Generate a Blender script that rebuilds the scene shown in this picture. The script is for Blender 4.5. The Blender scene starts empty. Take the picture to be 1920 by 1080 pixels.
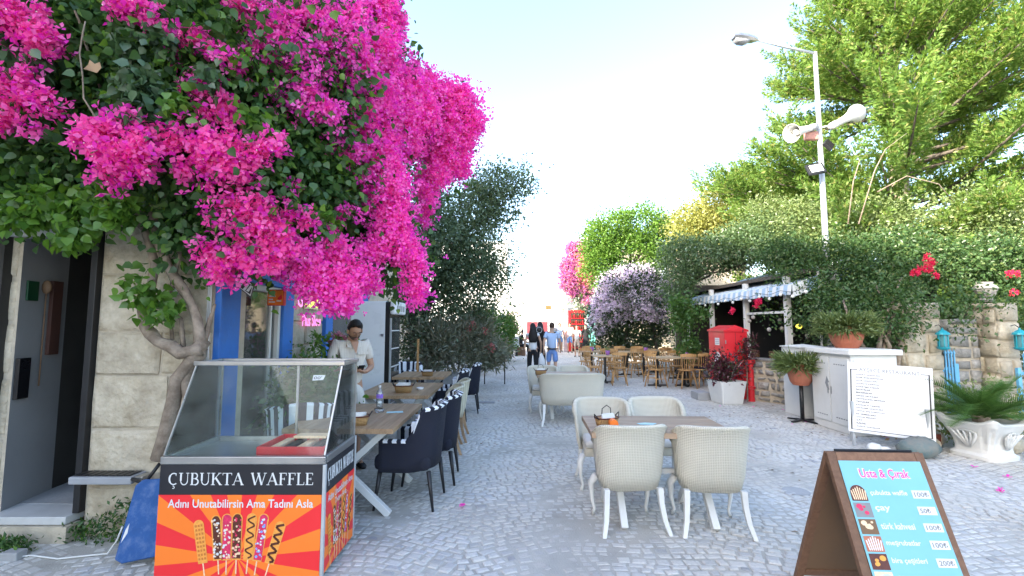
import bpy, math, random
import numpy as np
from mathutils import Vector, Matrix, Euler

R = math.radians
sc = bpy.context.scene
# ------------------------------------------------------------------ camera, sky, sun, exposure
PITCH = math.atan(70 / 853.0)
cam_d = bpy.data.cameras.new('camera'); cam = bpy.data.objects.new('camera', cam_d)
sc.collection.objects.link(cam)
cam.location = (0, 0, 1.6); cam.rotation_euler = (R(90) + PITCH, 0, 0)
cam_d.sensor_width = 36; cam_d.lens = 36 * 853 / 1920.0
cam_d.clip_start = 0.05; cam_d.clip_end = 2000
sc.camera = cam
SUN_TRAVEL = Vector((0.80, 0.60, -0.50)).normalized()
elev = math.asin(-SUN_TRAVEL.z)
azim = math.atan2(-SUN_TRAVEL.x, -SUN_TRAVEL.y)          # compass-style angle from +Y towards +X
world = bpy.data.worlds.new('World'); sc.world = world; world.use_nodes = True
wn = world.node_tree; bg = wn.nodes['Background']
sky = wn.nodes.new('ShaderNodeTexSky'); sky.sky_type = 'NISHITA'; sky.sun_disc = False
sky.sun_elevation = elev; sky.sun_rotation = azim
sky.air_density = 1.0; sky.dust_density = 2.2; sky.ozone_density = 1.0
wn.links.new(sky.outputs[0], bg.inputs[0]); bg.inputs[1].default_value = 0.15
sun_d = bpy.data.lights.new('sun', 'SUN'); sun_d.energy = 3.6; sun_d.angle = R(0.5); sun_d.color = (1.0, 0.90, 0.74)
sun = bpy.data.objects.new('sun', sun_d); sc.collection.objects.link(sun)
sun.location = (-20, -10, 30); sun.rotation_euler = SUN_TRAVEL.to_track_quat('-Z', 'Y').to_euler()
sc.view_settings.view_transform = 'Standard'; sc.view_settings.look = 'None'
sc.view_settings.exposure = 2.5; sc.view_settings.gamma = 1; sc.view_settings.use_curve_mapping = False

# ------------------------------------------------------------------ helpers
rnd = random.Random(7)
rng = np.random.default_rng(11)
COL = sc.collection
_c, _s = math.cos(PITCH), math.sin(PITCH)
def P(px, py, Y):
    """point of the place at distance Y that the photograph shows at px,py (used to survey the place)"""
    a = (px - 960) / 853.0; b = (540 - py) / 853.0
    t = Y / (_c - b * _s)
    return Vector((a * t, Y, 1.6 + (_s + b * _c) * t))

def tag(o, label=None, cat=None, group=None, kind=None):
    if label: o['label'] = label
    if cat: o['category'] = cat
    if group: o['group'] = group
    if kind: o['kind'] = kind
    return o
def thing(name, label, cat, loc=(0, 0, 0), rz=0.0, group=None):
    o = bpy.data.objects.new(name, None); COL.objects.link(o)
    o.location = loc; o.rotation_euler = (0, 0, rz); o.empty_display_size = 0.1
    return tag(o, label, cat, group)
KIDS = {}
def setparent(c, p):
    c.parent = p; KIDS.setdefault(p.name, []).append(c)
def dup(o, loc=None, rz=None, label=None, parent=None):
    c = o.copy(); COL.objects.link(c)
    if parent is not None: setparent(c, parent)
    if loc is not None: c.location = loc
    if rz is not None: c.rotation_euler = (0, 0, rz)
    if label: c['label'] = label
    for ch in KIDS.get(o.name, []): dup(ch, parent=c)
    return c

class MB:
    def __init__(s): s.v = []; s.f = []; s.m = []
    def add(s, vs, fs, mi=0):
        b = len(s.v); s.v.extend([tuple(x) for x in vs])
        for k, f in enumerate(fs):
            s.f.append(tuple(i + b for i in f)); s.m.append(mi[k] if isinstance(mi, list) else mi)
        return s
    def box(s, x0, x1, y0, y1, z0, z1, mi=0, M=None):
        vs = [Vector((x, y, z)) for z in (z0, z1) for y in (y0, y1) for x in (x0, x1)]
        if M: vs = [M @ v for v in vs]
        return s.add(vs, [(0, 2, 3, 1), (4, 5, 7, 6), (0, 1, 5, 4), (2, 6, 7, 3), (0, 4, 6, 2), (1, 3, 7, 5)], mi)
    def bar(s, p, q, w, h, up=(0, 0, 1), mi=0, w2=None, h2=None):
        p = Vector(p); q = Vector(q); d = (q - p).normalized(); u = Vector(up)
        if abs(d.dot(u)) > .98: u = Vector((0, 1, 0))
        x = d.cross(u).normalized(); y = x.cross(d).normalized()
        w2 = w2 or w; h2 = h2 or h
        vs = [c + x * a * ww / 2 + y * b * hh / 2 for c, ww, hh in ((p, w, h), (q, w2, h2)) for a, b in ((-1, -1), (1, -1), (1, 1), (-1, 1))]
        return s.add(vs, [(3, 2, 1, 0), (4, 5, 6, 7), (0, 1, 5, 4), (1, 2, 6, 5), (2, 3, 7, 6), (3, 0, 4, 7)], mi)
    def loft(s, rings, caps=True, mi=0, closed=True):
        n = len(rings[0]); vs = [p for r in rings for p in r]; fs = []
        for i in range(len(rings) - 1):
            for j in range(n if closed else n - 1):
                k = (j + 1) % n
                fs.append((i * n + j, i * n + k, (i + 1) * n + k, (i + 1) * n + j))
        ml = [mi(i // (n if closed else n - 1), i % (n if closed else n - 1)) if callable(mi) else mi for i in range(len(fs))]
        if caps and closed:
            fs.append(tuple(range(n - 1, -1, -1))); fs.append(tuple((len(rings) - 1) * n + j for j in range(n)))
            ml += [ml[0], ml[-1]]
        return s.add(vs, fs, ml)
    def tube(s, pts, rads, n=8, mi=0, caps=True):
        pts = [Vector(p) for p in pts]
        if not isinstance(rads, (list, tuple)): rads = [rads] * len(pts)
        rings = []; prev = None
        for i, p in enumerate(pts):
            d = (pts[min(i + 1, len(pts) - 1)] - pts[max(i - 1, 0)]).normalized()
            if prev is None:
                u = Vector((0, 0, 1)) if abs(d.z) < .9 else Vector((1, 0, 0))
                x = d.cross(u).normalized()
            else:
                x = (prev - d * prev.dot(d)).normalized()
            prev = x; y = d.cross(x)
            rings.append([p + (x * math.cos(2 * math.pi * j / n) + y * math.sin(2 * math.pi * j / n)) * rads[i] for j in range(n)])
        return s.loft(rings, caps, mi)
    def lathe(s, prof, n=20, c=(0, 0, 0), mi=0, M=None, caps=True):
        c = Vector(c); rings = []
        for r, z in prof:
            ring = [Vector((r * math.cos(2 * math.pi * j / n), r * math.sin(2 * math.pi * j / n), z)) for j in range(n)]
            rings.append([(M @ p if M else p) + c for p in ring])
        return s.loft(rings, caps, mi)
    def ball(s, c, r, n=10, m=6, mi=0):
        if not isinstance(r, (tuple, list)): r = (r, r, r)
        rings = []
        for i in range(m + 1):
            a = -math.pi / 2 + math.pi * i / m; ca = max(math.cos(a), .02)
            rings.append([Vector((c[0] + r[0] * ca * math.cos(2 * math.pi * j / n), c[1] + r[1] * ca * math.sin(2 * math.pi * j / n), c[2] + r[2] * math.sin(a))) for j in range(n)])
        return s.loft(rings, True, mi)
    def poly(s, pts, z0, z1, mi=0):
        n = len(pts); vs = [(x, y, z0) for x, y in pts] + [(x, y, z1) for x, y in pts]
        fs = [tuple(range(n - 1, -1, -1)), tuple(range(n, 2 * n))] + [(j, (j + 1) % n, n + (j + 1) % n, n + j) for j in range(n)]
        return s.add(vs, fs, mi)
    def build(s, name, mats, parent=None, smooth=False, bevel=0, mat=None, seg=2, sub=0, kind=None):
        me = bpy.data.meshes.new(name); me.from_pydata([tuple(v) for v in s.v], [], s.f)
        if not isinstance(mats, (list, tuple)): mats = [mats]
        for m in mats: me.materials.append(m)
        me.polygons.foreach_set('material_index', s.m)
        if smooth: me.polygons.foreach_set('use_smooth', [True] * len(s.f))
        me.update()
        o = bpy.data.objects.new(name, me); COL.objects.link(o)
        if parent is not None: setparent(o, parent)
        if mat is not None: o.matrix_local = mat
        if bevel:
            b = o.modifiers.new('bevel', 'BEVEL'); b.width = bevel; b.segments = seg; b.limit_method = 'ANGLE'; b.angle_limit = R(35)
        if sub:
            b = o.modifiers.new('sub', 'SUBSURF'); b.levels = sub; b.render_levels = sub
        if kind: o['kind'] = kind
        return o
def frame(o, x, y):
    x = Vector(x).normalized(); y = Vector(y).normalized(); z = x.cross(y).normalized(); y = z.cross(x)
    M = Matrix.Identity(4)
    for i in range(3): M[i][0] = x[i]; M[i][1] = y[i]; M[i][2] = z[i]; M[i][3] = o[i]
    return M
def text(body, w, h, M, mat, parent, name='lettering', x=0, y=0, ext=.001, bold=0.0, rot=0.0, align='LEFT', space=1.0):
    """flat print: letters fitted to w x h, lower left at x,y of the panel frame M"""
    cu = bpy.data.curves.new(name, 'FONT'); cu.body = body; cu.extrude = 0.0; cu.offset = bold; cu.resolution_u = 2; cu.space_character = space
    t = bpy.data.objects.new(name, cu); COL.objects.link(t)
    dg = bpy.context.evaluated_depsgraph_get(); me = bpy.data.meshes.new_from_object(t.evaluated_get(dg))
    bpy.data.objects.remove(t); bpy.data.curves.remove(cu)
    me.name = name
    n = len(me.vertices); co = np.empty(n * 3, np.float32); me.vertices.foreach_get('co', co); co = co.reshape(-1, 3)
    mn = co.min(0); mx = co.max(0); co = (co - mn) / np.maximum(mx - mn, 1e-6)[None, :]
    co[:, 0] *= w; co[:, 1] *= h; co[:, 2] = 0
    if rot:
        c, s_ = math.cos(rot), math.sin(rot); xx = co[:, 0] * c - co[:, 1] * s_; yy = co[:, 0] * s_ + co[:, 1] * c; co[:, 0] = xx; co[:, 1] = yy
    co[:, 0] += x; co[:, 1] += y; co[:, 2] += ext
    me.vertices.foreach_set('co', co.astype(np.float32).ravel()); me.materials.clear(); me.materials.append(mat); me.update()
    o = bpy.data.objects.new(name, me); COL.objects.link(o); setparent(o, parent); o.matrix_local = M
    return o

# ------------------------------------------------------------------ materials
MATS = {}
def newmat(name):
    m = bpy.data.materials.new(name); m.use_nodes = True; nt = m.node_tree
    for n in list(nt.nodes): nt.nodes.remove(n)
    out = nt.nodes.new('ShaderNodeOutputMaterial'); MATS[name] = m
    return m, nt, out
def N(nt, t, **kw):
    n = nt.nodes.new(t)
    for k, v in kw.items():
        if k.startswith('i_'):
            key = k[2:]; key = int(key) if key.isdigit() else key.replace('_', ' ')
            n.inputs[key].default_value = v
        else: setattr(n, k, v)
    return n
def mixc(nt, fac, a, b, mode='MIX'):
    n = nt.nodes.new('ShaderNodeMix'); n.data_type = 'RGBA'; n.blend_type = mode; n.clamp_result = False
    for sock, v in ((n.inputs[0], fac), (n.inputs[6], a), (n.inputs[7], b)):
        if hasattr(v, 'links') or isinstance(v, bpy.types.NodeSocket): nt.links.new(v, sock)
        elif isinstance(v, (int, float)): sock.default_value = v
        else: sock.default_value = (*v, 1) if len(v) == 3 else v
    return n.outputs[2]
def ramp(nt, fac, a, b):
    n = nt.nodes.new('ShaderNodeMapRange'); n.inputs[1].default_value = a; n.inputs[2].default_value = b
    nt.links.new(fac, n.inputs[0]); return n.outputs[0]
def mk(name, c, rough=.6, var=.18, scale=4, bump=.15, bscale=60, metal=0, c2=None, stain=0, stainc=(.12, .10, .08), sscale=1.5, orand=0, spec=.4, emit=0, coat=0, bd=.01):
    m, nt, out = newmat(name)
    tc = N(nt, 'ShaderNodeTexCoord'); oi = N(nt, 'ShaderNodeObjectInfo')
    va = N(nt, 'ShaderNodeVectorMath', operation='MULTIPLY_ADD')
    cx = N(nt, 'ShaderNodeCombineXYZ'); nt.links.new(oi.outputs['Random'], cx.inputs[0]); nt.links.new(oi.outputs['Random'], cx.inputs[1])
    nt.links.new(cx.outputs[0], va.inputs[0]); va.inputs[1].default_value = (17, 31, 0); nt.links.new(tc.outputs['Object'], va.inputs[2])
    v = va.outputs[0]
    n1 = N(nt, 'ShaderNodeTexNoise', i_Scale=scale, i_Detail=6, i_Roughness=.65); nt.links.new(v, n1.inputs['Vector'])
    a = tuple(x * (1 - var) for x in c); b = c2 if c2 else tuple(min(x * (1 + var), 1) for x in c)
    col = mixc(nt, ramp(nt, n1.outputs[0], .3, .7), a, b)
    if stain:
        n2 = N(nt, 'ShaderNodeTexNoise', i_Scale=sscale, i_Detail=8, i_Roughness=.7); nt.links.new(v, n2.inputs['Vector'])
        f = N(nt, 'ShaderNodeMath', operation='MULTIPLY'); nt.links.new(ramp(nt, n2.outputs[0], .48, .72), f.inputs[0]); f.inputs[1].default_value = stain
        col = mixc(nt, f.outputs[0], col, stainc)
    if orand:
        f = N(nt, 'ShaderNodeMapRange', i_3=1 - orand, i_4=1 + orand); nt.links.new(oi.outputs['Random'], f.inputs[0])
        cc = N(nt, 'ShaderNodeCombineColor')
        for i in range(3): nt.links.new(f.outputs[0], cc.inputs[i])
        col = mixc(nt, 1.0, col, cc.outputs[0], 'MULTIPLY')
    p = N(nt, 'ShaderNodeBsdfPrincipled'); nt.links.new(col, p.inputs['Base Color'])
    p.inputs['Metallic'].default_value = metal; p.inputs['Specular IOR Level'].default_value = spec
    rr = N(nt, 'ShaderNodeMapRange', i_1=.3, i_2=.7, i_3=max(rough - .1, .03), i_4=min(rough + .12, 1)); nt.links.new(n1.outputs[0], rr.inputs[0]); nt.links.new(rr.outputs[0], p.inputs['Roughness'])
    if coat: p.inputs['Coat Weight'].default_value = coat
    if emit: nt.links.new(col, p.inputs['Emission Color']); p.inputs['Emission Strength'].default_value = emit
    if bump:
        n3 = N(nt, 'ShaderNodeTexNoise', i_Scale=bscale, i_Detail=5); nt.links.new(v, n3.inputs['Vector'])
        bp = N(nt, 'ShaderNodeBump', i_Strength=bump, i_Distance=bd); nt.links.new(n3.outputs[0], bp.inputs['Height']); nt.links.new(bp.outputs[0], p.inputs['Normal'])
    nt.links.new(p.outputs[0], out.inputs[0]); m['p'] = 1
    return m
def leafmat(name, a, b, trans=.45, gloss=.06, c=None, cf=.15):
    m, nt, out = newmat(name)
    g = N(nt, 'ShaderNodeNewGeometry'); oi = N(nt, 'ShaderNodeObjectInfo')
    col = mixc(nt, g.outputs['Random Per Island'], a, b)
    if c:
        w = N(nt, 'ShaderNodeMath', operation='MULTIPLY', i_1=7.31); nt.links.new(g.outputs['Random Per Island'], w.inputs[0])
        w2 = N(nt, 'ShaderNodeMath', operation='FRACT'); nt.links.new(w.outputs[0], w2.inputs[0])
        w3 = N(nt, 'ShaderNodeMath', operation='LESS_THAN', i_1=cf); nt.links.new(w2.outputs[0], w3.inputs[0])
        col = mixc(nt, w3.outputs[0], col, c)
    d = N(nt, 'ShaderNodeBsdfDiffuse'); t = N(nt, 'ShaderNodeBsdfTranslucent'); gl = N(nt, 'ShaderNodeBsdfGlossy', i_Roughness=.35)
    nt.links.new(col, d.inputs[0])
    tcol = mixc(nt, 1.0, col, (1.25, 1.2, .6), 'MULTIPLY'); nt.links.new(tcol, t.inputs[0])
    m1 = N(nt, 'ShaderNodeMixShader', i_0=trans); nt.links.new(d.outputs[0], m1.inputs[1]); nt.links.new(t.outputs[0], m1.inputs[2])
    m2 = N(nt, 'ShaderNodeMixShader', i_0=gloss); nt.links.new(m1.outputs[0], m2.inputs[1]); nt.links.new(gl.outputs[0], m2.inputs[2])
    nt.links.new(m2.outputs[0], out.inputs[0])
    return m
def petalmat(name, a, b, c, cf=.2, trans=.5):
    m = leafmat(name, a, b, trans, .02, c, cf)
    for n in m.node_tree.nodes:      # petals pass their own colour
        if n.type == 'MIX' and n.blend_type == 'MULTIPLY': n.inputs[7].default_value = (1.1, .9, 1.0, 1)
    return m
def glassmat(name, tint=(.9, .95, .95), refl=.10, dirt=.06, dirtc=(.6, .6, .58)):
    m, nt, out = newmat(name)
    tr = N(nt, 'ShaderNodeBsdfTransparent'); tr.inputs[0].default_value = (*tint, 1)
    gl = N(nt, 'ShaderNodeBsdfGlossy', i_Roughness=.03); df = N(nt, 'ShaderNodeBsdfDiffuse'); df.inputs[0].default_value = (*dirtc, 1)
    fr = N(nt, 'ShaderNodeFresnel', i_IOR=1.3); ad = N(nt, 'ShaderNodeMath', operation='ADD', i_1=refl - .04); nt.links.new(fr.outputs[0], ad.inputs[0]); ad.use_clamp = True
    m1 = N(nt, 'ShaderNodeMixShader'); nt.links.new(ad.outputs[0], m1.inputs[0]); nt.links.new(tr.outputs[0], m1.inputs[1]); nt.links.new(gl.outputs[0], m1.inputs[2])
    tc = N(nt, 'ShaderNodeTexCoord'); nz = N(nt, 'ShaderNodeTexNoise', i_Scale=6, i_Detail=8, i_Roughness=.7); nt.links.new(tc.outputs['Object'], nz.inputs[0])
    f = N(nt, 'ShaderNodeMapRange', i_1=.35, i_2=.75, i_3=dirt * .3, i_4=dirt * 2.2); nt.links.new(nz.outputs[0], f.inputs[0])
    m2 = N(nt, 'ShaderNodeMixShader'); nt.links.new(f.outputs[0], m2.inputs[0]); nt.links.new(m1.outputs[0], m2.inputs[1]); nt.links.new(df.outputs[0], m2.inputs[2])
    nt.links.new(m2.outputs[0], out.inputs[0])
    return m
def wovenmat(name, a, b, period=.016, bump=.6, axes=(0, 2)):
    m, nt, out = newmat(name)
    tc = N(nt, 'ShaderNodeTexCoord'); sp = N(nt, 'ShaderNodeSeparateXYZ'); nt.links.new(tc.outputs['Object'], sp.inputs[0])
    vals = []
    for ax in axes:
        mu = N(nt, 'ShaderNodeMath', operation='MULTIPLY', i_1=2 * math.pi / period); nt.links.new(sp.outputs[ax], mu.inputs[0])
        si = N(nt, 'ShaderNodeMath', operation='SINE'); nt.links.new(mu.outputs[0], si.inputs[0]); vals.append(si.outputs[0])
    if len(vals) == 2:
        ab = N(nt, 'ShaderNodeMath', operation='ADD'); nt.links.new(vals[0], ab.inputs[0]); nt.links.new(vals[1], ab.inputs[1]); hv = ab.outputs[0]
    else: hv = vals[0]
    nz = N(nt, 'ShaderNodeTexNoise', i_Scale=5, i_Detail=5); nt.links.new(tc.outputs['Object'], nz.inputs[0])
    col = mixc(nt, ramp(nt, hv, -1.3, .2), a, b)
    col = mixc(nt, ramp(nt, nz.outputs[0], .25, .8), col, tuple(x * .8 for x in b))
    p = N(nt, 'ShaderNodeBsdfPrincipled', i_Roughness=.55); nt.links.new(col, p.inputs['Base Color']); p.inputs['Specular IOR Level'].default_value = .3
    bp = N(nt, 'ShaderNodeBump', i_Strength=bump, i_Distance=.004); nt.links.new(hv, bp.inputs['Height']); nt.links.new(bp.outputs[0], p.inputs['Normal'])
    nt.links.new(p.outputs[0], out.inputs[0])
    return m
def woodmat(name, a, b, axis=1, scale=1.0, rough=.5, bump=.15):
    m, nt, out = newmat(name)
    tc = N(nt, 'ShaderNodeTexCoord'); oi = N(nt, 'ShaderNodeObjectInfo'); mp = N(nt, 'ShaderNodeMapping')
    sv = [14, 14, 14]; sv[axis] = 1.2; mp.inputs['Scale'].default_value = [x * scale for x in sv]
    cx = N(nt, 'ShaderNodeCombineXYZ'); f = N(nt, 'ShaderNodeMath', operation='MULTIPLY', i_1=37); nt.links.new(oi.outputs['Random'], f.inputs[0])
    for i in range(3): nt.links.new(f.outputs[0], cx.inputs[i])
    nt.links.new(cx.outputs[0], mp.inputs['Location']); nt.links.new(tc.outputs['Object'], mp.inputs['Vector'])
    nz = N(nt, 'ShaderNodeTexNoise', i_Scale=2.5, i_Detail=7, i_Roughness=.6, i_Distortion=.6); nt.links.new(mp.outputs[0], nz.inputs[0])
    col = mixc(nt, ramp(nt, nz.outputs[0], .3, .7), a, b)
    fr = N(nt, 'ShaderNodeMapRange', i_3=.82, i_4=1.18); nt.links.new(oi.outputs['Random'], fr.inputs[0]); cc = N(nt, 'ShaderNodeCombineColor')
    for i in range(3): nt.links.new(fr.outputs[0], cc.inputs[i])
    col = mixc(nt, 1.0, col, cc.outputs[0], 'MULTIPLY')
    p = N(nt, 'ShaderNodeBsdfPrincipled', i_Roughness=rough); nt.links.new(col, p.inputs['Base Color']); p.inputs['Specular IOR Level'].default_value = .35
    bp = N(nt, 'ShaderNodeBump', i_Strength=bump, i_Distance=.004); nt.links.new(nz.outputs[0], bp.inputs['Height']); nt.links.new(bp.outputs[0], p.inputs['Normal'])
    nt.links.new(p.outputs[0], out.inputs[0])
    return m

def settmat():
    m, nt, out = newmat('sett_stone')
    g = N(nt, 'ShaderNodeNewGeometry'); oi = N(nt, 'ShaderNodeObjectInfo')
    s = N(nt, 'ShaderNodeMath', operation='ADD'); nt.links.new(g.outputs['Random Per Island'], s.inputs[0]); nt.links.new(oi.outputs['Random'], s.inputs[1])
    fr = N(nt, 'ShaderNodeMath', operation='FRACT'); nt.links.new(s.outputs[0], fr.inputs[0])
    cr = N(nt, 'ShaderNodeValToRGB'); cr.color_ramp.interpolation = 'LINEAR'
    stops = [(0, (.24, .25, .27)), (.05, (.41, .41, .42)), (.30, (.52, .51, .49)), (.60, (.60, .575, .535)), (.85, (.49, .485, .49)), (1.0, (.64, .62, .585))]
    e = cr.color_ramp.elements; e[0].position, e[0].color = stops[0][0], (*stops[0][1], 1); e[1].position, e[1].color = 1.0, (*stops[-1][1], 1)
    for ps, c in stops[1:-1]: k = e.new(ps); k.color = (*c, 1)
    nt.links.new(fr.outputs[0], cr.inputs[0])
    nz = N(nt, 'ShaderNodeTexNoise', i_Scale=1.3, i_Detail=9, i_Roughness=.7); nt.links.new(g.outputs['Position'], nz.inputs['Vector'])
    nf = N(nt, 'ShaderNodeTexNoise', i_Scale=38, i_Detail=6, i_Roughness=.7); nt.links.new(g.outputs['Position'], nf.inputs['Vector'])
    nw = N(nt, 'ShaderNodeTexNoise', i_Scale=.45, i_Detail=4); nt.links.new(g.outputs['Position'], nw.inputs['Vector'])
    col = mixc(nt, ramp(nt, nz.outputs[0], .38, .66), cr.outputs[0], (.50, .475, .43))
    col = mixc(nt, ramp(nt, nw.outputs[0], .50, .72), col, (.38, .335, .28))
    col = mixc(nt, ramp(nt, nf.outputs[0], .52, .95), col, (.19, .185, .18))
    p = N(nt, 'ShaderNodeBsdfPrincipled', i_Roughness=.62); nt.links.new(col, p.inputs['Base Color']); p.inputs['Specular IOR Level'].default_value = .35
    bp = N(nt, 'ShaderNodeBump', i_Strength=.35, i_Distance=.01); nt.links.new(nf.outputs[0], bp.inputs['Height']); nt.links.new(bp.outputs[0], p.inputs['Normal'])
    nt.links.new(p.outputs[0], out.inputs[0]); return m
m_sett = settmat()
m_dust = mk('joint_dust', (.42, .40, .36), .95, .25, 3, .5, 90, stain=.4, stainc=(.22, .19, .16))
m_farpave = mk('far_paving', (.42, .42, .41), .8, .2, 9, .4, 12)
m_stone = mk('wall_stone', (.47, .39, .27), .92, .25, 6, 1.0, 16, c2=(.62, .55, .43), stain=.55, stainc=(.33, .28, .22), sscale=3.5, orand=.10, bd=.035)
m_mortar = mk('wall_mortar', (.46, .40, .31), .95, .2, 8, .6, 60, stain=.5, stainc=(.20, .19, .17))
m_ystone = mk('warm_limestone', (.44, .38, .27), .9, .25, 7, .9, 18, bd=.03, c2=(.50, .45, .36), stain=.4, stainc=(.25, .22, .18), sscale=4, orand=.15)
m_gstone = mk('grey_field_stone', (.28, .27, .25), .9, .35, 8, .9, 20, bd=.03, stain=.4, stainc=(.12, .12, .11), orand=.2)
m_white = mk('white_paint', (.64, .64, .62), .45, .05, 3, .04, 60, stain=.12, stainc=(.45, .43, .40), sscale=4)
m_whitewall = mk('white_render', (.68, .68, .66), .85, .05, 2, .2, 40, stain=.25, stainc=(.5, .49, .47))
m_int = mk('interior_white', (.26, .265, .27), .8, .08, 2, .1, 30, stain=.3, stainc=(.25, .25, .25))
m_blue = mk('blue_paint', (.035, .16, .52), .5, .12, 6, .15, 40, stain=.35, stainc=(.03, .11, .36), sscale=8)
m_blueboard = mk('worn_blue_paint', (.015, .08, .26), .55, .2, 6, .3, 30, stain=.30, stainc=(.30, .32, .36), sscale=12)
m_gateblue = mk('gate_blue', (.13, .38, .60), .45, .1, 6, .1, 50)
m_teal = mk('teal_enamel', (.02, .30, .38), .35, .12, 6, .1, 50)
m_black = mk('black_metal', (.015, .015, .017), .4, .2, 6, .05, 60)
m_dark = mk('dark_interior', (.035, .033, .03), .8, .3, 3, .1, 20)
m_navy = mk('navy_fabric', (.012, .014, .026), .9, .2, 20, .25, 500)
m_stripe_w = mk('white_fabric', (.72, .74, .78), .85, .05, 10, .15, 400)
m_steel = mk('brushed_steel', (.42, .42, .42), .35, .15, 6, .05, 90, metal=.85, stain=.4, stainc=(.25, .24, .23))
m_galv = mk('galvanised_metal', (.46, .48, .49), .42, .08, 5, .05, 60, metal=.3)
m_grey = mk('grey_plastic', (.30, .31, .33), .5, .1, 5, .05, 60)
m_concrete = mk('concrete', (.33, .33, .33), .9, .15, 4, .4, 50, stain=.4, stainc=(.2, .2, .2))
m_marble = mk('marble_sill', (.50, .50, .49), .5, .15, 4, .1, 30)
m_red = mk('red_paint', (.62, .02, .03), .38, .08, 3, .03, 40, stain=.15, stainc=(.35, .03, .03))
m_terra = mk('terracotta', (.40, .13, .075), .8, .15, 6, .2, 50, stain=.3, stainc=(.5, .3, .22))
m_lilac = mk('lilac_pot', (.45, .20, .62), .5, .1, 5, 0)
m_bark = mk('vine_bark', (.20, .145, .105), .95, .35, 12, .9, 35, c2=(.33, .27, .21))
m_bark2 = mk('dark_bark', (.10, .085, .07), .95, .3, 10, .9, 30)
m_palebark = mk('pale_bark', (.34, .32, .29), .95, .2, 8, .7, 30)
m_orange = mk('print_orange', (.90, .20, .025), .38, .03, 3, 0, spec=.35)
m_redp = mk('print_red', (.78, .03, .035), .38, .03, 3, 0, spec=.35)
m_blackp = mk('print_black', (.02, .02, .025), .4, .1, 3, 0)
m_enamel = mk('white_enamel', (.84, .85, .86), .3, .02, 3, 0, spec=.5)
m_whitep = mk('print_white', (.66, .66, .66), .45, .02, 3, 0)
m_waffle = mk('print_waffle', (.80, .33, .06), .5, .15, 60, 0)
m_waffled = mk('print_waffle_shadow', (.55, .17, .03), .5, .1, 60, 0)
m_choc = mk('print_chocolate', (.10, .025, .015), .4, .3, 50, 0)
m_berry = mk('print_berry', (.62, .03, .10), .4, .3, 50, 0)
m_nut = mk('print_nut', (.80, .55, .35), .5, .2, 80, 0)
m_bluec = mk('print_blue', (.20, .35, .75), .4, .2, 80, 0)
m_cyan = mk('print_cyan', (.19, .44, .52), .42, .06, 3, 0)
m_cyanl = mk('print_pale_cyan', (.40, .62, .68), .45, .05, 3, 0)
m_pinkp = mk('print_pink', (.75, .05, .30), .45, .05, 3, 0)
m_brown = woodmat('sign_wood', (.13, .065, .035), (.20, .105, .06), 2)
m_brownpanel = mk('brown_hardboard', (.17, .10, .055), .7, .12, 4, .1, 40)
m_tabwood = woodmat('oak_tabletop', (.30, .185, .10), (.43, .29, .175), 1)
m_tabwoodx = woodmat('oak_tabletop_cross', (.27, .18, .115), (.40, .29, .20), 0)
m_chairwood = woodmat('honey_chair_wood', (.38, .20, .075), (.55, .33, .14), 2)
m_tabhoney = woodmat('honey_table_wood', (.42, .28, .15), (.56, .42, .26), 0)
m_wicker = wovenmat('white_wicker', (.44, .39, .30), (.72, .68, .57), .0125, .6)
m_wickerc = wovenmat('cream_wicker', (.22, .19, .12), (.66, .62, .48), .020, .8, (1,))
m_cushion = mk('cream_cushion', (.56, .55, .52), .9, .08, 8, .2, 300)
m_basket = wovenmat('basket_weave', (.20, .09, .03), (.55, .33, .14), .012, .8)
m_skin = mk('skin', (.42, .235, .155), .55, .08, 8, .05, 80)
m_skin2 = mk('skin_light', (.50, .31, .22), .55, .08, 8, .05, 80)
m_hair = mk('black_hair', (.012, .010, .010), .6, .3, 60, .5, 200)
m_hairb = mk('brown_hair', (.06, .03, .018), .6, .3, 60, .5, 200)
m_linen = wovenmat('striped_linen', (.52, .48, .43), (.72, .68, .63), .018, .2, (0,))
m_tee = mk('white_tee', (.72, .73, .75), .9, .05, 6, .2, 100)
m_bluetee = mk('pale_blue_cloth', (.42, .55, .78), .9, .06, 6, .2, 100)
m_denim = mk('blue_denim', (.12, .24, .48), .9, .1, 10, .2, 200)
m_blackcloth = mk('black_cloth', (.012, .012, .015), .9, .2, 6, .2, 100)
m_glass = glassmat('display_glass', (.93, .97, .96), .035, .028, (.58, .60, .58))
m_glassw = glassmat('window_glass', (.68, .69, .69), .12, .05)
m_water = glassmat('bottle_plastic', (.9, .93, .95), .16, .12, (.8, .8, .8))
m_bulb = mk('bulb_glass', (.70, .70, .66), .25, .05, 5, 0)
m_lens = mk('lamp_lens', (.62, .62, .60), .15, .1, 5, 0)
m_screen = mk('dark_screen', (.01, .01, .012), .2, .1, 5, 0)
m_awn_w = mk('awning_white', (.68, .70, .71), .9, .06, 4, .1, 100)
m_awn_b = mk('awning_blue', (.36, .50, .66), .9, .06, 4, .1, 100)
m_neonp = mk('pink_neon', (1.0, .22, .62), .4, 0, 3, 0, emit=.35)
m_neony = mk('yellow_neon', (1.0, .85, .10), .4, 0, 3, 0, emit=.40)
m_ledsil = mk('grey_shutter', (.22, .23, .24), .5, .15, 6, .1, 30)
m_roof = mk('roof_tile', (.42, .20, .12), .9, .2, 10, .4, 30)
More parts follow.
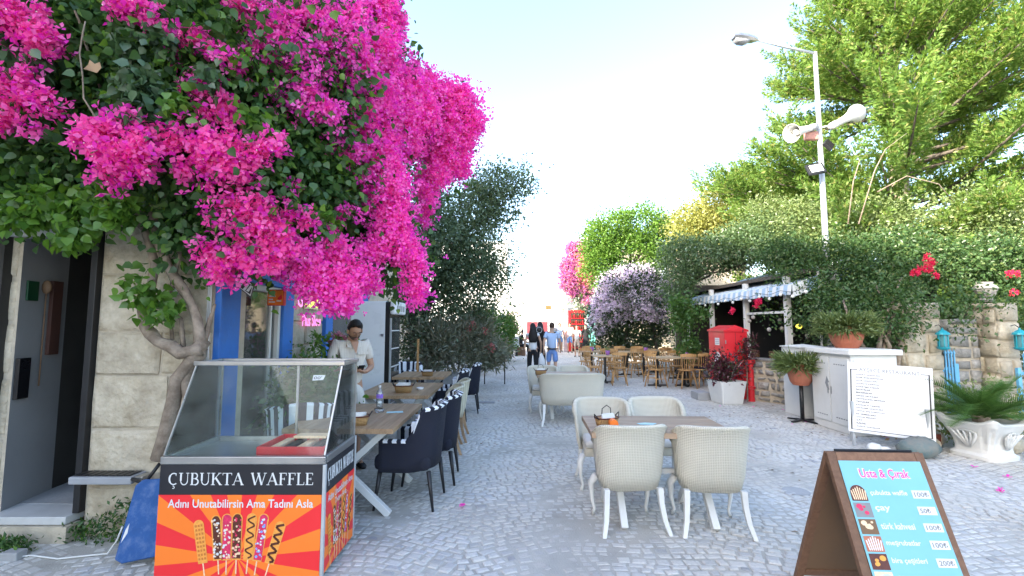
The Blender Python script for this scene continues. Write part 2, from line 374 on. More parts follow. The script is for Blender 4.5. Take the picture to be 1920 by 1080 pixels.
# foliage
l_vine = leafmat('bougainvillea_leaf', (.035, .090, .028), (.075, .155, .045), .38, .03, (.12, .24, .04), .14)
l_fresh = leafmat('fresh_vine_leaf', (.07, .17, .03), (.14, .28, .04), .45, .04)
l_dark = leafmat('dark_tree_leaf', (.08, .13, .08), (.15, .21, .125), .30, .03, (.09, .12, .05), .10)
l_olea = leafmat('oleander_leaf', (.13, .16, .11), (.26, .26, .20), .30, .04, (.20, .17, .12), .12)
l_hedge = leafmat('hedge_leaf', (.05, .13, .03), (.10, .20, .045), .40, .04, (.14, .20, .06), .12)
l_round = leafmat('round_tree_leaf', (.085, .19, .03), (.15, .26, .05), .40, .02)
l_yellow = leafmat('yellow_tree_leaf', (.26, .29, .08), (.38, .38, .14), .45, .02)
l_cyp = leafmat('cypress_leaf', (.10, .20, .045), (.20, .30, .07), .42, .01, (.28, .30, .10), .10)
l_palm = leafmat('cycad_leaf', (.05, .12, .03), (.10, .19, .045), .30, .04)
l_purp = leafmat('burgundy_leaf', (.06, .012, .022), (.12, .03, .04), .3, .05, (.05, .07, .03), .25)
l_olive = leafmat('grey_green_leaf', (.13, .20, .07), (.24, .30, .12), .4, .04)
f_pink = petalmat('magenta_bract', (.93, .06, .50), (.97, .20, .66), (.84, .05, .58), .25, .5)
f_pinkd = petalmat('rose_bract', (.90, .06, .40), (.95, .20, .58), (.76, .03, .48), .25, .5)
f_lilac = petalmat('lilac_petal', (.70, .58, .80), (.78, .68, .84), (.85, .82, .85), .3, .3)
f_purple = petalmat('purple_bract', (.36, .09, .36), (.58, .16, .40), (.62, .30, .30), .3, .4)
f_salmon = petalmat('oleander_petal', (.62, .16, .16), (.68, .34, .32), (.6, .14, .16), .2, .3)
f_white = mk('tiny_white_flower', (.80, .78, .66), .7, 0, 3, 0)
f_red = petalmat('red_bract', (.75, .02, .08), (.85, .04, .14), (.6, .02, .1), .2, .4)

# ------------------------------------------------------------------ leaf clouds
def T_leaf(w=.55): return (np.array([[0, 0, 0], [w * .5, .42, .06], [0, 1, -.06], [-w * .5, .42, .06]]), [(0, 1, 2), (0, 2, 3)])
def T_heart(): return (np.array([[0, 0, 0], [.36, .12, .07], [.42, .42, .06], [0, 1, -.12], [-.42, .42, .06], [-.36, .12, .07], [0, .4, -.03]]),
                       [(0, 1, 2, 6), (6, 2, 3), (0, 6, 4, 5), (6, 3, 4)])
def T_bract():
    v = []; f = []
    for k in range(3):
        a = 2 * math.pi * k / 3
        for x, y, z in ((0, .05, 0), (.36, .5, .32), (0, 1, .42), (-.36, .5, .32)):
            v.append((x * math.cos(a) - y * math.sin(a), x * math.sin(a) + y * math.cos(a), z))
        f += [(4 * k, 4 * k + 1, 4 * k + 2), (4 * k, 4 * k + 2, 4 * k + 3)]
    return np.array(v), f
def T_spray(nb=9):
    v = [(0, -.02, 0), (.012, 0, 0), (0, 1, .0)]; f = [(0, 1, 2)]
    for k in range(nb):
        t = .05 + .9 * k / nb; sd = 1 if k % 2 else -1; L = .42 * (1 - t * .7)
        b = len(v); v += [(0, t, 0), (sd * L * .34, t + L * .35, .05), (sd * L * .42, t + L * 1.0, .02), (sd * L * .19, t + L * .62, -.05)]; f.append((b, b + 1, b + 2)); f.append((b, b + 2, b + 3))
    return np.array(v), f
T_dot = (np.array([[-.5, 0, 0], [0, -.5, .1], [.5, 0, 0], [0, .5, .1]]), [(0, 1, 2, 3)])
def cloud(name, pos, up, size, tmpl, mat, parent=None, kind='stuff', nrm=None, flat=0.0):
    """many small leaf-sized faces as one mesh; up = direction of the tips"""
    tv, tf = tmpl; n = len(pos); k = len(tv)
    up = up / np.maximum(np.linalg.norm(up, axis=1, keepdims=True), 1e-6)
    r = rng.normal(size=(n, 3)) if nrm is None else nrm + rng.normal(size=(n, 3)) * .35
    x = np.cross(up, r); x /= np.maximum(np.linalg.norm(x, axis=1, keepdims=True), 1e-6); z = np.cross(x, up)
    s = np.asarray(size).reshape(-1, 1, 1) if not np.isscalar(size) else size
    V = (tv[None, :, 0:1] * x[:, None, :] + tv[None, :, 1:2] * up[:, None, :] + tv[None, :, 2:3] * z[:, None, :]) * s + pos[:, None, :]
    V = V.reshape(-1, 3)
    loops = []; starts = []; tot = 0; ls = []
    for f in tf: ls += list(f); starts.append(tot); tot += len(f)
    base = (np.arange(n) * k)[:, None]
    L = (np.array(ls)[None, :] + base).ravel(); S = (np.array(starts)[None, :] + (np.arange(n) * tot)[:, None]).ravel()
    me = bpy.data.meshes.new(name); me.vertices.add(len(V)); me.vertices.foreach_set('co', V.astype(np.float32).ravel())
    me.loops.add(len(L)); me.loops.foreach_set('vertex_index', L.astype(np.int32))
    me.polygons.add(len(S)); me.polygons.foreach_set('loop_start', S.astype(np.int32))
    me.update(calc_edges=True); me.materials.append(mat)
    o = bpy.data.objects.new(name, me); COL.objects.link(o)
    if parent is not None: setparent(o, parent)
    if kind: o['kind'] = kind
    return o
def in_blobs(blobs, n, clump=.28, per=26, shell=.55, seed=None, zmin=None):
    """leaf positions in clumps spread through ellipsoids (cx,cy,cz,rx,ry,rz[,weight]); returns pos, outward"""
    b = np.array([list(x[:6]) + [x[6] if len(x) > 6 else 1.0] for x in blobs], float)
    vol = (b[:, 3] * b[:, 4] * b[:, 5]) ** .67 * b[:, 6]; nc = max(1, n // per)
    idx = rng.choice(len(b), nc, p=vol / vol.sum())
    d = rng.normal(size=(nc, 3)); d /= np.linalg.norm(d, axis=1, keepdims=True)
    rad = shell + (1 - shell) * rng.random(nc) ** .6; rad *= 1 + rng.normal(size=nc) * .06
    cc = b[idx, :3] + d * rad[:, None] * b[idx, 3:6]
    rep = rng.integers(0, nc, n); off = rng.normal(size=(n, 3)) * clump * (.6 + .8 * rng.random((nc, 1)))[rep]
    pos = cc[rep] + off; out = d[rep]
    if zmin is not None: k = pos[:, 2] > zmin; pos = pos[k]; out = out[k]
    return pos, out
def foliage(name, blobs, n, size, mat, parent, tmpl=None, clump=.2, per=26, droop=.3, shell=.55, zmin=.02):
    pos, out = in_blobs(blobs, n, clump, per, shell, zmin=zmin)
    up = out * .7 + rng.normal(size=pos.shape) * .6; up[:, 2] -= droop
    sz = size * (.65 + .7 * rng.random(len(pos)))
    return cloud(name, pos, up, sz, tmpl or T_leaf(), mat, parent)
def limbs(parent, name, segs, mat, n=8):
    for pts, rads in segs: MB().tube(pts, rads, n).build(name, mat, parent, smooth=True)
def wob(p, q, k, amp, r):
    p = Vector(p); q = Vector(q); out = []
    for i in range(k + 1):
        t = i / k; v = p.lerp(q, t)
        if 0 < i < k: v += Vector((r.uniform(-1, 1), r.uniform(-1, 1), r.uniform(-1, 1))) * amp
        out.append(v)
    return out
# ------------------------------------------------------------------ ground and paving
g = MB(); g.add([(-300, -300, -.03), (300, -300, -.03), (300, 600, -.03), (-300, 600, -.03)], [(0, 1, 2, 3)])
ground = g.build('ground', m_dust); ground['kind'] = 'structure'
fp = MB(); fp.add([(-3.6, 26.9, -.012), (9, 26.9, -.012), (9, 120, -.012), (-3.6, 120, -.012)], [(0, 1, 2, 3)])
fo = fp.build('far_street_paving', m_farpave); fo['kind'] = 'structure'
from mathutils import noise as mnoise
pave = MB(); nx, ny = 118, 260
pave.add([(-4.6 + 11.8 * i / nx, 1 + 26 * j / ny, -.0055 + .0075 * max(-.6, min(1, mnoise.noise(Vector((i * .09, j * .09, 0))) * 1.2 + .6 * mnoise.noise(Vector((i * .31, j * .31, 4)))))) for j in range(ny + 1) for i in range(nx + 1)],
         [(j * (nx + 1) + i, j * (nx + 1) + i + 1, (j + 1) * (nx + 1) + i + 1, (j + 1) * (nx + 1) + i) for j in range(ny) for i in range(nx)])
pave = pave.build('paving', m_dust, smooth=True); pave['kind'] = 'structure'
def warp(x, y):
    """rows of setts laid in shallow fans; diagonal coursing in the near right part"""
    a = 0.30 * np.abs(np.sin(x * math.pi / 2.7 + .4)) + .03 * np.sin(x * 5 + y * 2)
    return x + .02 * np.sin(y * 7), y + a + .05 * np.sin(x * 1.3 + y * .8)
def paving_setts():
    cells = []                                    # centre, angle, size
    y = 1.6
    r_ = rnd
    while y < 26.8:
        h = r_.uniform(.062, .086); x = -4.6 + r_.uniform(0, .1)
        xr = min(7.0, 1.35 * y + 1.0); xl = max(-4.6, -1.35 * y - .6)
        while x < 7.1:
            w = r_.uniform(.065, .12)
            xc = x + w / 2
            if xl < xc < xr:
                X, Y = warp(np.array([xc - .03, xc + .03]), np.array([y, y]))
                ang = math.atan2(Y[1] - Y[0], X[1] - X[0])
                cells.append((float(X.mean()), float(Y.mean()), ang + r_.gauss(0, .07), w, h))
            x += w
        y += h
    return cells
cells = paving_setts()
def sett_shape(w, h, r_):
    g_ = .002; k = [r_.uniform(.0, .013) for _ in range(8)]
    a = [(-w / 2 + g_ + k[0], -h / 2 + g_ + k[1]), (w / 2 - g_ - k[2], -h / 2 + g_ + k[3]), (w / 2 - g_ - k[4], h / 2 - g_ - k[5]), (-w / 2 + g_ + k[6], h / 2 - g_ - k[7])]
    e = .012
    v = [(x, y, -.02) for x, y in a] + [(x * (1 - 2 * e / w), y * (1 - 2 * e / h), 0) for x, y in a]
    v[:4] = [(x, y, -.02) for x, y in a]
    mid = [(x, y, -.004) for x, y in a]
    v = v[:4] + mid + v[4:]
    f = [(8, 9, 10, 11)]
    for j in range(4):
        k2 = (j + 1) % 4; f += [(j, k2, 4 + k2, 4 + j), (4 + j, 4 + k2, 8 + k2, 8 + j)]
    return v, f
near = sorted([c for c in cells if c[1] > 2.55 and abs(c[0]) < 1.12 * c[1]], key=lambda c: c[0] ** 2 * .15 + c[1] ** 2)[:300]
nearset = set(near)
protos = []
for i in range(12):
    w, h = .092, .074
    v, f = sett_shape(w, h, rnd); me = bpy.data.meshes.new('sett'); me.from_pydata(v, [], f); me.materials.append(m_sett); protos.append(me)
for c in near:
    o = bpy.data.objects.new('sett', protos[rnd.randrange(12)]); COL.objects.link(o)
    o.parent = pave; o.location = (c[0], c[1], rnd.uniform(-.003, .002)); o.rotation_euler = (rnd.gauss(0, .018), rnd.gauss(0, .018), c[2]); o.scale = (c[3] / .092, c[4] / .074, 1)
vs = []; fs = []
for c in cells:
    if c in nearset: continue
    v, f = sett_shape(c[3], c[4], rnd); b = len(vs); ca, sa = math.cos(c[2]), math.sin(c[2]); dz = rnd.uniform(-.003, .002); tx, ty = rnd.gauss(0, .018), rnd.gauss(0, .018)
    vs += [(c[0] + x * ca - y * sa, c[1] + x * sa + y * ca, z + dz + x * tx + y * ty) for x, y, z in v]
    fs += [tuple(i + b for i in q) for q in f]
me = bpy.data.meshes.new('sett'); me.from_pydata(vs, [], fs); me.materials.append(m_sett); o = bpy.data.objects.new('sett', me); COL.objects.link(o); o.parent = pave; o['kind'] = 'stuff'

# ------------------------------------------------------------------ coursed stone piece by piece
def stone_wall(parent, O, u, L, H, th, mat, course=(.22, .34), wid=(.3, .6), rough=.02, holes=(), name='stone', mort=True, gap=.008, mm=None, z0=0.0, rr=None):
    """stones of a wall from O along u (length L, height H) facing to the right-hand normal of u; each one an object"""
    r_ = rr or rnd
    u = Vector(u).normalized(); nrm = Vector((u.y, -u.x, 0)); O = Vector(O)
    if mort:
        q = MB(); segs = [(0, L, z0, H)]
        for hx0, hx1, hz0, hz1 in holes:
            segs = [s for s in segs if not (s[0] < hx1 and s[1] > hx0)] + ([(0, hx0, z0, H)] if hx0 > 0 else []) + ([(hx1, L, z0, H)] if hx1 < L else []) + ([(hx0, hx1, hz1, H)] if hz1 < H else []) + ([(hx0, hx1, z0, hz0)] if hz0 > z0 else []) if len(holes) == 1 else segs
        M = frame(O, u, -nrm)        # x along wall, y into wall, z up
        for s in segs: q.box(s[0], s[1], .012, th, s[2], s[3], 0, M)
        q.build('mortar', mm or m_mortar, parent)
    z = z0; n = 0
    while z < H - .04:
        h = r_.uniform(*course)
        if z + h > H - .08: h = H - z
        x = 0.0
        while x < L - .02:
            w = r_.uniform(*wid)
            if x + w > L - .12: w = L - x
            for hx0, hx1, hz0, hz1 in holes:
                if z + h > hz0 + .03 and z < hz1 - .03:
                    if x < hx0 < x + w: w = hx0 - x
            skip = any(x + w / 2 > hx0 and x + w / 2 < hx1 and z + h / 2 > hz0 and z + h / 2 < hz1 for hx0, hx1, hz0, hz1 in holes)
            if w > .05 and not skip:
                m = MB(); j = lambda: r_.uniform(0, rough)
                a = [(gap + j(), gap + j()), (w - gap - j(), gap + j()), (w - gap - j(), h - gap - j()), (gap + j(), h - gap - j())]
                cx, cz = w / 2, h / 2; pr = r_.uniform(.002, rough * .8 + .003)
                v = []
                for dep, k in ((.03, 1), (.004, 1), (-pr, .90)):
                    for i_, (px, pz) in enumerate(a):
                        v.append((cx + (px - cx) * k, dep, cz + (pz - cz) * k))
                        qx, qz = a[(i_ + 1) % 4]; mx, mz = (px + qx) / 2, (pz + qz) / 2
                        v.append((cx + (mx - cx) * k * r_.uniform(.97, 1.03), dep, cz + (mz - cz) * k * r_.uniform(.97, 1.03)))
                v.append((cx + r_.uniform(-.2, .2) * w, -pr - rough * .35, cz))
                f = []
                for lv in (0, 8):
                    for i_ in range(8): k2 = (i_ + 1) % 8; f.append((lv + i_, lv + k2, lv + 8 + k2, lv + 8 + i_))
                for i_ in range(8): f.append((16 + i_, 16 + (i_ + 1) % 8, 24))
                m.add(v, f)
                M = Matrix.Identity(4); 
                for i_ in range(3): M[i_][0] = u[i_]; M[i_][1] = -nrm[i_]; M[i_][2] = (0, 0, 1)[i_]; M[i_][3] = (O + u * x + Vector((0, 0, z)))[i_]
                m.build(name, mat, parent, smooth=rough > .02, mat=M); n += 1
            x += w
        z += h
    return n

# ------------------------------------------------------------------ house on the left (doorway facing the square, shop front facing the street)
house = thing('stone_house', 'old rendered stone house with dark open doorway and blue framed shop windows, on the left', 'house', (0, 0, 0))
A = Vector((-2.37, 3.6, 0)); Bc = Vector((-2.72, 8.7, 0)); u = (Bc - A).normalized(); LEN = (Bc - A).length
TOP = 9.0  # walls carried up out of view, raised for the shade they cast
# front wall between doorway and corner
r1 = random.Random(5)
stone_wall(house, (-3.27, 3.6, 0), (1, 0, 0), .90, 3.3, .45, m_stone, (.26, .46), (.35, .62), .013, rr=r1, gap=.002)
hb = MB()
hb.add([(-4.6, 3.6, 0), (-3.905, 3.6, 0), (-3.905, 3.6, 2.34), (-4.6, 3.6, 2.34)], [(0, 1, 2, 3)])                    # left of doorway
hb.box(-9.0, -4.6, 3.6, 4.05, 0, 3.3)
hb.box(-4.6, -3.30, 3.6, 4.05, 2.40, 3.3)                  # above doorway
hb.box(-9.0, -2.372, 3.6, 8.7, 3.302, TOP)
hb.box(-9.0, -5.3, 4.05, 8.7, 0, 3.3)
hb.build('wall', m_mortar, house)
stone_wall(house, (-4.62, 3.597, 0), (1, 0, 0), .71, 2.4, .1, m_stone, (.26, .46), (.35, .62), .022, mort=False, rr=r1)
# doorway interior
iw = MB()
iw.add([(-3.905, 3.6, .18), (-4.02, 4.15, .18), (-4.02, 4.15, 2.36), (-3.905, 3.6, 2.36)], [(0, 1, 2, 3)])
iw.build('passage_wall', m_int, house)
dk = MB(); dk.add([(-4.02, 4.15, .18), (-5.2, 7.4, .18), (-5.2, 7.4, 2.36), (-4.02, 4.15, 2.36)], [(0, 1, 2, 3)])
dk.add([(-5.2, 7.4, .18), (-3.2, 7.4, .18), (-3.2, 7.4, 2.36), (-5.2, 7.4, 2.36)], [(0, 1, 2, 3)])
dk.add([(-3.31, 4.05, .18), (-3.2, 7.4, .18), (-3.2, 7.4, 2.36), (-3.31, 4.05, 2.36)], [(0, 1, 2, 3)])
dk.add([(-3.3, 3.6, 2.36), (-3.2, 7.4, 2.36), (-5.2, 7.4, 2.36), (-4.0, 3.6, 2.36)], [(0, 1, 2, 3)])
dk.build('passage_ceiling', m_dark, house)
fl = MB(); fl.box(-5.3, -3.2, 3.72, 7.4, .1, .176); fl.build('passage_floor', m_concrete, house)
for k in range(6):
    t = MB(); t.box(-5.2, -3.31, 3.76 + k * .6, 4.35 + k * .6, .177, .184); t.build('floor_tile', m_concrete, house)
t = MB(); t.box(-4.7, -3.31, 3.50, 3.76, .125, .182); t.build('threshold', m_marble, house, bevel=.006)
t = MB(); t.box(-4.7, -3.28, 3.48, 3.598, .0, .12); t.build('step', m_mortar, house)
fr = MB(); fr.box(-3.322, -3.272, 3.56, 3.62, .184, 2.40); fr.build('door_jamb', m_black, house, bevel=.004)
fr = MB(); fr.box(-4.6, -3.39, 3.545, 3.66, 2.30, 2.36); fr.build('door_lintel', m_galv, house, bevel=.004)
fr = MB(); fr.box(-3.9, -3.39, 3.60, 3.70, 2.362, 2.46); fr.build('shutter_box', m_black, house)
# inner door leaf deep in the passage and things hanging on its wall
d_ = MB(); d_.box(-4.98, -4.66, 5.35, 5.40, .19, 2.0); d_.build('inner_door', mk('inner_door_brown', (.16, .11, .09), .6), house)
wn_ = Vector((-.115, .55, 0)).normalized(); wo = Vector((-3.905, 3.6, 0)); wnorm = Vector((wn_.y, -wn_.x, 0))
def onwall(name, s0, s1, z0, z1, th, mat, label, cat):
    m = MB(); M = frame(wo + wnorm * .004, wn_, -wnorm); m.box(s0, s1, -th, 0, z0, z1, 0, M); o = m.build(name, mat, bevel=.003); tag(o, label, cat); return o
onwall('exit_sign', .05, .16, 1.80, 1.96, .015, mk('dark_green_sign', (.01, .06, .025), .5), 'small dark green square sign on the white passage wall', 'sign')
onwall('meter_box', .01, .12, 1.02, 1.34, .03, m_screen, 'black rectangular meter panel low on the white passage wall', 'panel')
onwall('carved_plaque', .29, .40, 1.35, 1.98, .03, mk('plaque_wood', (.09, .04, .03), .6), 'long dark brown carved plaque on the passage wall', 'plaque')
mp_ = thing('hanging_mop', 'long handled mop hanging upside down between green sign and dark plaque', 'mop', wo + wn_ * .22 + wnorm * .03); mp_.scale = (.6, .6, 1)
MB().tube([(0, 0, 1.1), (0, 0, 1.86)], .009, 6).build('handle', m_brownpanel, mp_, smooth=True)
MB().ball((0, 0, 1.92), (.07, .04, .06), 8, 5).build('head', m_brownpanel, mp_, smooth=True)

# shop front facing the street
W1 = (.04, 1.45); ww = lambda Y: (Y - 3.6) / u.y
s1a, s1b = .03, ww(5.05); s2a, s2b = ww(6.12), ww(8.35)
H1 = 2.16
stone_wall(house, A + u * s1b, u, s2a - s1b, 3.3, .4, m_ystone, (.22, .33), (.3, .6), .012, rr=r1)
sm = MB(); Mx = frame(A, u, Vector((-u.y, u.x, 0)))
sm.box(s1a, s1b, .0, .4, H1, 3.3, 0, Mx); sm.box(s2a, s2b, 0, .4, 2.22, 3.3, 0, Mx); sm.box(s2b, LEN, 0, .4, 0, 3.3, 0, Mx); sm.box(s2a, s2b, 0, .4, 0, 1.12, 0, Mx)
sm.build('street_wall', m_ystone, house)
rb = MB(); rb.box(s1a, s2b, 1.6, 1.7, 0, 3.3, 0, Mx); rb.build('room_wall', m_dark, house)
def blue_frame(a, b, z0, z1, wa=.30, wb=.26, top=.17, glassmat_=m_glassw, sill=False):
    f = MB(); f.box(a, a + wa, -.05, .12, z0, z1 - top - .002, 0, Mx); f.box(b - wb, b, -.05, .12, z0, z1 - top - .002, 0, Mx); f.box(a, b, -.055, .12, z1 - top, z1, 0, Mx)
    fo = f.build('window', m_blue, house, bevel=.006)
    f = MB(); a2, b2, z2 = a + wa + .002, b - wb - .002, z1 - top - .004
    t = .05
    f.box(a2, a2 + t, -.02, .06, z0, z2, 0, Mx); f.box(b2 - t, b2, -.02, .06, z0, z2, 0, Mx); f.box(a2 + t, b2 - t, -.02, .06, z2 - .06, z2, 0, Mx); f.box(a2 + t, b2 - t, -.02, .06, z0, z0 + .06, 0, Mx)
    f.box(b2 - t - .13, b2 - t - .10, .0, .06, z0 + .06, z2 - .06, 0, Mx)
    f.build('frame', m_white, fo, bevel=.004)
    gm = MB(); gm.box(a2 + t, b2 - t, .02, .026, z0 + .06, z2 - .06, 0, Mx); gm.build('pane', glassmat_, fo)
    return fo
blue_frame(s1a, s1b, .12, H1)
blue_frame(s2a, s2b, 1.14, 2.20, .28, .2, .17)
cb = MB(); cb.box(.55, .95, .45, .75, .3, 1.5, 0, Mx); cb.build('red_cabinet', m_red, house, bevel=.01)
sh = MB()
for k in range(14):
    a_ = s1a + .34 + k * .052; sh.box(a_, a_ + .05, .10 + .012 * (k % 2), .115 + .012 * (k % 2), .2, 1.95, 0, Mx)
sh.build('curtain', mk('grey_curtain', (.36, .34, .325), .9, .1, 8), house)
cabl = MB()
for k in range(3): cabl.tube([(-2.395 + .012 * k, 3.585 - .004 * k, 2.4), (-2.40 + .013 * k, 3.583, 1.5), (-2.39 + .012 * k, 3.586, .3)], .0045, 6)
cb = cabl.build('wall_cables', m_white, smooth=True); tag(cb, 'thin pale cables running down the house corner beside blue frame', 'cables')
# grey trough on front wall
tr = thing('wall_trough', 'grey metal trough with black slotted top fixed to the wall near the doorway', 'trough', (-3.24, 3.42, .44))
MB().box(0, .46, 0, .15, 0, .055).build('body', m_grey, tr, bevel=.01)
for k in range(8):
    MB().box(.02 + k * .053, .062 + k * .053, .02, .13, .057, .064).build('slat', m_black, tr)
MB().box(.462, .52, .03, .12, .008, .05).build('end_cap', m_steel, tr, bevel=.005)
o = MB().tube([(-2.78, 3.43, .48), (-2.70, 3.42, .46), (-2.62, 3.38, .5), (-2.56, 3.40, .60)], .012, 6).build('black_hose', m_black, smooth=True); tag(o, 'short black hose end sticking from the grey trough', 'hose')
# white sensor above the vine stub
ml = thing('wall_lamp', 'small grey bulb lamp on a bent arm on the stone wall', 'lamp', (-2.60, 3.52, 1.86))
MB().tube([(-.10, .06, .05), (-.05, 0, .07), (0, -.02, .03)], .006, 6).build('arm', m_black, ml, smooth=True)
MB().ball((.03, -.03, 0), (.055, .03, .028), 10, 6).build('housing', m_galv, ml, smooth=True)

# triangular board and little orange box sign hung at the shop window
ts = thing('hanging_board_sign', 'black and white pointed board sign tilted at the top corner of shop window', 'sign', (-2.30, 3.85, 1.98))
Mt = frame((-.10, 0, 0), (.92, .30, -.42), (.30, .1, .9))
MB().poly([(0, .0), (.05, .075), (.19, .05), (.215, -.075), (.16, -.05)], 0, .012).build('board', m_blackp, ts, mat=Mt)
MB().poly([(.01, .0), (.055, .063), (.183, .04), (.203, -.055), (.155, -.04)], .0125, .0135).build('border', m_whitep, ts, mat=Mt)
MB().poly([(.018, .0), (.06, .055), (.178, .033), (.195, -.042), (.152, -.032)], .0137, .0147).build('face', m_blackp, ts, mat=Mt)
text('Usta', .075, .035, Mt, m_whitep, ts, x=.03, y=.0, ext=.0155, bold=.02)
for k in range(2):
    MB().poly([(.125 + k * .028, -.025), (.135 + k * .028, .03), (.152 + k * .028, .028), (.146 + k * .028, -.028)], .0150, .0160).build('figure', m_whitep, ts, mat=Mt)
MB().tube([(0, 0, .05), (-.02, 0, .16)], .003, 5).build('string', m_black, ts)
os_ = thing('orange_box_sign', 'small orange box sign with pale print in the corner of shop window', 'sign', (-2.34, 4.38, 1.79))
MB().box(-.02, .14, 0, .05, 0, .155).build('box', m_red, os_, bevel=.006)
Mo = frame((-.012, -.002, .008), (1, 0, 0), (0, 0, 1))
MB().poly([(0, 0), (.145, 0), (.145, .138), (0, .138)], 0, .0015).build('face', m_orange, os_, mat=Mo)
for k, (a_, b_, c_) in enumerate([(.01, .105, .05), (.01, .075, .065), (.01, .045, .04), (.01, .02, .06), (.085, .03, .045)]):
    MB().poly([(a_, b_), (a_ + c_, b_), (a_ + c_, b_ + .012), (a_, b_ + .012)], .0016, .0026).build('print_bar', m_whitep, os_, mat=Mo)
MB().poly([(.09, .06), (.13, .10), (.14, .06), (.11, .045)], .0016, .0026).build('print_picture', m_redp, os_, mat=Mo)
# neon words on the stone between the windows
ne = thing('neon_sign', 'pink and yellow neon script sign on the stone between the blue windows', 'neon sign', (0, 0, 0))
Mn = frame(A + u * ww(5.12) + Vector((.03, 0, 1.78)), u, (0, 0, 1))
MB().poly([(.26, .02), (.72, .02), (.72, .20), (.26, .20)], 0, .004).build('yellow_plate', mk('pale_yellow_plate', (.80, .74, .38), .5), ne, mat=Mn)
text('G', .15, .19, Mn, m_neonp, ne, x=.06, y=.03, ext=.006)
text('SUN', .40, .14, Mn, m_neony, ne, x=.29, y=.04, ext=.006, bold=.015)
text('lly', .20, .19, Mn, m_neonp, ne, x=.75, y=-.01, ext=.006)
text('Plus Slow', .62, .14, Mn, m_neonp, ne, x=.22, y=-.19, ext=.006, bold=.01)

# ------------------------------------------------------------------ town blocks: the first two added for the shade they cast, then far houses
def block(label, x0, x1, y0, y1, h, mat, roofm=None, wins=(), cat='house'):
    t = thing('town_house', label, cat, ((x0 + x1) / 2, (y0 + y1) / 2, 0)); cx, cy = (x0 + x1) / 2, (y0 + y1) / 2
    MB().box(x0 - cx, x1 - cx, y0 - cy, y1 - cy, 0, h).build('wall', mat, t)
    MB().box(x0 - cx - .15, x1 - cx + .15, y0 - cy - .15, y1 - cy + .15, h + .002, h + .14).build('roof', roofm or mat, t)
    for (wx0, wx1, wz0, wz1, m) in wins:
        w = MB(); yy = y0 - cy
        w.box(wx0 - cx - .06, wx1 - cx + .06, yy - .04, yy + .0, wz0 - .06, wz0); w.box(wx0 - cx - .06, wx1 - cx + .06, yy - .04, yy, wz1, wz1 + .06)
        w.box(wx0 - cx - .06, wx0 - cx, yy - .04, yy, wz0, wz1); w.box(wx1 - cx, wx1 - cx + .06, yy - .04, yy, wz0, wz1)
        wo_ = w.build('window', m_white, t); MB().box(wx0 - cx, wx1 - cx, yy - .012, yy - .003, wz0, wz1).build('pane', m, wo_)
    return t
block('tall plain block added out of view left of the camera to shade the square', -17, -11.2, -18, 3.2, 13.9, m_mortar, m_roof)  # added, unseen; placed and sized for its shadow over the square
block('plain block added behind the dark tree on the left to shade the street', -12, -5.2, 8.9, 24, 6.2, m_mortar, m_roof)  # added mass whose shadow covers the middle of the street
m_wpale = mk('pale_window', (.35, .40, .42), .3, .05); m_wshade = mk('shade_toned_wall', (.62, .68, .70), .9, .04)  # second one: white wall colour with bluish shade painted in, for the eave
block('white house with flat eave half hidden behind the dark tree', -6.0, -.35, 33, 40, 7.6, m_whitewall, m_wshade, [(-1.5, -.9, 5.3, 6.9, m_wpale), (-2.6, -2.0, 2.8, 4.0, m_wpale)])
block('bright white far house closing the street above the maroon gate', -.8, 3.2, 62, 70, 7.2, m_whitewall, m_whitewall, [(-.3, .4, 5.0, 5.9, m_wpale), (1.0, 1.8, 5.0, 5.9, m_wpale)])
block('tall white far house with narrow window at the street end', 2.6, 7.4, 52, 58, 7.2, m_whitewall, m_whitewall, [(3.6, 4.3, 3.6, 5.9, m_wpale)])
block('low white far house behind the street crowd', -4.2, .2, 74, 80, 5.2, m_whitewall, m_roof)
eave = MB(); eave.box(-.8, 3.0, 61.2, 61.95, 4.55, 4.68); o = eave.build('canopy', m_galv); tag(o, 'thin grey canopy slab on the far white house', 'canopy')
gt = thing('maroon_gate', 'solid maroon metal gate at the far end of the street', 'gate', (3.1, 48, 0))
for k in range(4): MB().box(-1.55 + k * .56, -1.0 + k * .56, 0, .06, .1, 1.95).build('panel', mk('maroon_%d' % k, (.16, .03, .04), .6), gt)
MB().box(-1.6, .75, -.03, .08, 1.96, 2.04).build('rail', mk('maroon_rail', (.12, .03, .035), .6), gt)
# ------------------------------------------------------------------ shops on the right at the far end
shop = thing('street_shop', 'white far shop with orange sign and red drinks display at its door', 'shop', (0, 0, 0))
q = MB(); q.box(4.35, 9.5, 30, 36, 0, 5.0); q.build('wall', m_whitewall, shop)
q = MB(); q.box(3.1, 3.5, 31, 36, 0, 4.2); q.build('side_wall', m_whitewall, shop)
q = MB(); q.box(3.15, 5.2, 29.2, 30, 2.75, 2.9); q.build('canopy', m_whitewall, shop)
q = MB(); q.box(3.2, 3.42, 29.6, 30.2, 2.25, 2.7); q.build('beige_fascia', m_ystone, shop)
o = MB().box(-.55, .55, 0, .1, 0, .5).build('orange_shop_sign', mk('orange_sign', (.85, .38, .03), .5), bevel=.02); o.location = (4.1, 27.9, 3.35); tag(o, 'orange hanging shop sign under the purple bougainvillea', 'sign')
o = MB().box(-.35, .35, 0, .1, 0, .35).build('tan_shop_sign', mk('tan_sign', (.62, .38, .12), .5), bevel=.02); o.location = (3.15, 38, 2.9); tag(o, 'small tan shop sign further down the street', 'sign')
rs = thing('drinks_display', 'tall dark red drinks display standing at the far shop door', 'display', (4.05, 28.2, 0))
MB().box(-.42, .45, 0, .6, 0, 2.5).build('case', m_dark, rs, bevel=.02)
MB().box(-.55, -.425, -.02, .6, 0, 2.5).build('side_panel', m_red, rs)
MB().box(-.42, .45, -.03, .02, 2.36, 2.55).build('header', m_red, rs)
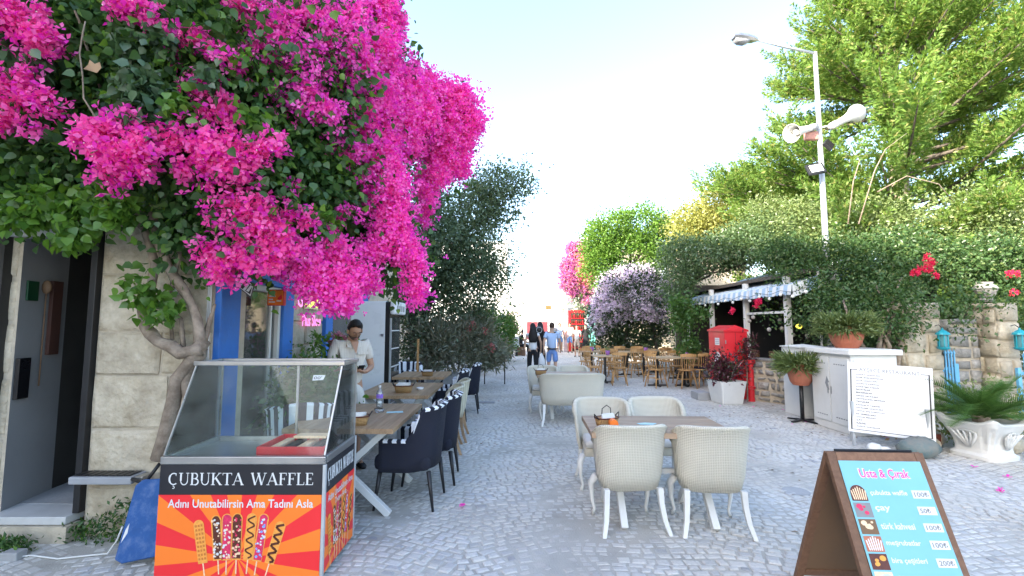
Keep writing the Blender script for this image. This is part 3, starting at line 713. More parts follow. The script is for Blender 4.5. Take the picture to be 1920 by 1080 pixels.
for k in range(6):
    MB().box(-.38, .40, -.05, -.001, .2 + k * .36, .25 + k * .36).build('shelf', m_red, rs)
    for j in range(6): MB().lathe([(.04, 0), (.045, .15), (.02, .2)], 6, (-.33 + j * .13, -.03, .255 + k * .36)).build('bottle', m_choc if (j + k) % 3 else m_red, rs)
q = thing('shop_column_display', 'pale postcard rack beside the red drinks display', 'rack', (3.35, 28.6, 0))
MB().box(-.12, .12, -.05, .05, 0, 2.0).build('frame', m_white, q)
for k in range(5): MB().box(-.1, .1, -.07, -.052, .4 + k * .3, .6 + k * .3).build('card', m_wpale if k % 2 else m_tee, q)
tl = MB().box(4.55, 5.0, 27.4, 27.5, .2, 2.9).build('teal_banner', mk('teal_cloth', (.12, .42, .38), .8)); tag(tl, 'pale teal cloth banner beside the red drinks display', 'banner')

# upper stone house behind round tree
st = thing('upper_stone_house', 'warm stone house wall with grey window behind the lilac flowering bush', 'house', (0, 0, 0))
MB().box(6.5, 13, 26, 32, 0, 6.0).build('wall', m_ystone, st)
w = MB().box(8.25, 8.95, 25.93, 25.998, 4.0, 5.4).build('window', m_grey, st); MB().box(8.35, 8.85, 25.90, 25.928, 4.1, 5.3).build('pane', m_wpale, w)
# ------------------------------------------------------------------ vegetation
def B(px, py, Y, rpx, rpy, ry, w=1.0):
    c = P(px, py, Y); return (c.x, Y, c.z, rpx * Y / 853, ry, rpy * Y / 853, w)
bv = thing('bougainvillea', 'huge magenta bougainvillea covering the stone house front and hanging over the tables', 'climbing plant', (-2.62, 3.40, 0))
bo = Vector((-2.62, 3.40, 0))
def rel(blobs, o): return [(b[0] - o[0], b[1] - o[1], b[2] - o[2], *b[3:]) for b in blobs]
leafB = [B(60, 60, 3.35, 120, 120, .25), B(200, 120, 3.35, 120, 130, .25), B(350, 120, 3.35, 120, 130, .25), B(480, 150, 3.4, 100, 130, .25), B(600, 160, 3.7, 80, 130, .35),
         B(60, 270, 3.35, 110, 90, .22), B(210, 290, 3.35, 110, 100, .22), B(350, 300, 3.35, 100, 110, .22), B(480, 320, 3.4, 90, 100, .25), B(580, 330, 3.7, 80, 100, .35), B(60, 360, 3.3, 90, 40, .2, .8),
         B(700, 160, 4.75, 65, 85, .35), B(670, 300, 4.4, 65, 85, .35), B(790, 230, 5.4, 62, 62, .3), B(845, 280, 5.5, 26, 60, .2, .5), B(705, 420, 4.6, 50, 75, .3), B(600, 450, 4.1, 55, 45, .25), B(630, 340, 3.9, 45, 50, .2),
         B(470, 440, 3.4, 70, 50, .2), B(380, 420, 3.4, 60, 50, .15, .7), B(750, 480, 4.3, 30, 60, .25, .5), B(360, 470, 3.45, 30, 40, .1, .4), B(700, 40, 4.5, 40, 60, .35, .7), B(560, 20, 3.9, 90, 60, .4),
         B(-60, 150, 3.3, 80, 150, .25), B(-60, 320, 3.3, 80, 70, .25), B(300, -60, 3.5, 350, 60, .4)]
foliage('leaves', rel(leafB, bo), 62000, .060, l_vine, bv, T_heart(), clump=.11, per=22, droop=.7, shell=.25, zmin=1.7)
freshB = [B(130, 430, 3.15, 40, 30, .08), B(170, 375, 3.1, 40, 22, .08), B(100, 385, 3.1, 50, 25, .08), B(30, 400, 3.1, 50, 22, .08), B(270, 555, 3.30, 32, 17, .07), B(300, 580, 3.3, 28, 12, .06), B(240, 540, 3.3, 25, 12, .05), B(340, 215, 3.0, 22, 25, .08, .5), B(480, 240, 3.1, 25, 20, .08, .5),
          B(600, 420, 3.5, 30, 25, .08, .5), B(225, 390, 3.1, 30, 18, .06), B(265, 230, 3.1, 60, 40, .08), B(540, 340, 3.4, 25, 20, .06, .3), B(350, 640, 3.3, 12, 18, .04, .3), B(450, 120, 3.1, 40, 25, .06, .4)]
foliage('fresh_leaves', rel(freshB, bo), 2600, .062, l_fresh, bv, T_heart(), clump=.05, per=14, droop=.8, shell=.2, zmin=.9)
tail = [B(262, 150 + 22 * k, 2.95, 24 - k * .8, 14, .07) for k in range(5)] + [B(300, 75, 3.0, 25, 12, .05), B(240, 80, 3.0, 22, 20, .05), B(30, 80, 2.95, 30, 40, .05, .5), B(60, 120, 2.95, 25, 25, .05, .5), B(390, 130, 3.0, 25, 25, .05, .5)]
foliage('hanging_leaves', rel(tail, bo), 1300, .065, leafmat('dull_vine_leaf', (.05, .10, .045), (.085, .15, .07), .3, .05), bv, T_heart(), clump=.04, per=12, droop=1.1, shell=.2, zmin=.9)
pinkN = [B(30, 40, 2.9, 60, 50, .08), B(70, 80, 2.9, 30, 35, .06), B(20, 180, 2.9, 50, 45, .08), B(95, 190, 2.9, 28, 18, .05), B(20, 225, 2.9, 30, 20, .05, .7), B(60, 245, 2.9, 14, 8, .05, .4), B(235, 10, 3.0, 35, 22, .06), B(285, 35, 3.0, 28, 20, .06),
         B(180, 260, 2.85, 50, 22, .07), B(230, 240, 2.85, 55, 26, .07), B(215, 290, 2.85, 40, 26, .07), B(262, 305, 2.85, 20, 30, .06, .8), B(215, 330, 2.85, 25, 12, .05, .6), B(285, 255, 2.9, 25, 18, .05, .7),
         B(340, 270, 3.0, 38, 22, .06), B(350, 305, 3.0, 18, 16, .05), B(400, 285, 3.0, 38, 25, .06), B(450, 300, 3.05, 45, 38, .08), B(500, 275, 3.05, 40, 18, .06), B(400, 325, 3.05, 25, 18, .05), B(430, 250, 3.05, 25, 15, .05, .6),
         B(370, 75, 3.1, 28, 14, .05), B(405, 95, 3.1, 25, 16, .05), B(430, 122, 3.1, 14, 14, .05, .6), B(385, 165, 3.1, 25, 24, .05), B(410, 200, 3.1, 26, 24, .06), B(455, 8, 3.2, 30, 16, .06), B(355, 225, 3.0, 14, 18, .05, .4), B(186, 190, 2.9, 10, 7, .03, .2), B(330, 110, 3.1, 18, 8, .04, .3), B(5, 315, 2.9, 12, 18, .04, .4),
         B(445, 345, 3.1, 40, 16, .06), B(430, 395, 3.15, 22, 22, .06), B(480, 395, 3.15, 30, 24, .07), B(460, 430, 3.15, 50, 20, .07), B(510, 430, 3.2, 40, 26, .08), B(420, 480, 3.15, 45, 16, .07), B(410, 510, 3.15, 30, 18, .06), B(470, 480, 3.15, 45, 28, .08), B(515, 480, 3.2, 30, 28, .07), B(565, 405, 3.3, 18, 24, .06, .7), B(540, 350, 3.3, 30, 14, .05, .5)]
pinkF = [B(560, 30, 3.4, 60, 40, .1), B(520, 60, 3.3, 40, 40, .1), B(545, 110, 3.35, 70, 40, .12), B(560, 170, 3.35, 60, 40, .12), B(500, 100, 3.3, 35, 22, .08), B(590, 205, 3.4, 50, 22, .1), B(640, 60, 3.6, 70, 60, .15), B(650, 140, 3.7, 60, 70, .18), B(620, 100, 3.5, 60, 60, .15),
         B(720, 20, 4.3, 40, 40, .2), B(735, 55, 4.3, 32, 30, .15), B(700, 100, 4.2, 60, 50, .25), B(690, 180, 4.0, 60, 60, .25), B(660, 210, 3.9, 50, 40, .2), B(760, 160, 4.6, 50, 30, .25), B(810, 165, 4.9, 55, 28, .25), B(760, 200, 4.5, 60, 30, .25), B(850, 195, 5.0, 45, 30, .22),
         B(885, 225, 5.1, 18, 25, .15), B(870, 265, 5.1, 22, 32, .15), B(890, 250, 5.1, 12, 30, .12, .6), B(835, 245, 5.0, 30, 40, .2), B(830, 295, 5.0, 30, 25, .15), B(868, 305, 5.1, 14, 28, .1), B(815, 330, 4.9, 28, 22, .12), B(802, 365, 4.8, 18, 28, .1), B(795, 400, 4.8, 14, 24, .08, .8),
         B(745, 245, 4.4, 40, 30, .2), B(760, 270, 4.5, 30, 28, .2), B(690, 250, 4.0, 70, 28, .2), B(645, 285, 3.7, 40, 14, .1), B(700, 300, 4.0, 45, 30, .18), B(720, 345, 4.0, 45, 34, .18), B(730, 390, 4.0, 42, 34, .18), B(735, 430, 4.0, 40, 34, .15), B(755, 470, 4.0, 32, 34, .12), B(775, 505, 4.0, 30, 30, .12), B(780, 545, 4.0, 20, 24, .08), B(770, 230, 4.5, 50, 30, .2),
         B(580, 500, 3.5, 60, 30, .12), B(555, 470, 3.4, 35, 25, .08), B(620, 470, 3.6, 40, 22, .1), B(610, 530, 3.55, 60, 28, .12), B(640, 560, 3.55, 24, 20, .08), B(600, 560, 3.5, 26, 14, .06, .6), B(665, 520, 3.7, 40, 30, .12), B(650, 410, 3.7, 25, 16, .06, .6), B(700, 470, 3.9, 25, 30, .1, .7), B(610, 445, 3.6, 24, 16, .06, .6), B(770, 110, 4.6, 18, 12, .08, .3), B(880, 165, 5.1, 7, 5, .05, .15)]
def bracts(nm, blobs, n, size, mat, clump, par, o):
    pos, out = in_blobs(rel(blobs, o), n, clump, 20, .15)
    up = rng.normal(size=pos.shape); up[:, 2] += .1
    nz = out * .6 + rng.normal(size=pos.shape) * .6; nz[:, 1] -= .5
    x = np.cross(up, nz); up = np.cross(nz, x)
    c = cloud(nm, pos, up, size * (.7 + .6 * rng.random(len(pos))), T_bract(), mat, par, nrm=nz * 1.0)
    k = rng.random(len(pos)) < .22
    cloud('flower_centres', pos[k] + nz[k] / np.linalg.norm(nz[k], axis=1, keepdims=True) * size * .35, rng.normal(size=(k.sum(), 3)), size * .22, T_dot, f_white, par)
bracts('bracts', pinkN, 5600, .041, f_pinkd, .040, bv, bo)
bracts('bracts', pinkF, 31000, .036, f_pink, .047, bv, bo)
def L3(l): return [Vector(P(*q)) - bo for q in l]
vt = [(L3([(300, 860, 3.42), (322, 780, 3.42), (335, 710, 3.42), (368, 665, 3.40), (382, 640, 3.40)]), [.055, .05, .045, .06, .05]),
      (L3([(378, 655, 3.38), (340, 662, 3.36), (300, 640, 3.36), (272, 610, 3.38), (266, 575, 3.4), (285, 540, 3.42), (288, 500, 3.42), (275, 440, 3.42), (255, 380, 3.42), (240, 300, 3.4)]), [.05, .042, .042, .04, .035, .032, .03, .03, .03, .02]),
      (L3([(378, 655, 3.40), (372, 600, 3.40), (345, 545, 3.40), (315, 500, 3.40), (295, 440, 3.40), (285, 380, 3.4), (320, 280, 3.4)]), [.045, .032, .034, .034, .034, .034, .02]),
      (L3([(350, 560, 3.42), (325, 520, 3.44), (300, 460, 3.44), (262, 420, 3.44), (262, 340, 3.44)]), [.022, .024, .026, .028, .02]),
      (L3([(380, 640, 3.43), (392, 600, 3.46), (403, 570, 3.47)]), [.03, .016, .01]),
      (L3([(322, 640, 3.45), (318, 560, 3.46), (335, 480, 3.46), (340, 420, 3.46)]), [.012, .012, .012, .01]),
      (L3([(345, 660, 3.42), (338, 600, 3.42), (310, 575, 3.42), (290, 570, 3.4)]), [.018, .016, .014, .01]),
      (L3([(352, 800, 3.45), (350, 740, 3.44), (352, 700, 3.43), (370, 665, 3.42)]), [.03, .03, .03, .03]),
      (L3([(320, 280, 3.4), (420, 200, 3.5), (560, 180, 3.8), (700, 200, 4.3), (830, 240, 5.0)]), [.03, .03, .025, .02, .01]),
      (L3([(285, 380, 3.4), (420, 380, 3.5), (560, 360, 3.7), (700, 340, 4.1), (740, 460, 4.1)]), [.03, .025, .02, .015, .008]),
      (L3([(240, 300, 3.4), (200, 200, 3.3), (155, 60, 3.1), (140, 20, 3.0)]), [.02, .012, .008, .006]),
      (L3([(200, 260, 3.0), (158, 180, 2.9), (150, 100, 2.9), (160, 40, 2.9)]), [.005, .005, .005, .004])]
for i, (p_, r_) in enumerate(vt):
    q = []; rr = []
    for k in range(len(p_) - 1):
        for t in (0, .5): v = p_[k].lerp(p_[k + 1], t); q.append(v + Vector((rnd.gauss(0, .006), rnd.gauss(0, .004), rnd.gauss(0, .006)))); rr.append((r_[k] * (1 - t) + r_[k + 1] * t) * rnd.uniform(.88, 1.15))
    q.append(p_[-1]); rr.append(r_[-1])
    MB().tube(q, rr, 9).build('trunk' if i in (0, 7) else 'stem', m_bark, bv, smooth=True)
dl = MB().poly([(-.05, -.02), (.03, -.04), (.06, .0), (.05, .035), (.02, .02), (-.01, .045), (-.02, .01)], 0, .002).build('dead_leaf', mk('dead_leaf', (.50, .33, .20), .8), bv, mat=frame(P(172, 125, 3.05) - bo, (1, .2, 0), (0, -.2, 1)))

# --- dark tree on the left, oleander, vine hedge
def tree(name, label, cat, base, blobs, n, size, mat, trunkpts, bark=m_bark2, clump=.2, per=24, droop=.2, shell=.45, tmpl=None, group=None, branches=10, extra=None, zmin=.1):
    t = thing(name, label, cat, base, group=group); b = Vector(base)
    bl = rel(blobs, base)
    foliage('crown', bl, n, size, mat, t, tmpl, clump, per, droop, shell, zmin)
    for pts, rads in trunkpts: MB().tube([Vector(p) - b for p in pts], rads, 9).build('trunk', bark, t, smooth=True)
    if branches and trunkpts:
        m = MB(); st = Vector(trunkpts[0][0][-1]) - b; r_ = random.Random(len(label))
        for k in range(branches):
            q = bl[k % len(bl)]; e = Vector((q[0] + r_.uniform(-.6, .6) * q[3], q[1] + r_.uniform(-.5, .5) * q[4], q[2] + r_.uniform(-.4, .7) * q[5]))
            m.tube(wob(st, e, 4, .05 + .04 * (e - st).length, r_), [trunkpts[0][1][-1] * x for x in (.7, .5, .35, .22, .1)], 6)
        m.build('branches', bark, t, smooth=True)
    return t
lt = [B(800, 420, 10.5, 55, 95, .9), B(850, 470, 11.5, 75, 80, 1), B(885, 400, 12, 55, 60, .9), B(925, 345, 12.2, 48, 34, .7, .8), B(965, 350, 12.3, 38, 30, .5, .6), B(985, 335, 12.3, 22, 16, .3, .3), B(940, 400, 12.3, 38, 28, .5, .6), B(890, 520, 12, 65, 45, .9),
      B(925, 490, 12.2, 40, 32, .5, .7), B(815, 560, 11.5, 60, 60, .8), B(880, 580, 12, 50, 26, .6, .7), B(930, 585, 12.3, 32, 13, .3, .3), B(800, 640, 11.3, 45, 40, .6, .7), B(945, 545, 12.3, 28, 8, .2, .12), B(785, 640, 12.5, 35, 45, .5), B(770, 560, 11.8, 35, 60, .5), B(960, 495, 12.3, 20, 10, .2, .12), B(975, 395, 12.3, 20, 8, .2, .1), B(770, 330, 10.5, 30, 60, .5, .5)]
tree('dark_tree', 'dark leaved leaning tree rising behind the white fridge on the left', 'tree', (-2.3, 12.0, 0), lt, 36000, .090, l_dark,
     [([(-2.3, 12, 0), (-2.25, 12, 1.0), P(790, 610, 12), P(815, 540, 12), P(850, 470, 12)], [.14, .12, .10, .09, .07]), ([(-2.5, 11.6, 0), P(775, 640, 11.6), P(770, 560, 11.5), P(800, 430, 11)], [.10, .09, .08, .05])], clump=.16, branches=17, shell=.3)
ow = [B(870, 645, 11.5, 50, 40, .5), B(910, 660, 12, 36, 26, .4), B(820, 650, 11, 45, 45, .5), B(890, 620, 12, 28, 22, .4), B(940, 668, 12.5, 18, 14, .3, .4)]
ol = thing('oleander', 'grey green oleander bush with few salmon flowers behind the third table', 'shrub', (-1.35, 11.9, .4))
foliage('leaves', rel(ow, (-1.35, 11.9, .4)), 9500, .17, l_olea, ol, T_leaf(.2), clump=.13, per=18, droop=-.35, shell=.2)
for (a, b_) in ((878, 617), (885, 612), (907, 618), (862, 650), (920, 650), (858, 655), (1000, 700)):
    if a < 990: foliage('flowers', rel([B(a, b_, 11.4, 5, 4, .06)], (-1.35, 11.9, .4)), 45, .045, f_salmon, ol, T_bract(), clump=.03, per=9, droop=0)
for k in range(9):
    x0 = rnd.uniform(-.9, .5); MB().tube(wob((x0 * .5, rnd.uniform(-.3, .2), -.4), (x0 * 1.6, rnd.uniform(-.6, .1), rnd.uniform(.5, 1.0)), 4, .05, rnd), [.022, .02, .016, .012, .008], 6).build('stem', m_palebark, ol, smooth=True)
hd = [B(915, 622, 19, 32, 36, .8), B(940, 620, 20, 24, 32, .8), B(900, 605, 18, 26, 24, .7), B(890, 640, 17.5, 22, 24, .6), B(950, 640, 21, 10, 26, .5, .5)]
tree('vine_hedge', 'bright green vine hedge spilling over the wall beyond the oleander', 'hedge', (-.9, 19, 0), hd, 11000, .11, l_hedge, [([(-1.0, 19.3, 0), (-1.0, 19.3, 1.5)], [.06, .05])], clump=.16, branches=3, shell=.5)
tree('street_bush', 'small reddish green bush at the left corner of the far street', 'shrub', (-.35, 29.5, 0), [B(962, 605, 29, 10, 20, .5), B(955, 620, 28, 8, 25, .5)], 1500, .14, leafmat('reddish_bush', (.14, .06, .05), (.10, .14, .05), .3), [([(-.3, 29.5, 0), (-.3, 29.5, 1.2)], [.05, .04])], branches=2)
# pale trunk stumps between fridge and oleander
for k, (x, y) in enumerate(((-2.15, 11.0), (-2.4, 11.2))):
    o = MB().tube(wob((x, y, 0), (x + .15 + .12 * k, y + .1, 1.35 + .3 * k), 4, .04, rnd), [.10, .09, .10, .08, .06], 9).build('pale_trunk', m_palebark, smooth=True)
    tag(o, ('short whitewashed trunk beside the fridge, nearer of two', 'taller whitewashed trunk under the dark tree leaves')[k], 'tree trunk')

# --- trees of the right side
rt = [B(1150, 440, 22, 50, 40, 1.4), B(1205, 425, 22, 50, 34, 1.4), B(1180, 480, 22, 70, 45, 1.5), B(1130, 500, 21.5, 34, 38, 1), B(1125, 460, 21.5, 30, 40, 1), B(1235, 450, 22.5, 28, 40, 1), B(1145, 545, 21, 24, 28, .7)]
tree('round_tree', 'rounded bright green tree between the pink bougainvillea and the stone house', 'tree', (5.2, 22, 0), rt, 26000, .13, l_round, [([(5.2, 22, 0), (5.1, 22, 2.0), (5.2, 22, 3.2)], [.2, .17, .13])], clump=.20, per=34, branches=14, shell=.75)
pb = [B(1080, 470, 27, 18, 18, .7), B(1075, 505, 27, 24, 32, .8), B(1092, 500, 27, 18, 40, .8), B(1068, 530, 27, 18, 26, .6), B(1100, 540, 26.8, 12, 28, .5)]
pbt = tree('purple_bougainvillea', 'pink and purple bougainvillea hanging over the far shop front', 'climbing plant', (4.2, 27.4, 0), [B(1090, 530, 27.3, 20, 30, .6), B(1090, 560, 27.3, 14, 18, .5)], 3500, .12, l_dark, [([(5.0, 27.6, 0), (4.8, 27.5, 2.4)], [.1, .08])], clump=.2, branches=4)
pos, out = in_blobs(rel(pb, (4.2, 27.4, 0)), 11000, .16, 24, .5); cloud('bracts', pos, rng.normal(size=pos.shape), .085, T_bract(), f_purple, pbt)
pos, out = in_blobs(rel([B(1096, 500, 26.5, 13, 36, .4)], (4.2, 27.4, 0)), 2600, .14, 24, .4); cloud('bracts', pos, rng.normal(size=pos.shape), .085, T_bract(), f_salmon, pbt)
lb = [B(1180, 540, 16.5, 55, 38, .9), B(1220, 565, 16.2, 42, 38, .8), B(1150, 570, 16.8, 36, 36, .8), B(1195, 525, 16.8, 40, 26, .8), B(1125, 600, 17, 22, 26, .6, .8), B(1235, 545, 16.4, 26, 26, .6)]
lbt = tree('lilac_bush', 'large lilac flowering shrub arching above the wooden cafe tables', 'flowering shrub', (4.2, 17, 0), lb + [B(1160, 650, 18.6, 60, 26, .4), B(1240, 640, 18.6, 40, 34, .4), B(1190, 640, 18.2, 50, 34, .4), B(1190, 620, 17.2, 60, 32, .8), B(1150, 635, 17.4, 40, 24, .7), B(1215, 600, 17, 40, 32, .6)], 22000, .10, leafmat('lilac_bush_leaf', (.02, .045, .018), (.045, .085, .028), .3),
     [([(4.3, 17.3, 0), (4.3, 17.2, 1.3), (4.4, 17, 2.0)], [.09, .08, .06]), ([(5.4, 17, 0), (5.3, 17, 1.4), (5.0, 16.8, 2.4)], [.07, .06, .05])], clump=.16, branches=10, shell=.55)
pos, out = in_blobs(rel(lb, (4.2, 17, 0)), 15000, .085, 22, .80); cloud('flowers', pos, rng.normal(size=pos.shape), .048, T_bract(), f_lilac, lbt)
gl = [B(1275, 480, 13.5, 30, 36, .8), B(1330, 480, 13, 60, 34, .9), B(1390, 465, 12.5, 60, 40, .9), B(1270, 540, 13.5, 25, 34, .6), B(1290, 520, 13, 20, 20, .4), B(1440, 445, 12, 50, 34, .8)]
tree('grey_green_tree', 'shaded grey green tree leaning over the striped awning', 'tree', (5.2, 13.6, 0), gl, 22000, .075, leafmat('dull_green_leaf', (.075, .14, .06), (.13, .20, .08), .35), [([(4.95, 13.6, 0), (4.95, 13.6, 1.6), (5.2, 13.4, 2.8)], [.09, .08, .07])], clump=.14, branches=12, shell=.5)  # two dull greens mixed at random from leaf to leaf
tree('awning_vine', 'yellow green vine leaves climbing the awning post beside the lilac bush', 'climbing plant', (4.9, 12.6, 0), [B(1280, 600, 12.4, 16, 24, .25), B(1290, 650, 12.4, 14, 26, .25), B(1275, 575, 12.4, 22, 14, .25), B(1310, 590, 12.2, 26, 9, .2, .6)], 3800, .085, l_hedge, [([(4.85, 12.7, 0), (4.8, 12.6, 2.0)], [.03, .02])], clump=.09, branches=3)
yl = [B(1370, 390, 18, 60, 50, 1.5), B(1310, 415, 18, 45, 34, 1.2), B(1430, 380, 17.5, 60, 46, 1.5), B(1480, 400, 17, 60, 50, 1.2), B(1360, 435, 18, 70, 26, 1.2), B(1285, 440, 18, 20, 20, .8)]
tree('yellow_tree', 'sunlit pale yellow green tree behind the awning', 'tree', (9.2, 18.5, 0), yl, 30000, .12, l_yellow, [([(9.2, 18.5, 0), (9.2, 18.4, 2.4), (9.3, 18.2, 4.5)], [.22, .2, .15])], clump=.20, per=30, branches=14, shell=.55)
# big cypress
ct = thing('cypress_tree', 'huge feathery cypress tree filling the upper right behind the lamp post', 'tree', (11.8, 13.6, 0))
hs = np.array([1.5, 3.5, 5.0, 6.0, 7.3, 8.8, 10.2, 11.6, 13.0]); Rs = np.array([3.4, 4.2, 4.9, 5.5, 4.9, 4.0, 3.0, 1.9, .5])
br = MB(); pp = []; uu = []; ssz = []; r_ = random.Random(3)
for k in range(215):
    h = 2.0 + 11 * r_.random() ** .95; Rr = np.interp(h, hs, Rs) * r_.uniform(.78, 1.08); az = k * 2.399 + r_.gauss(0, .2)
    d = Vector((math.cos(az), math.sin(az), r_.uniform(.08, .36))).normalized()
    if d.y > .6 and h < 9: continue
    base = Vector((0, 0, h - .25 * Rr)); tip = base + d * Rr
    br.tube([base, base.lerp(tip, .5) + Vector((0, 0, -.12)), tip], [.07, .04, .01], 5)
    npl = int(6 + 4.4 * Rr)
    for j in range(npl):
        t = .25 + .78 * (j + r_.random()) / npl; sd = d.cross(Vector((0, 0, 1))).normalized() * (1 if j % 2 else -1)
        q = base.lerp(tip, t) + Vector((0, 0, -.12 * math.sin(min(t, 1) * math.pi)))
        ax = (d * r_.uniform(.6, 1.1) + sd * r_.uniform(.1, .9) + Vector((0, 0, r_.uniform(.20, .85)))).normalized(); L = r_.uniform(.65, 1.25) * (1.15 - .35 * t)
        bend = Vector((0, 0, r_.uniform(.0, .25)))
        n = int(95 * L)
        T = rng.random(n) ** .8; ang = rng.random(n) * 6.283; rr_ = (.20 * (1 - T) ** .8 + .02) * L
        e1 = ax.cross(Vector((0, 0, 1))).normalized(); e2 = ax.cross(e1)
        A_ = np.array(ax); E1 = np.array(e1); E2 = np.array(e2)
        rad_ = np.cos(ang)[:, None] * E1 + np.sin(ang)[:, None] * E2
        pos = np.array(q) + T[:, None] * L * A_ + (T ** 2)[:, None] * np.array(bend) + rad_ * (rr_ * rng.random(n) ** .5)[:, None]
        pp.append(pos); uu.append(A_ * .8 + rad_ * .75 + rng.normal(size=(n, 3)) * .22); ssz.append((.10 + .09 * rng.random(n)) * (1.15 - .4 * T))
T_tuft = (np.array([[0, 0, 0], [.13, .35, .03], [.06, 1.0, 0], [-.02, .55, -.02], [-.22, .85, .05], [-.12, .3, .0], [.28, .75, -.04]]), [(0, 1, 2, 3), (0, 3, 4, 5), (0, 6, 1)])
cloud('crown', np.concatenate(pp), np.concatenate(uu), np.concatenate(ssz), T_tuft, l_cyp, ct)
br.build('branches', m_bark2, ct, smooth=True)
MB().tube([(0, 0, 0), (0, 0, 5), (.1, 0, 10), (0, 0, 13.2)], [.35, .28, .14, .03], 10).build('trunk', m_bark, ct, smooth=True)
for k, (l0) in enumerate([[(1645, 360, 9.2), (1700, 330, 9.0), (1760, 345, 9.0), (1790, 380, 9)], [(1610, 420, 9.2), (1640, 320, 9.2), (1660, 280, 9.2), (1700, 250, 9.2)], [(1590, 420, 9.3), (1600, 340, 9.3), (1612, 300, 9.3)]]):
    MB().tube([P(*q) - Vector((11.8, 13.6, 0)) for q in l0], [.014, .011, .008, .005][:len(l0)], 5).build('bare_twig', m_bark, ct, smooth=True)
# vine hedge over the right gateway
vh = [B(1475, 478, 9.8, 50, 28, .5), B(1520, 520, 9.2, 60, 50, .6), B(1590, 510, 8.8, 60, 60, .6), B(1660, 500, 8.4, 70, 60, .6), B(1740, 490, 8.4, 70, 45, .6), B(1820, 500, 8.2, 80, 38, .6), B(1560, 470, 8.9, 40, 30, .4), B(1700, 455, 8.5, 40, 24, .4), B(1880, 468, 8.1, 40, 26, .4), B(1480, 470, 9.6, 40, 28, .4), B(1910, 510, 8.0, 70, 50, .6), B(1990, 520, 7.8, 70, 60, .5), B(1440, 585, 9.0, 18, 26, .15, .25), B(1515, 590, 9, 28, 35, .3, .6),
      B(1560, 580, 8.4, 45, 55, .4), B(1610, 590, 7.9, 40, 60, .35), B(1655, 600, 7.6, 45, 60, .35), B(1680, 555, 7.8, 50, 40, .35), B(1800, 570, 7.9, 45, 32, .35), B(1850, 600, 7.9, 40, 26, .3, .7), B(1780, 600, 7.9, 30, 26, .3, .6), B(1915, 585, 7.9, 26, 45, .3, .7), B(1725, 572, 7.2, 40, 18, .15, .5), B(1800, 560, 7.1, 40, 22, .15, .6), B(1880, 560, 7.1, 40, 20, .15, .6), B(1690, 600, 7.2, 24, 36, .15, .6), B(1815, 610, 7.3, 26, 26, .12, .4)]
o0 = (6.2, 7.9, 0)
vht = thing('gateway_vine', 'dense green vine with a few red flowers draped over the stone gateway', 'climbing plant', o0)
foliage('leaves', rel(vh, o0), 52000, .058, leafmat('gateway_vine_leaf', (.045, .10, .035), (.085, .155, .05), .38, .03, (.15, .20, .07), .08), vht, T_leaf(.6), clump=.11, per=24, droop=.4, shell=.45, zmin=1.2)
up_ = [B(1500, 420, 11.4, 50, 45, .8), B(1570, 455, 11.0, 60, 36, .7), B(1640, 410, 10.8, 55, 40, .7), B(1720, 440, 10.4, 70, 45, .7), B(1800, 405, 10.2, 50, 50, .7), B(1870, 440, 9.8, 60, 50, .7), B(1915, 390, 10, 50, 40, .6), B(1440, 420, 12.4, 50, 50, .8), B(1560, 400, 11.6, 34, 30, .5)]
t2 = thing('olive_tree', 'pale sunlit leafy tree top between the vine and the cypress', 'tree', (9.5, 11, 0))
foliage('crown', rel(up_, (9.5, 11, 0)), 26000, .075, l_olive, t2, T_leaf(.5), clump=.13, per=30, droop=.1, shell=.5, zmin=1.5)
MB().tube([(0, 0, 0), (.1, 0, 2), (-.1, 0, 3.4)], [.14, .12, .08], 8).build('trunk', m_bark, t2, smooth=True)
for (a, b_, r1_) in ((1730, 505, 14), (1745, 495, 12), (1715, 510, 8), (1755, 515, 7), (1740, 482, 6), (1898, 512, 10), (1903, 547, 7), (1424, 563, 8), (1375, 583, 7), (1418, 573, 5), (1535, 602, 2)):
    foliage('red_flowers', rel([B(a, b_, 7.5 if a > 1600 else 8.9, r1_, r1_ * .7, .08)], o0), int(10 + r1_ * 5), .026, f_red, vht, T_bract(), clump=.02, per=9, droop=0, shell=.2)
for k, l0 in enumerate([[(1640, 700, 7.4), (1650, 640, 7.4), (1665, 590, 7.5), (1690, 520, 7.8)], [(1660, 700, 7.4), (1655, 660, 7.4), (1675, 600, 7.5), (1640, 530, 7.8)], [(1682, 690, 7.4), (1690, 640, 7.4), (1672, 600, 7.5), (1700, 560, 7.6)], [(1630, 700, 7.5), (1625, 660, 7.5), (1600, 620, 7.6), (1580, 560, 7.9)], [(1655, 705, 7.35), (1668, 650, 7.35), (1648, 610, 7.4), (1690, 540, 7.7)], [(1700, 690, 7.4), (1688, 610, 7.5), (1720, 560, 7.6)]]):
    l0 = [(l0[0][0], 790, l0[0][2])] + l0
    MB().tube([P(*q) - Vector(o0) for q in l0], [.045, .04, .035, .028, .015][:len(l0)], 7).build('trunk', m_bark, vht, smooth=True)
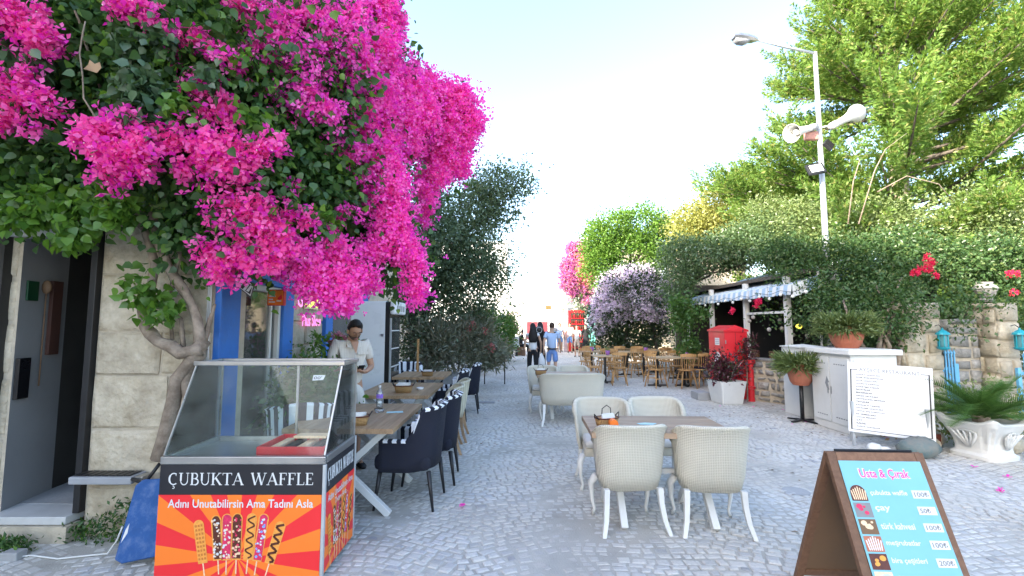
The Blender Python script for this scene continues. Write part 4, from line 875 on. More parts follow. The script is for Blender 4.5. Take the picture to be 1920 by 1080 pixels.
# ------------------------------------------------------------------ waffle cart
cart = thing('waffle_cart', 'orange waffle stick display cart with sloping glass case, on the left foreground', 'food cart', (-2.25, 3.0, 0), R(0))
CW, CD, CH = 1.05, .56, .76
MB().box(.008, CW - .008, .008, CD, .03, CH - .05).build('cabinet', m_galv, cart)
rim = MB()
rim.box(-.004, CW + .006, -.006, .03, CH - .048, CH); rim.box(-.004, .03, .031, CD, CH - .048, CH); rim.box(CW - .03, CW + .006, .031, CD, CH - .048, CH); rim.box(.031, CW - .031, CD - .03, CD, CH - .048, CH)
rim.build('rim', m_steel, cart, bevel=.005)
MB().box(.032, CW - .032, .032, CD - .032, CH - .05, CH - .03).build('shelf', m_steel, cart)
MB().box(CW - .010, CW + .010, -.008, .014, .02, CH - .05).build('corner_strip', m_galv, cart, bevel=.002)
MB().box(CW - .010, CW + .010, CD - .012, CD + .008, .02, CH + .0).build('corner_strip', m_galv, cart, bevel=.002)
# glass case
ZT = 1.315; YF = .27
def pane(vs, name='glass_pane', mat=m_glass, th=.005):
    vs = [Vector(v) for v in vs]; n = (vs[1] - vs[0]).cross(vs[2] - vs[0]).normalized() * th; k = len(vs)
    MB().add(vs + [v + n for v in vs], [tuple(range(k - 1, -1, -1)), tuple(range(k, 2 * k))] + [(j, (j + 1) % k, k + (j + 1) % k, k + j) for j in range(k)]).build(name, mat, cart)
pane([(.01, .012, CH + .002), (CW - .01, .012, CH + .002), (CW - .01, YF, ZT), (.01, YF, ZT)])
pane([(.01, .02, CH + .002), (.01, YF + .004, ZT), (.01, CD - .015, ZT), (.01, CD - .015, CH + .002)])
pane([(CW - .012, .02, CH + .002), (CW - .012, YF + .004, ZT), (CW - .012, CD - .015, ZT), (CW - .012, CD - .015, CH + .002)])
pane([(.02, CD - .012, CH + .002), (.5, CD - .012, CH + .002), (.5, CD - .012, ZT), (.02, CD - .012, ZT)])
tp = MB(); tp.box(-.01, CW + .012, YF - .01, YF + .03, ZT, ZT + .03); tp.box(-.01, CW + .012, CD - .03, CD + .008, ZT, ZT + .03); tp.box(-.01, .03, YF + .031, CD - .031, ZT, ZT + .028); tp.box(CW - .03, CW + .012, YF + .031, CD - .031, ZT, ZT + .028)
tp.build('top_frame', m_steel, cart, bevel=.004)
for x in (.012, .60, CW - .008): MB().box(x - .008, x + .008, CD - .012, CD + .004, CH + .002, ZT - .001).build('post', m_steel, cart, bevel=.002)
MB().bar((CW - .008, .014, CH + .004), (CW - .008, YF + .002, ZT), .010, .010).build('edge_strip', m_steel, cart)
MB().bar((.006, .014, CH + .004), (.006, YF + .002, ZT), .010, .010).build('edge_strip', m_steel, cart)
tag_ = Matrix.Translation((0, 0, 0)); fm = frame((.855, YF * .86 - .012, CH + .455), (1, 0, 0), (0, YF, ZT - CH))
MB().poly([(0, 0), (.075, .005), (.085, .04), (0, .04)], 0, .001).build('sticker', m_whitep, cart, mat=fm)
text("00'", .055, .022, fm, m_blackp, cart, x=.008, y=.009, ext=.002, bold=.01)
# red tray with goods on the shelf
ty = MB(); ty.box(.55, 1.0, .10, .47, CH - .028, CH - .018); 
for a in ((.55, 1.0, .10, .112), (.55, 1.0, .458, .47), (.55, .562, .113, .457), (.988, 1.0, .113, .457)): ty.box(a[0], a[1], a[2], a[3], CH - .017, CH + .035)
tray = thing('red_tray', 'shallow red plastic tray inside the glass display case', 'tray', (-2.25, 3.0, 0)); ty.build('tray', m_red, tray, bevel=.004)
for k in range(4): MB().box(.60 + k * .09, .66 + k * .09, .14, .42, CH - .016, CH + .02).build('waffle', m_dark if k % 2 else m_nut, tray, bevel=.012)
o = MB().box(.70, .93, .30, .40, CH + .040, CH + .058).build('paper_packet', m_nut, bevel=.004); o.location = (-2.25, 3.0, 0); tag(o, 'beige paper packet lying on the red tray in display case', 'packet')
# printed panels
def sunburst(w, h, cx, cy, n, parent, M, name='poster'):
    """rectangle cut into rays of two inks, all in one sheet"""
    def clip(poly, a, b, c):
        out = []
        for i in range(len(poly)):
            p, q = poly[i], poly[(i + 1) % len(poly)]; dp = a * p[0] + b * p[1] + c; dq = a * q[0] + b * q[1] + c
            if dp >= 0: out.append(p)
            if dp * dq < 0: t = dp / (dp - dq); out.append((p[0] + t * (q[0] - p[0]), p[1] + t * (q[1] - p[1])))
        return out
    m = MB()
    for k in range(n):
        a0 = 2 * math.pi * k / n + .09; a1 = 2 * math.pi * (k + 1) / n + .09
        pl = [(0, 0), (w, 0), (w, h), (0, h)]
        pl = clip(pl, -math.sin(a0), math.cos(a0), math.sin(a0) * cx - math.cos(a0) * cy)
        if len(pl) > 2: pl = clip(pl, math.sin(a1), -math.cos(a1), -math.sin(a1) * cx + math.cos(a1) * cy)
        if len(pl) > 2: m.add([(x, y, 0) for x, y in pl], [tuple(range(len(pl)))], k % 2)
    m.build(name, [m_orange, m_redp], parent, mat=M)
def waffle_print(parent, M, x, y, ang, L, W, kind, seed):
    r_ = random.Random(seed); Mr = M @ Matrix.Translation((x, y, 0)) @ Matrix.Rotation(ang, 4, 'Z')
    def cap(w, l, z, k=10):
        pts = [(-w / 2, 0)]; 
        pts = [(-w / 2 * .9, 0), (w / 2 * .9, 0)] + [(w / 2 * math.cos(math.pi * t / k), l - w / 2 + w / 2 * math.sin(math.pi * t / k)) for t in range(k + 1)]
        return pts
    MB().add([(-.004, -.085, .0016), (.004, -.085, .0016), (.004, 0, .0016), (-.004, 0, .0016)], [(0, 1, 2, 3)]).build('print_stick', m_nut, parent, mat=Mr)
    c = cap(W, L, 0); MB().add([(a, b, .0020) for a, b in c], [tuple(range(len(c)))]).build('print_waffle', m_waffle, parent, mat=Mr)
    m = MB(); base = {'plain': (m_waffled,), 'choc': (m_choc,), 'nut': (m_berry,), 'dark': (m_choc,), 'drizzle': (m_choc,), 'candy': (m_berry,), 'split': (m_choc,)}[kind][0]
    if kind == 'plain':
        for i in range(9):
            for j in (-1, 0, 1): m.box(j * W * .27 - W * .09, j * W * .27 + W * .09, L * (.08 + i * .095), L * (.13 + i * .095), .0026, .0028)
        m.build('print_grid', base, parent, mat=Mr); return
    if kind in ('drizzle', 'split'):
        pts = [Vector((W * .36 * math.sin(t * 1.25), L * (.04 + t * .043), .0030)) for t in range(22)]
        for a, b in zip(pts, pts[1:]):
            d = (b - a).normalized(); n_ = Vector((-d.y, d.x, 0)) * (.0050 if kind == 'drizzle' else .0075)
            m.add([a - n_, b - n_, b + n_, a + n_], [(0, 1, 2, 3)])
        m.build('print_drizzle', base, parent, mat=Mr); return
    c = cap(W * .86, L * .95, 0); c = [(a, b + L * .03) for a, b in c]
    MB().add([(a * r_.uniform(.8, 1.1), b, .0024) for a, b in c], [tuple(range(len(c)))]).build('print_glaze', base, parent, mat=Mr)
    cols = {'choc': (m_whitep, m_nut), 'nut': (m_nut, m_whitep), 'dark': (m_berry, m_nut), 'candy': (m_bluec, m_whitep)}[kind]
    for ci, cm in enumerate(cols):
        m = MB()
        for k in range(16 if kind != 'dark' else 24):
            px, py = r_.uniform(-.36, .36) * W, r_.uniform(.06, .92) * L; s_ = r_.uniform(.004, .0095); zz = .0027 + .0002 * ci + .00001 * k
            n_ = 7; m.add([(px + s_ * r_.uniform(.7, 1.2) * math.cos(2 * math.pi * j / n_), py + s_ * r_.uniform(.7, 1.2) * math.sin(2 * math.pi * j / n_), zz) for j in range(n_)], [tuple(range(n_))])
        m.build('print_topping', cm, parent, mat=Mr, kind='stuff')
def serif_text(s, W, H, M, mat, parent, x0, y0, z0):
    """roman capitals with thick and thin strokes and serifs, cut from thin sheet"""
    def arc(cx, cy, rx, ry, a0, a1, n=12): return [(cx + rx * math.cos(R(a0 + (a1 - a0) * i / n)), cy + ry * math.sin(R(a0 + (a1 - a0) * i / n))) for i in range(n + 1)]
    TK, TN, SF = .15, .055, .05
    def foot(x, y, w=.17): return ([(x - w, y), (x + w, y)], SF)
    G = {'U': (.95, [([(.2, 1), (.2, .35)], TK), (arc(.48, .35, .28, .33, 180, 360), .08), ([(.76, .35), (.76, 1)], TN), foot(.2, .98), foot(.76, .98, .13)]),
         'B': (.80, [([(.2, 0), (.2, 1)], TK), ([(.2, .975), (.42, .975)], SF), (arc(.42, .75, .20, .22, 90, -90), .10), ([(.2, .53), (.42, .53)], SF), (arc(.44, .27, .26, .25, 90, -90), .11), ([(.05, .025), (.44, .025)], SF), ([(.05, .975), (.2, .975)], SF)]),
         'K': (.95, [([(.2, 0), (.2, 1)], TK), ([(.24, .42), (.72, .98)], TN), ([(.40, .60), (.82, .02)], TK), foot(.2, .02), foot(.2, .98), foot(.74, .98, .13), foot(.84, .02, .13)]),
         'T': (.85, [([(.42, 0), (.42, .97)], TK), ([(.04, .97), (.80, .97)], SF), ([(.05, .80), (.05, .99)], SF), ([(.79, .80), (.79, .99)], SF), foot(.42, .02)]),
         'A': (.98, [([(.12, 0), (.48, 1)], TN), ([(.46, 1), (.84, 0)], TK), ([(.24, .33), (.70, .33)], SF), foot(.12, .02, .12), foot(.85, .02, .14)]),
         'W': (1.35, [([(.12, 1), (.40, 0)], TK), ([(.40, 0), (.68, .95)], TN), ([(.64, 1), (.94, 0)], TK), ([(.94, 0), (1.22, 1)], TN), foot(.13, .98, .13), foot(.66, .98, .13), foot(1.22, .98, .12)]),
         'F': (.74, [([(.2, 0), (.2, 1)], TK), ([(.05, .975), (.66, .975)], SF), ([(.65, .78), (.65, .99)], SF), ([(.2, .50), (.50, .50)], SF), ([(.50, .40), (.50, .60)], SF), foot(.2, .02)]),
         'L': (.74, [([(.2, 0), (.2, 1)], TK), ([(.05, .025), (.66, .025)], SF), ([(.65, .0), (.67, .24)], SF), foot(.2, .98)]),
         'E': (.76, [([(.2, 0), (.2, 1)], TK), ([(.05, .975), (.64, .975)], SF), ([(.63, .80), (.63, .99)], SF), ([(.2, .50), (.50, .50)], SF), ([(.50, .40), (.50, .60)], SF), ([(.05, .025), (.66, .025)], SF), ([(.65, .0), (.67, .22)], SF)]),
         'Ç': (.90, [(arc(.50, .5, .36, .46, 62, 140), .09), (arc(.50, .5, .36, .46, 140, 222), TK), (arc(.50, .5, .36, .46, 222, 310), .09), ([(.68, .74), (.70, .97)], SF), ([(.50, .02), (.47, -.12)], SF), (arc(.50, -.20, .09, .09, 100, -140), .05)]),
         ' ': (.55, [])}
    tot = sum(G[c][0] for c in s); sx = W / tot; x = x0
    for c in s:
        wd, st = G[c]
        if st:
            m = MB(); zi = 0
            for pts, tk in st:
                q = [Vector((x + px * sx, y0 + py * H, 0)) for px, py in pts]; th = tk * H * .5; L = []; Rr = []
                for i, p_ in enumerate(q):
                    d = (q[min(i + 1, len(q) - 1)] - q[max(i - 1, 0)]).normalized(); n_ = Vector((-d.y, d.x, 0)) * th; zz = Vector((0, 0, z0 + zi * .00004)); L.append(p_ + n_ + zz); Rr.append(p_ - n_ + zz)
                zi += 1; k = len(q); m.add(L + Rr, [(k + i, k + i + 1, i + 1, i) for i in range(k - 1)])
            m.build('letter', mat, parent, mat=M)
        x += wd * sx
def cart_face(M, w, narrow):
    h = CH - .05 - .03; hb_ = .185
    MB().add([(0, 0, 0), (w, 0, 0), (w, h - hb_ + .0, 0), (0, h - hb_, 0)], [(0, 1, 2, 3)]).build('panel', m_blackp, cart, mat=M @ Matrix.Translation((0, 0, -.004)))
    MB().box(0, w, h - hb_, h, -.004, .0).build('header_panel', m_blackp, cart, mat=M)
    Mp = M @ Matrix.Translation((0, 0, .001)); sunburst(w, h - hb_ - .001, w * .5, h * .16, 26 if not narrow else 22, cart, Mp)
    k = w / 1.03
    serif_text('ÇUBUKTA WAFFLE', w * .90, .075 if not narrow else .085, M, m_whitep, cart, w * .05, h - .125, .0015)
    if not narrow: text('Adını Unutabilirsin Ama Tadını Asla', w * .89, .052, M, m_whitep, cart, x=w * .06, y=h - .265, ext=.0025, bold=.014)
    else:
        text('Adını Unutabilirsin Ama', w * .86, .045, M, m_whitep, cart, x=w * .07, y=h - .255, ext=.0025, bold=.014); text('Tadını Asla', w * .4, .04, M, m_whitep, cart, x=w * .3, y=h - .31, ext=.0025, bold=.014)
    wf = [(.295, .08, .17, .31, 'plain'), (.385, .11, .10, .32, 'choc'), (.435, .11, .03, .33, 'nut'), (.495, .115, .015, .33, 'dark'), (.565, .115, -.06, .33, 'drizzle'), (.62, .10, -.13, .34, 'candy'), (.695, .075, -.27, .31, 'split')]
    for i, (fx, fy, an, L, kd) in enumerate(wf):
        waffle_print(cart, Mp, fx * w if not narrow else w * (.5 + (fx - .5) * 1.55), fy * .6 + .03, an * (1 if not narrow else .7), L * .86, .066 if not narrow else .048, kd, i + 3)
MF = frame((.0, -.004, .03), (1, 0, 0), (0, 0, 1)); cart_face(MF, CW - .012, False)
MS = frame((CW + .004, .016, .03), (0, 1, 0), (0, 0, 1)); cart_face(MS, CD - .03, True)
for x in (.08, CW - .08):
    for y in (.08, CD - .06): MB().lathe([(.001, -.012), (.03, -.012), (.03, .012), (.001, .012)], 12, (x, y, .031), 0, Matrix.Rotation(R(90), 4, 'Y')).build('castor', m_black, cart)
# blue board leaning on wall and cart, cable
bb = thing('blue_board', 'worn blue painted wooden board leaning beside the waffle cart', 'board', (-2.66, 3.22, 0)); 
Mb = frame((0, 0, .02), (1, -.12, 0), (.16, .30, .9))
MB().poly([(-.01, .0), (.05, -.02), (.40, .06), (.42, .50), (.36, .53), (.0, .50), (-.045, .46)], 0, .03).build('board', m_blueboard, bb, bevel=.01, mat=Mb)
o = MB().poly([(.0, .10), (.025, .16), (.015, .22), (.002, .18)], .0305, .0315).build('chipped_patch', m_whitep, bb, mat=Mb)
wc = [P(0, 1025, 3.25), P(60, 1028, 3.3), P(110, 1030, 3.25), P(170, 1008, 3.30), P(205, 990, 3.3), P(222, 975, 3.32), P(232, 955, 3.3)]
for i, v in enumerate(wc): v.z = (.008, .008, .010, .008, .02, .10, .20)[i]
o = MB().tube(wc, .006, 6).build('white_cable', m_white, smooth=True); tag(o, 'white cable trailing over the ground below the doorway step', 'cable')
jb = MB().box(-.06, .06, -.04, .04, 0, .06).build('junction_block', m_concrete, bevel=.008); jb.location = (-3.44, 3.28, -.01); tag(jb, 'small grey concrete block on the white cable', 'block')
for k, (x, y) in enumerate(((-3.2, 3.52), (-3.0, 3.5), (-2.85, 3.48), (-3.5, 3.36), (-3.62, 3.4))):
    t = thing('weed', ('low weed at the foot of the door jamb', 'ragged weed under the grey trough', 'tall weed beside the blue board', 'small weed right of the concrete block', 'tiny weed left of the concrete block')[k], 'weed', (x, y, 0))
    hgt = (.14, .2, .32, .08, .07)[k]; pos = rng.normal(size=(160, 3)) * (.07, .03, .0) + (0, 0, 0); pos[:, 2] = rng.random(160) * hgt; up = rng.normal(size=(160, 3)) + (0, 0, .8)
    cloud('leaves', pos, up, .025 + .025 * rng.random(160), T_leaf(.4), l_vine, t)

# ------------------------------------------------------------------ tables with crossed white legs
def plank_top(t, w, d, z, th, n, along, mat):
    """n planks as separate parts; along = axis the planks run"""
    step = (w if along == 'y' else d) / n
    if along == 'y': m0 = MB().box(.0006, step - .0006, 0, d, 0, th)
    else: m0 = MB().box(0, w, .0006, step - .0006, 0, th)
    p0 = m0.build('plank', mat, t, bevel=.0012, seg=1)
    for k in range(n):
        o = p0 if k == 0 else p0.copy()
        if k: COL.objects.link(o); setparent(o, t)
        o.location = ((-w / 2 + k * step, -d / 2, z - th) if along == 'y' else (-w / 2, -d / 2 + k * step, z - th)); o.location.z += rnd.uniform(-.0006, .0006)
def xtable(label, loc, w, d, along='y', group=None, rz=0, ends='y'):
    t = thing('cafe_table', label, 'table', loc, rz, group)
    plank_top(t, w, d, .75, .042, int((w if along == 'y' else d) / .055), along, m_tabwood if along == 'y' else m_tabwoodx)
    if ends == 'y':
        for sy in (-1, 1):
            y = sy * (d / 2 - .20)
            for sx in (-1, 1):
                MB().bar((sx * (w / 2 - .10), y + .032 * sx, .706), (-sx * (w / 2 - .06), y + .032 * sx, .004), .06, .055).build('leg', m_white, t, bevel=.004)
            MB().box(-w / 2 + .08, w / 2 - .08, y - .05, y + .05, .690, .7065).build('top_bar', m_white, t)
        MB().box(-.02, .02, -d / 2 + .25, d / 2 - .25, .34, .38).build('stretcher', m_white, t)
    else:
        for sx in (-1, 1):
            x = sx * (w / 2 - .22)
            for sy in (-1, 1):
                MB().bar((x + .032 * sy, sy * (d / 2 - .08), .706), (x + .032 * sy, -sy * (d / 2 - .04), .004), .06, .055, up=(1, 0, 0)).build('leg', m_white, t, bevel=.004)
            MB().box(x - .05, x + .05, -d / 2 + .06, d / 2 - .06, .690, .7065).build('top_bar', m_white, t)
        MB().box(-w / 2 + .25, w / 2 - .25, -.02, .02, .34, .38).build('stretcher', m_white, t)
    return t
GT = 'oak topped tables with crossed white legs'
xtable('nearest oak topped table with crossed white legs, beside the waffle cart', (-1.44, 4.44, 0), .92, 1.22, 'y', GT)
xtable('second oak topped table with crossed white legs, in front of the fridge', (-1.47, 6.24, 0), .90, 1.25, 'y', GT)
xtable('third oak topped table with crossed white legs, furthest by the oleander', (-1.55, 8.05, 0), .86, .95, 'y', GT)
xtable('oak table with four white wicker chairs in the middle of the square', (1.22, 4.02, 0), 1.15, .70, 'x', GT, R(-2), 'x')
xtable('oak table behind the white wicker loveseat', (.98, 8.15, 0), 1.1, .7, 'x', GT, 0, 'x')

def basket(label, loc, rz, handle=True, full=True, s=1.0):
    t = thing('cutlery_basket', label, 'basket', loc, rz, 'baskets of napkins and cutlery on the tables')
    rings = []
    for z, k in ((0, .82), (.035, .92), (.075, 1.0)):
        rings.append([(k * s * .10 * (abs(math.cos(a)) ** .55) * (1 if math.cos(a) > 0 else -1), k * s * .065 * (abs(math.sin(a)) ** .55) * (1 if math.sin(a) > 0 else -1), z * s) for a in [2 * math.pi * j / 20 for j in range(20)]])
    MB().loft(rings).build('basket', m_basket, t, smooth=True)
    ring = [Vector(p) * 1.0 for p in rings[-1]] + [Vector(rings[-1][0])]
    MB().tube(ring, .006 * s, 5).build('rim', m_choc, t, smooth=True)
    for sx in (-1, 1):
        MB().tube([(sx * .10 * s, -.03 * s, .07 * s), (sx * .125 * s, 0, .11 * s), (sx * .10 * s, .03 * s, .07 * s)], .005 * s, 5).build('handle', m_black, t, smooth=True)
    nap = MB()
    for k in range(5): nap.box(-.075 * s + k * .01, .05 * s + k * .006, -.045 * s + k * .016 * s, -.035 * s + k * .016 * s, .02, (.095 + .006 * (k % 3)) * s)
    nap.build('napkins', m_whitep, t)
    if handle: MB().tube([(-.05 * s, 0, .09 * s), (-.045 * s, 0, .15 * s), (-.0 * s, 0, .175 * s), (.04 * s, 0, .15 * s), (.045 * s, 0, .09 * s)], .004 * s, 6).build('hoop', m_black, t, smooth=True)
    return t
basket('wicker cutlery basket nearest the waffle cart on the first table', (-1.33, 3.98, .751), R(12), False)
basket('wicker cutlery basket on the second oak table', (-1.38, 5.88, .751), R(4), False, s=1.15)
basket('wicker cutlery basket on the third oak table by the oleander', (-1.42, 7.75, .751), 0, False)
basket('round handled wicker basket with orange packet on the middle table', (.80, 3.92, .751), R(25), True)
basket('wicker basket showing over the loveseat back', (.50, 7.98, .751), 0, True)
o = MB().lathe([(.001, 0), (.035, .002), (.035, .07), (.001, .072)], 12, (0, 0, 0), 0, Matrix.Rotation(R(90), 4, 'X')).build('orange_packet', m_orange); o.location = (.83, 3.84, .80); tag(o, 'orange packet in front of the wicker basket on middle table', 'packet')
bt = thing('water_bottle', 'clear plastic bottle with purple label on the first oak table', 'bottle', (-1.38, 4.82, .751))
MB().lathe([(.030, 0), (.034, .01), (.034, .06), (.031, .065), (.034, .07), (.034, .145), (.026, .17), (.013, .19), (.013, .205)], 16).build('body', m_water, bt, smooth=True)
MB().lathe([(.0348, .095), (.0348, .135)], 16, caps=False).build('label', mk('purple_label', (.22, .12, .55), .4), bt, smooth=True)
MB().lathe([(.015, .203), (.015, .222), (.004, .224)], 12).build('cap', m_white, bt)
MB().lathe([(.031, .002), (.031, .09), (.001, .091)], 14).build('water', m_water, bt, smooth=True)
for k, (x, y, lb_) in enumerate(((-1.30, 4.55, 'small glass ashtray on the first oak table'), (-1.22, 6.12, 'small white dish on the second oak table'))):
    t = thing('ashtray', lb_, 'ashtray', (x, y, .751)); MB().lathe([(.04, 0), (.05, .03), (.044, .03), (.034, .008), (.001, .008)], 16).build('bowl', m_water if k == 0 else m_whitep, t, smooth=True)
    if k == 0: MB().tube([(-.05, 0, .033), (.03, .01, .035)], .004, 5).build('lighter', m_black, t)
o = MB().poly([(0, 0), (.10, -.01), (.15, .04), (.06, .07), (-.02, .04)], 0, .004).build('paper_leaflet', m_cyanl); o.location = (1.10, 3.98, .7515); tag(o, 'pale blue leaflet lying on the middle table', 'leaflet')
o = MB().poly([(0, 0), (.16, .02), (.14, .09), (-.01, .06)], 0, .003).build('paper_menu', m_cyanl); o.location = (-1.22, 4.50, .7515); tag(o, 'pale paper menu lying on the first oak table', 'paper')

# ------------------------------------------------------------------ chairs
def smoothstep(t): t = max(0, min(1, t)); return t * t * (3 - 2 * t)
def shell(t, path, zb, ztop, th, lean, mats, stripe=True, name='backrest'):
    """upholstered shell: path = list of (x,y,nx,ny,s) outer points; ztop(s); lean(z) outward shift"""
    rings = []
    for (x, y, nx, ny, s) in path:
        zt = ztop(s); b = zb(s) if callable(zb) else zb; sec = []
        for k in range(5): z = b + (zt - .02 - b) * k / 4; l = lean(z, s); sec.append((x + nx * l, y + ny * l, z))
        l = lean(zt, s); sec += [(x + nx * (l + .012), y + ny * (l + .012), zt - .002), (x + nx * (l - th * .4), y + ny * (l - th * .4), zt + .012), (x + nx * (l - th - .008), y + ny * (l - th - .008), zt - .006)]
        for k in range(4, -1, -1): z = b + (zt - .03 - b) * k / 4; l = lean(z, s) - th; sec.append((x + nx * l, y + ny * l, z))
        rings.append(sec)
    def mi(i, j):
        if not stripe: return 0
        if j in (4, 5, 6): return 1 if (i // 1) % 2 else 0
        if 7 <= j <= 11: return 1 if (i // 1) % 2 else 0
        return 0
    return MB().loft(rings, True, mi).build(name, mats, t, smooth=True)
def arc_path(hw, dp, amax, n, arms=0.0, na=0):
    pts = []
    for k in range(na): s = -1; y = arms * (1 - k / na); pts.append((-hw, y, -1, 0, -1 - (1 - k / na)))
    for k in range(n + 1):
        a = -amax + 2 * amax * k / n; c, sn = math.cos(a), math.sin(a)
        x = hw * (abs(sn) ** .75) * (1 if sn > 0 else -1); y = -dp * (abs(c) ** .75 if c > 0 else 0) + (0 if c > 0 else -dp * c * .9)
        nn = Vector((sn / hw, -c / dp, 0)).normalized(); pts.append((x, y, nn.x, nn.y, a / amax))
    for k in range(na - 1, -1, -1): y = arms * (1 - k / na); pts.append((hw, y, 1, 0, 1 + (1 - k / na)))
    return pts
def rbox(t, name, mat, x0, x1, y0, y1, z0, z1, bev=.03): return MB().box(x0, x1, y0, y1, z0, z1).build(name, mat, t, bevel=bev, seg=3, smooth=True)
def navy_chair(label, loc, rz):
    t = thing('navy_armchair', label, 'chair', loc, rz, 'navy armchairs with striped piping beside the tables')
    path = arc_path(.27, .25, R(90), 18, .24, 6)
    zt = lambda s: .60 + .26 * smoothstep((1.0 - abs(s)) / .30) + .02 * math.cos(min(abs(s), 1) * 1.5)
    shell(t, path, lambda s: .33 + .02 * smoothstep((1 - abs(s)) / .5), zt, .055, lambda z, s: (z - .5) * .10 * (1 if abs(s) < .9 else .3), [m_navy, m_stripe_w])
    rbox(t, 'seat', m_navy, -.24, .24, -.20, .30, .33, .47, .05)
    cu = MB()
    for k in range(7): cu.box(-.175 + k * .05, -.175 + (k + 1) * .05, -.13 - .03 * (1 - abs(k - 3) / 3), -.02, .465, .74, (k + 1) % 2)
    M = Matrix.Identity(4); cu.build('back_cushion', [m_navy, m_stripe_w], t, mat=M)
    for sx in (-1, 1):
        for sy, y in ((1, .24), (-1, -.19)):
            MB().tube([(sx * .215, y, .335), (sx * (.235 if sy > 0 else .225), y + sy * .045, .0)], [.022, .011], 8).build('leg', m_black, t, smooth=True)
    return t
def wicker_chair(label, loc, rz, hw=.278, cream=False, group='white wicker chairs', wide=False):
    t = thing('wicker_loveseat' if wide else 'wicker_chair', label, 'loveseat' if wide else 'chair', loc, rz, group)
    mat = m_wickerc if cream else m_wicker
    k = hw / .278
    path = arc_path(hw, .20, R(96), 20)
    f = lambda s: .82 - .15 * abs(s) ** 5 + (.0 if wide else -.0)
    shell(t, path, lambda s: .31 + .02 * abs(s) ** 3, f, .035, lambda z, s: (z - .58) * .16 * (.6 + .4 * (1 - abs(s))) - .02 * smoothstep((.42 - z) / .12), [mat], False)
    rbox(t, 'apron', mat, -hw + .075, hw - .075, -.09, .245, .315, .40, .02)
    rbox(t, 'seat_cushion', m_cushion, -hw + .08, hw - .08, -.10, .27, .40, .475, .035)
    lm = m_white if not cream else m_tabwood
    for sx in (-1, 1):
        x = sx * (hw - .065)
        MB().tube([(x, .20, .33), (x + sx * .035, .235, .26), (x + sx * .03, .235, .14), (x + sx * .01, .225, .05), (x + sx * .025, .245, .0)], [.034, .030, .018, .013, .017], 6).build('leg', lm, t, smooth=True)
        MB().loft([[(x + sx * o_ + a * w_, -.13 - yb + b * w_, z) for a, b in ((-1, -1), (1, -1), (1, 1), (-1, 1))] for z, o_, yb, w_ in ((.33, 0, 0, .022), (.22, .004, .008, .020), (.10, .018, .035, .018), (.0, .045, .075, .016))]).build('leg', lm, t, bevel=.003)
    return t
navy_chair('nearest navy armchair with striped edge, backed to the walkway', (-.90, 4.30, 0), R(86))
navy_chair('second navy armchair with striped edge, just behind the nearest', (-.82, 4.92, 0), R(92))
navy_chair('navy armchair with striped edge furthest along the left table row', (-.86, 8.65, 0), R(92))
navy_chair('navy armchair with striped edge between cream chairs and furthest table', (-.98, 7.5, 0), R(95))
navy_chair('navy armchair with striped cushion between the fridge and third table', (-1.98, 8.75, 0), R(-160))
wicker_chair('cream ribbed wicker chair facing the second table', (-.86, 6.02, 0), R(95), cream=True, group='cream wicker chairs')
wicker_chair('cream ribbed wicker chair behind the other cream one', (-.84, 6.62, 0), R(92), cream=True, group='cream wicker chairs')
wicker_chair('white wicker chair with its back to camera, left of the front pair', (.94, 3.80, 0), R(4))
wicker_chair('white wicker chair with its back to camera, right of the front pair', (1.58, 3.76, 0), R(-5))
wicker_chair('white wicker chair facing camera at the basket end of the table', (.93, 4.80, 0), R(176))
wicker_chair('white wicker chair facing camera on the right behind the table', (1.52, 4.83, 0), R(184))
wicker_chair('long white wicker loveseat seen from behind in mid square', (.98, 7.60, 0), R(2), hw=.53, group='white wicker chairs', wide=True)
wicker_chair('white wicker chair facing camera behind the left end of the loveseat', (.58, 8.70, 0), R(178))
wicker_chair('white wicker chair facing camera behind the right end of the loveseat', (1.17, 8.75, 0), R(182))
# striped chair seen through the cart glass
sc_ = thing('striped_chair', 'black and white striped chair seen through the display case glass', 'chair', (-1.98, 4.35, 0), R(25))
path = arc_path(.27, .2, R(80), 17)
def smi(s): return .88 + .03 * s
shell(sc_, path, .36, lambda s: .90 - .05 * abs(s), .05, lambda z, s: (z - .5) * .10, [m_navy, m_stripe_w], False).data.materials.clear()
me = KIDS[sc_.name][0].data; me.materials.append(m_navy); me.materials.append(m_stripe_w)
me.polygons.foreach_set('material_index', [((i // 13) % 2) if i < 17 * 13 else 0 for i in range(len(me.polygons))])
rbox(sc_, 'seat', m_navy, -.23, .23, -.16, .27, .36, .47, .04)
for sx in (-1, 1):
    for y in (.22, -.15): MB().tube([(sx * .2, y, .37), (sx * .22, y * 1.15, 0)], [.02, .011], 8).build('leg', m_black, sc_, smooth=True)
# flowering shrub in pot against the shop wall
hy = thing('potted_hydrangea', 'leafy potted shrub with dusty pink flower head against the shop wall', 'potted plant', (-2.12, 5.35, 0))
MB().lathe([(.13, 0), (.18, .3), (.20, .32), (.20, .36), (.17, .36), (.15, .3)], 18).build('pot', m_terra, hy, smooth=True)
foliage('leaves', [(0, 0, .75, .30, .25, .30), (-.1, -.35, .7, .22, .3, .28), (.03, .1, 1.15, .17, .16, .22)], 2600, .075, l_fresh, hy, T_leaf(.6), clump=.08, per=16, droop=.2, shell=.2)
foliage('flower_head', [(.05, .12, 1.38, .09, .08, .11)], 420, .028, petalmat('dusty_pink', (.45, .16, .24), (.55, .26, .32), (.40, .2, .2), .2, .3), hy, T_bract(), clump=.02, per=9, droop=0)
MB().tube([(0, 0, .3), (.02, .05, .9), (.04, .1, 1.35)], [.012, .01, .006], 6).build('stem', m_bark, hy)
foliage('side_shoot', [(-.12, -.12, 1.42, .05, .05, .12), (.12, .3, 1.45, .03, .03, .14)], 160, .05, l_fresh, hy, T_leaf(.4), clump=.03, per=9, droop=-.3, shell=.1)
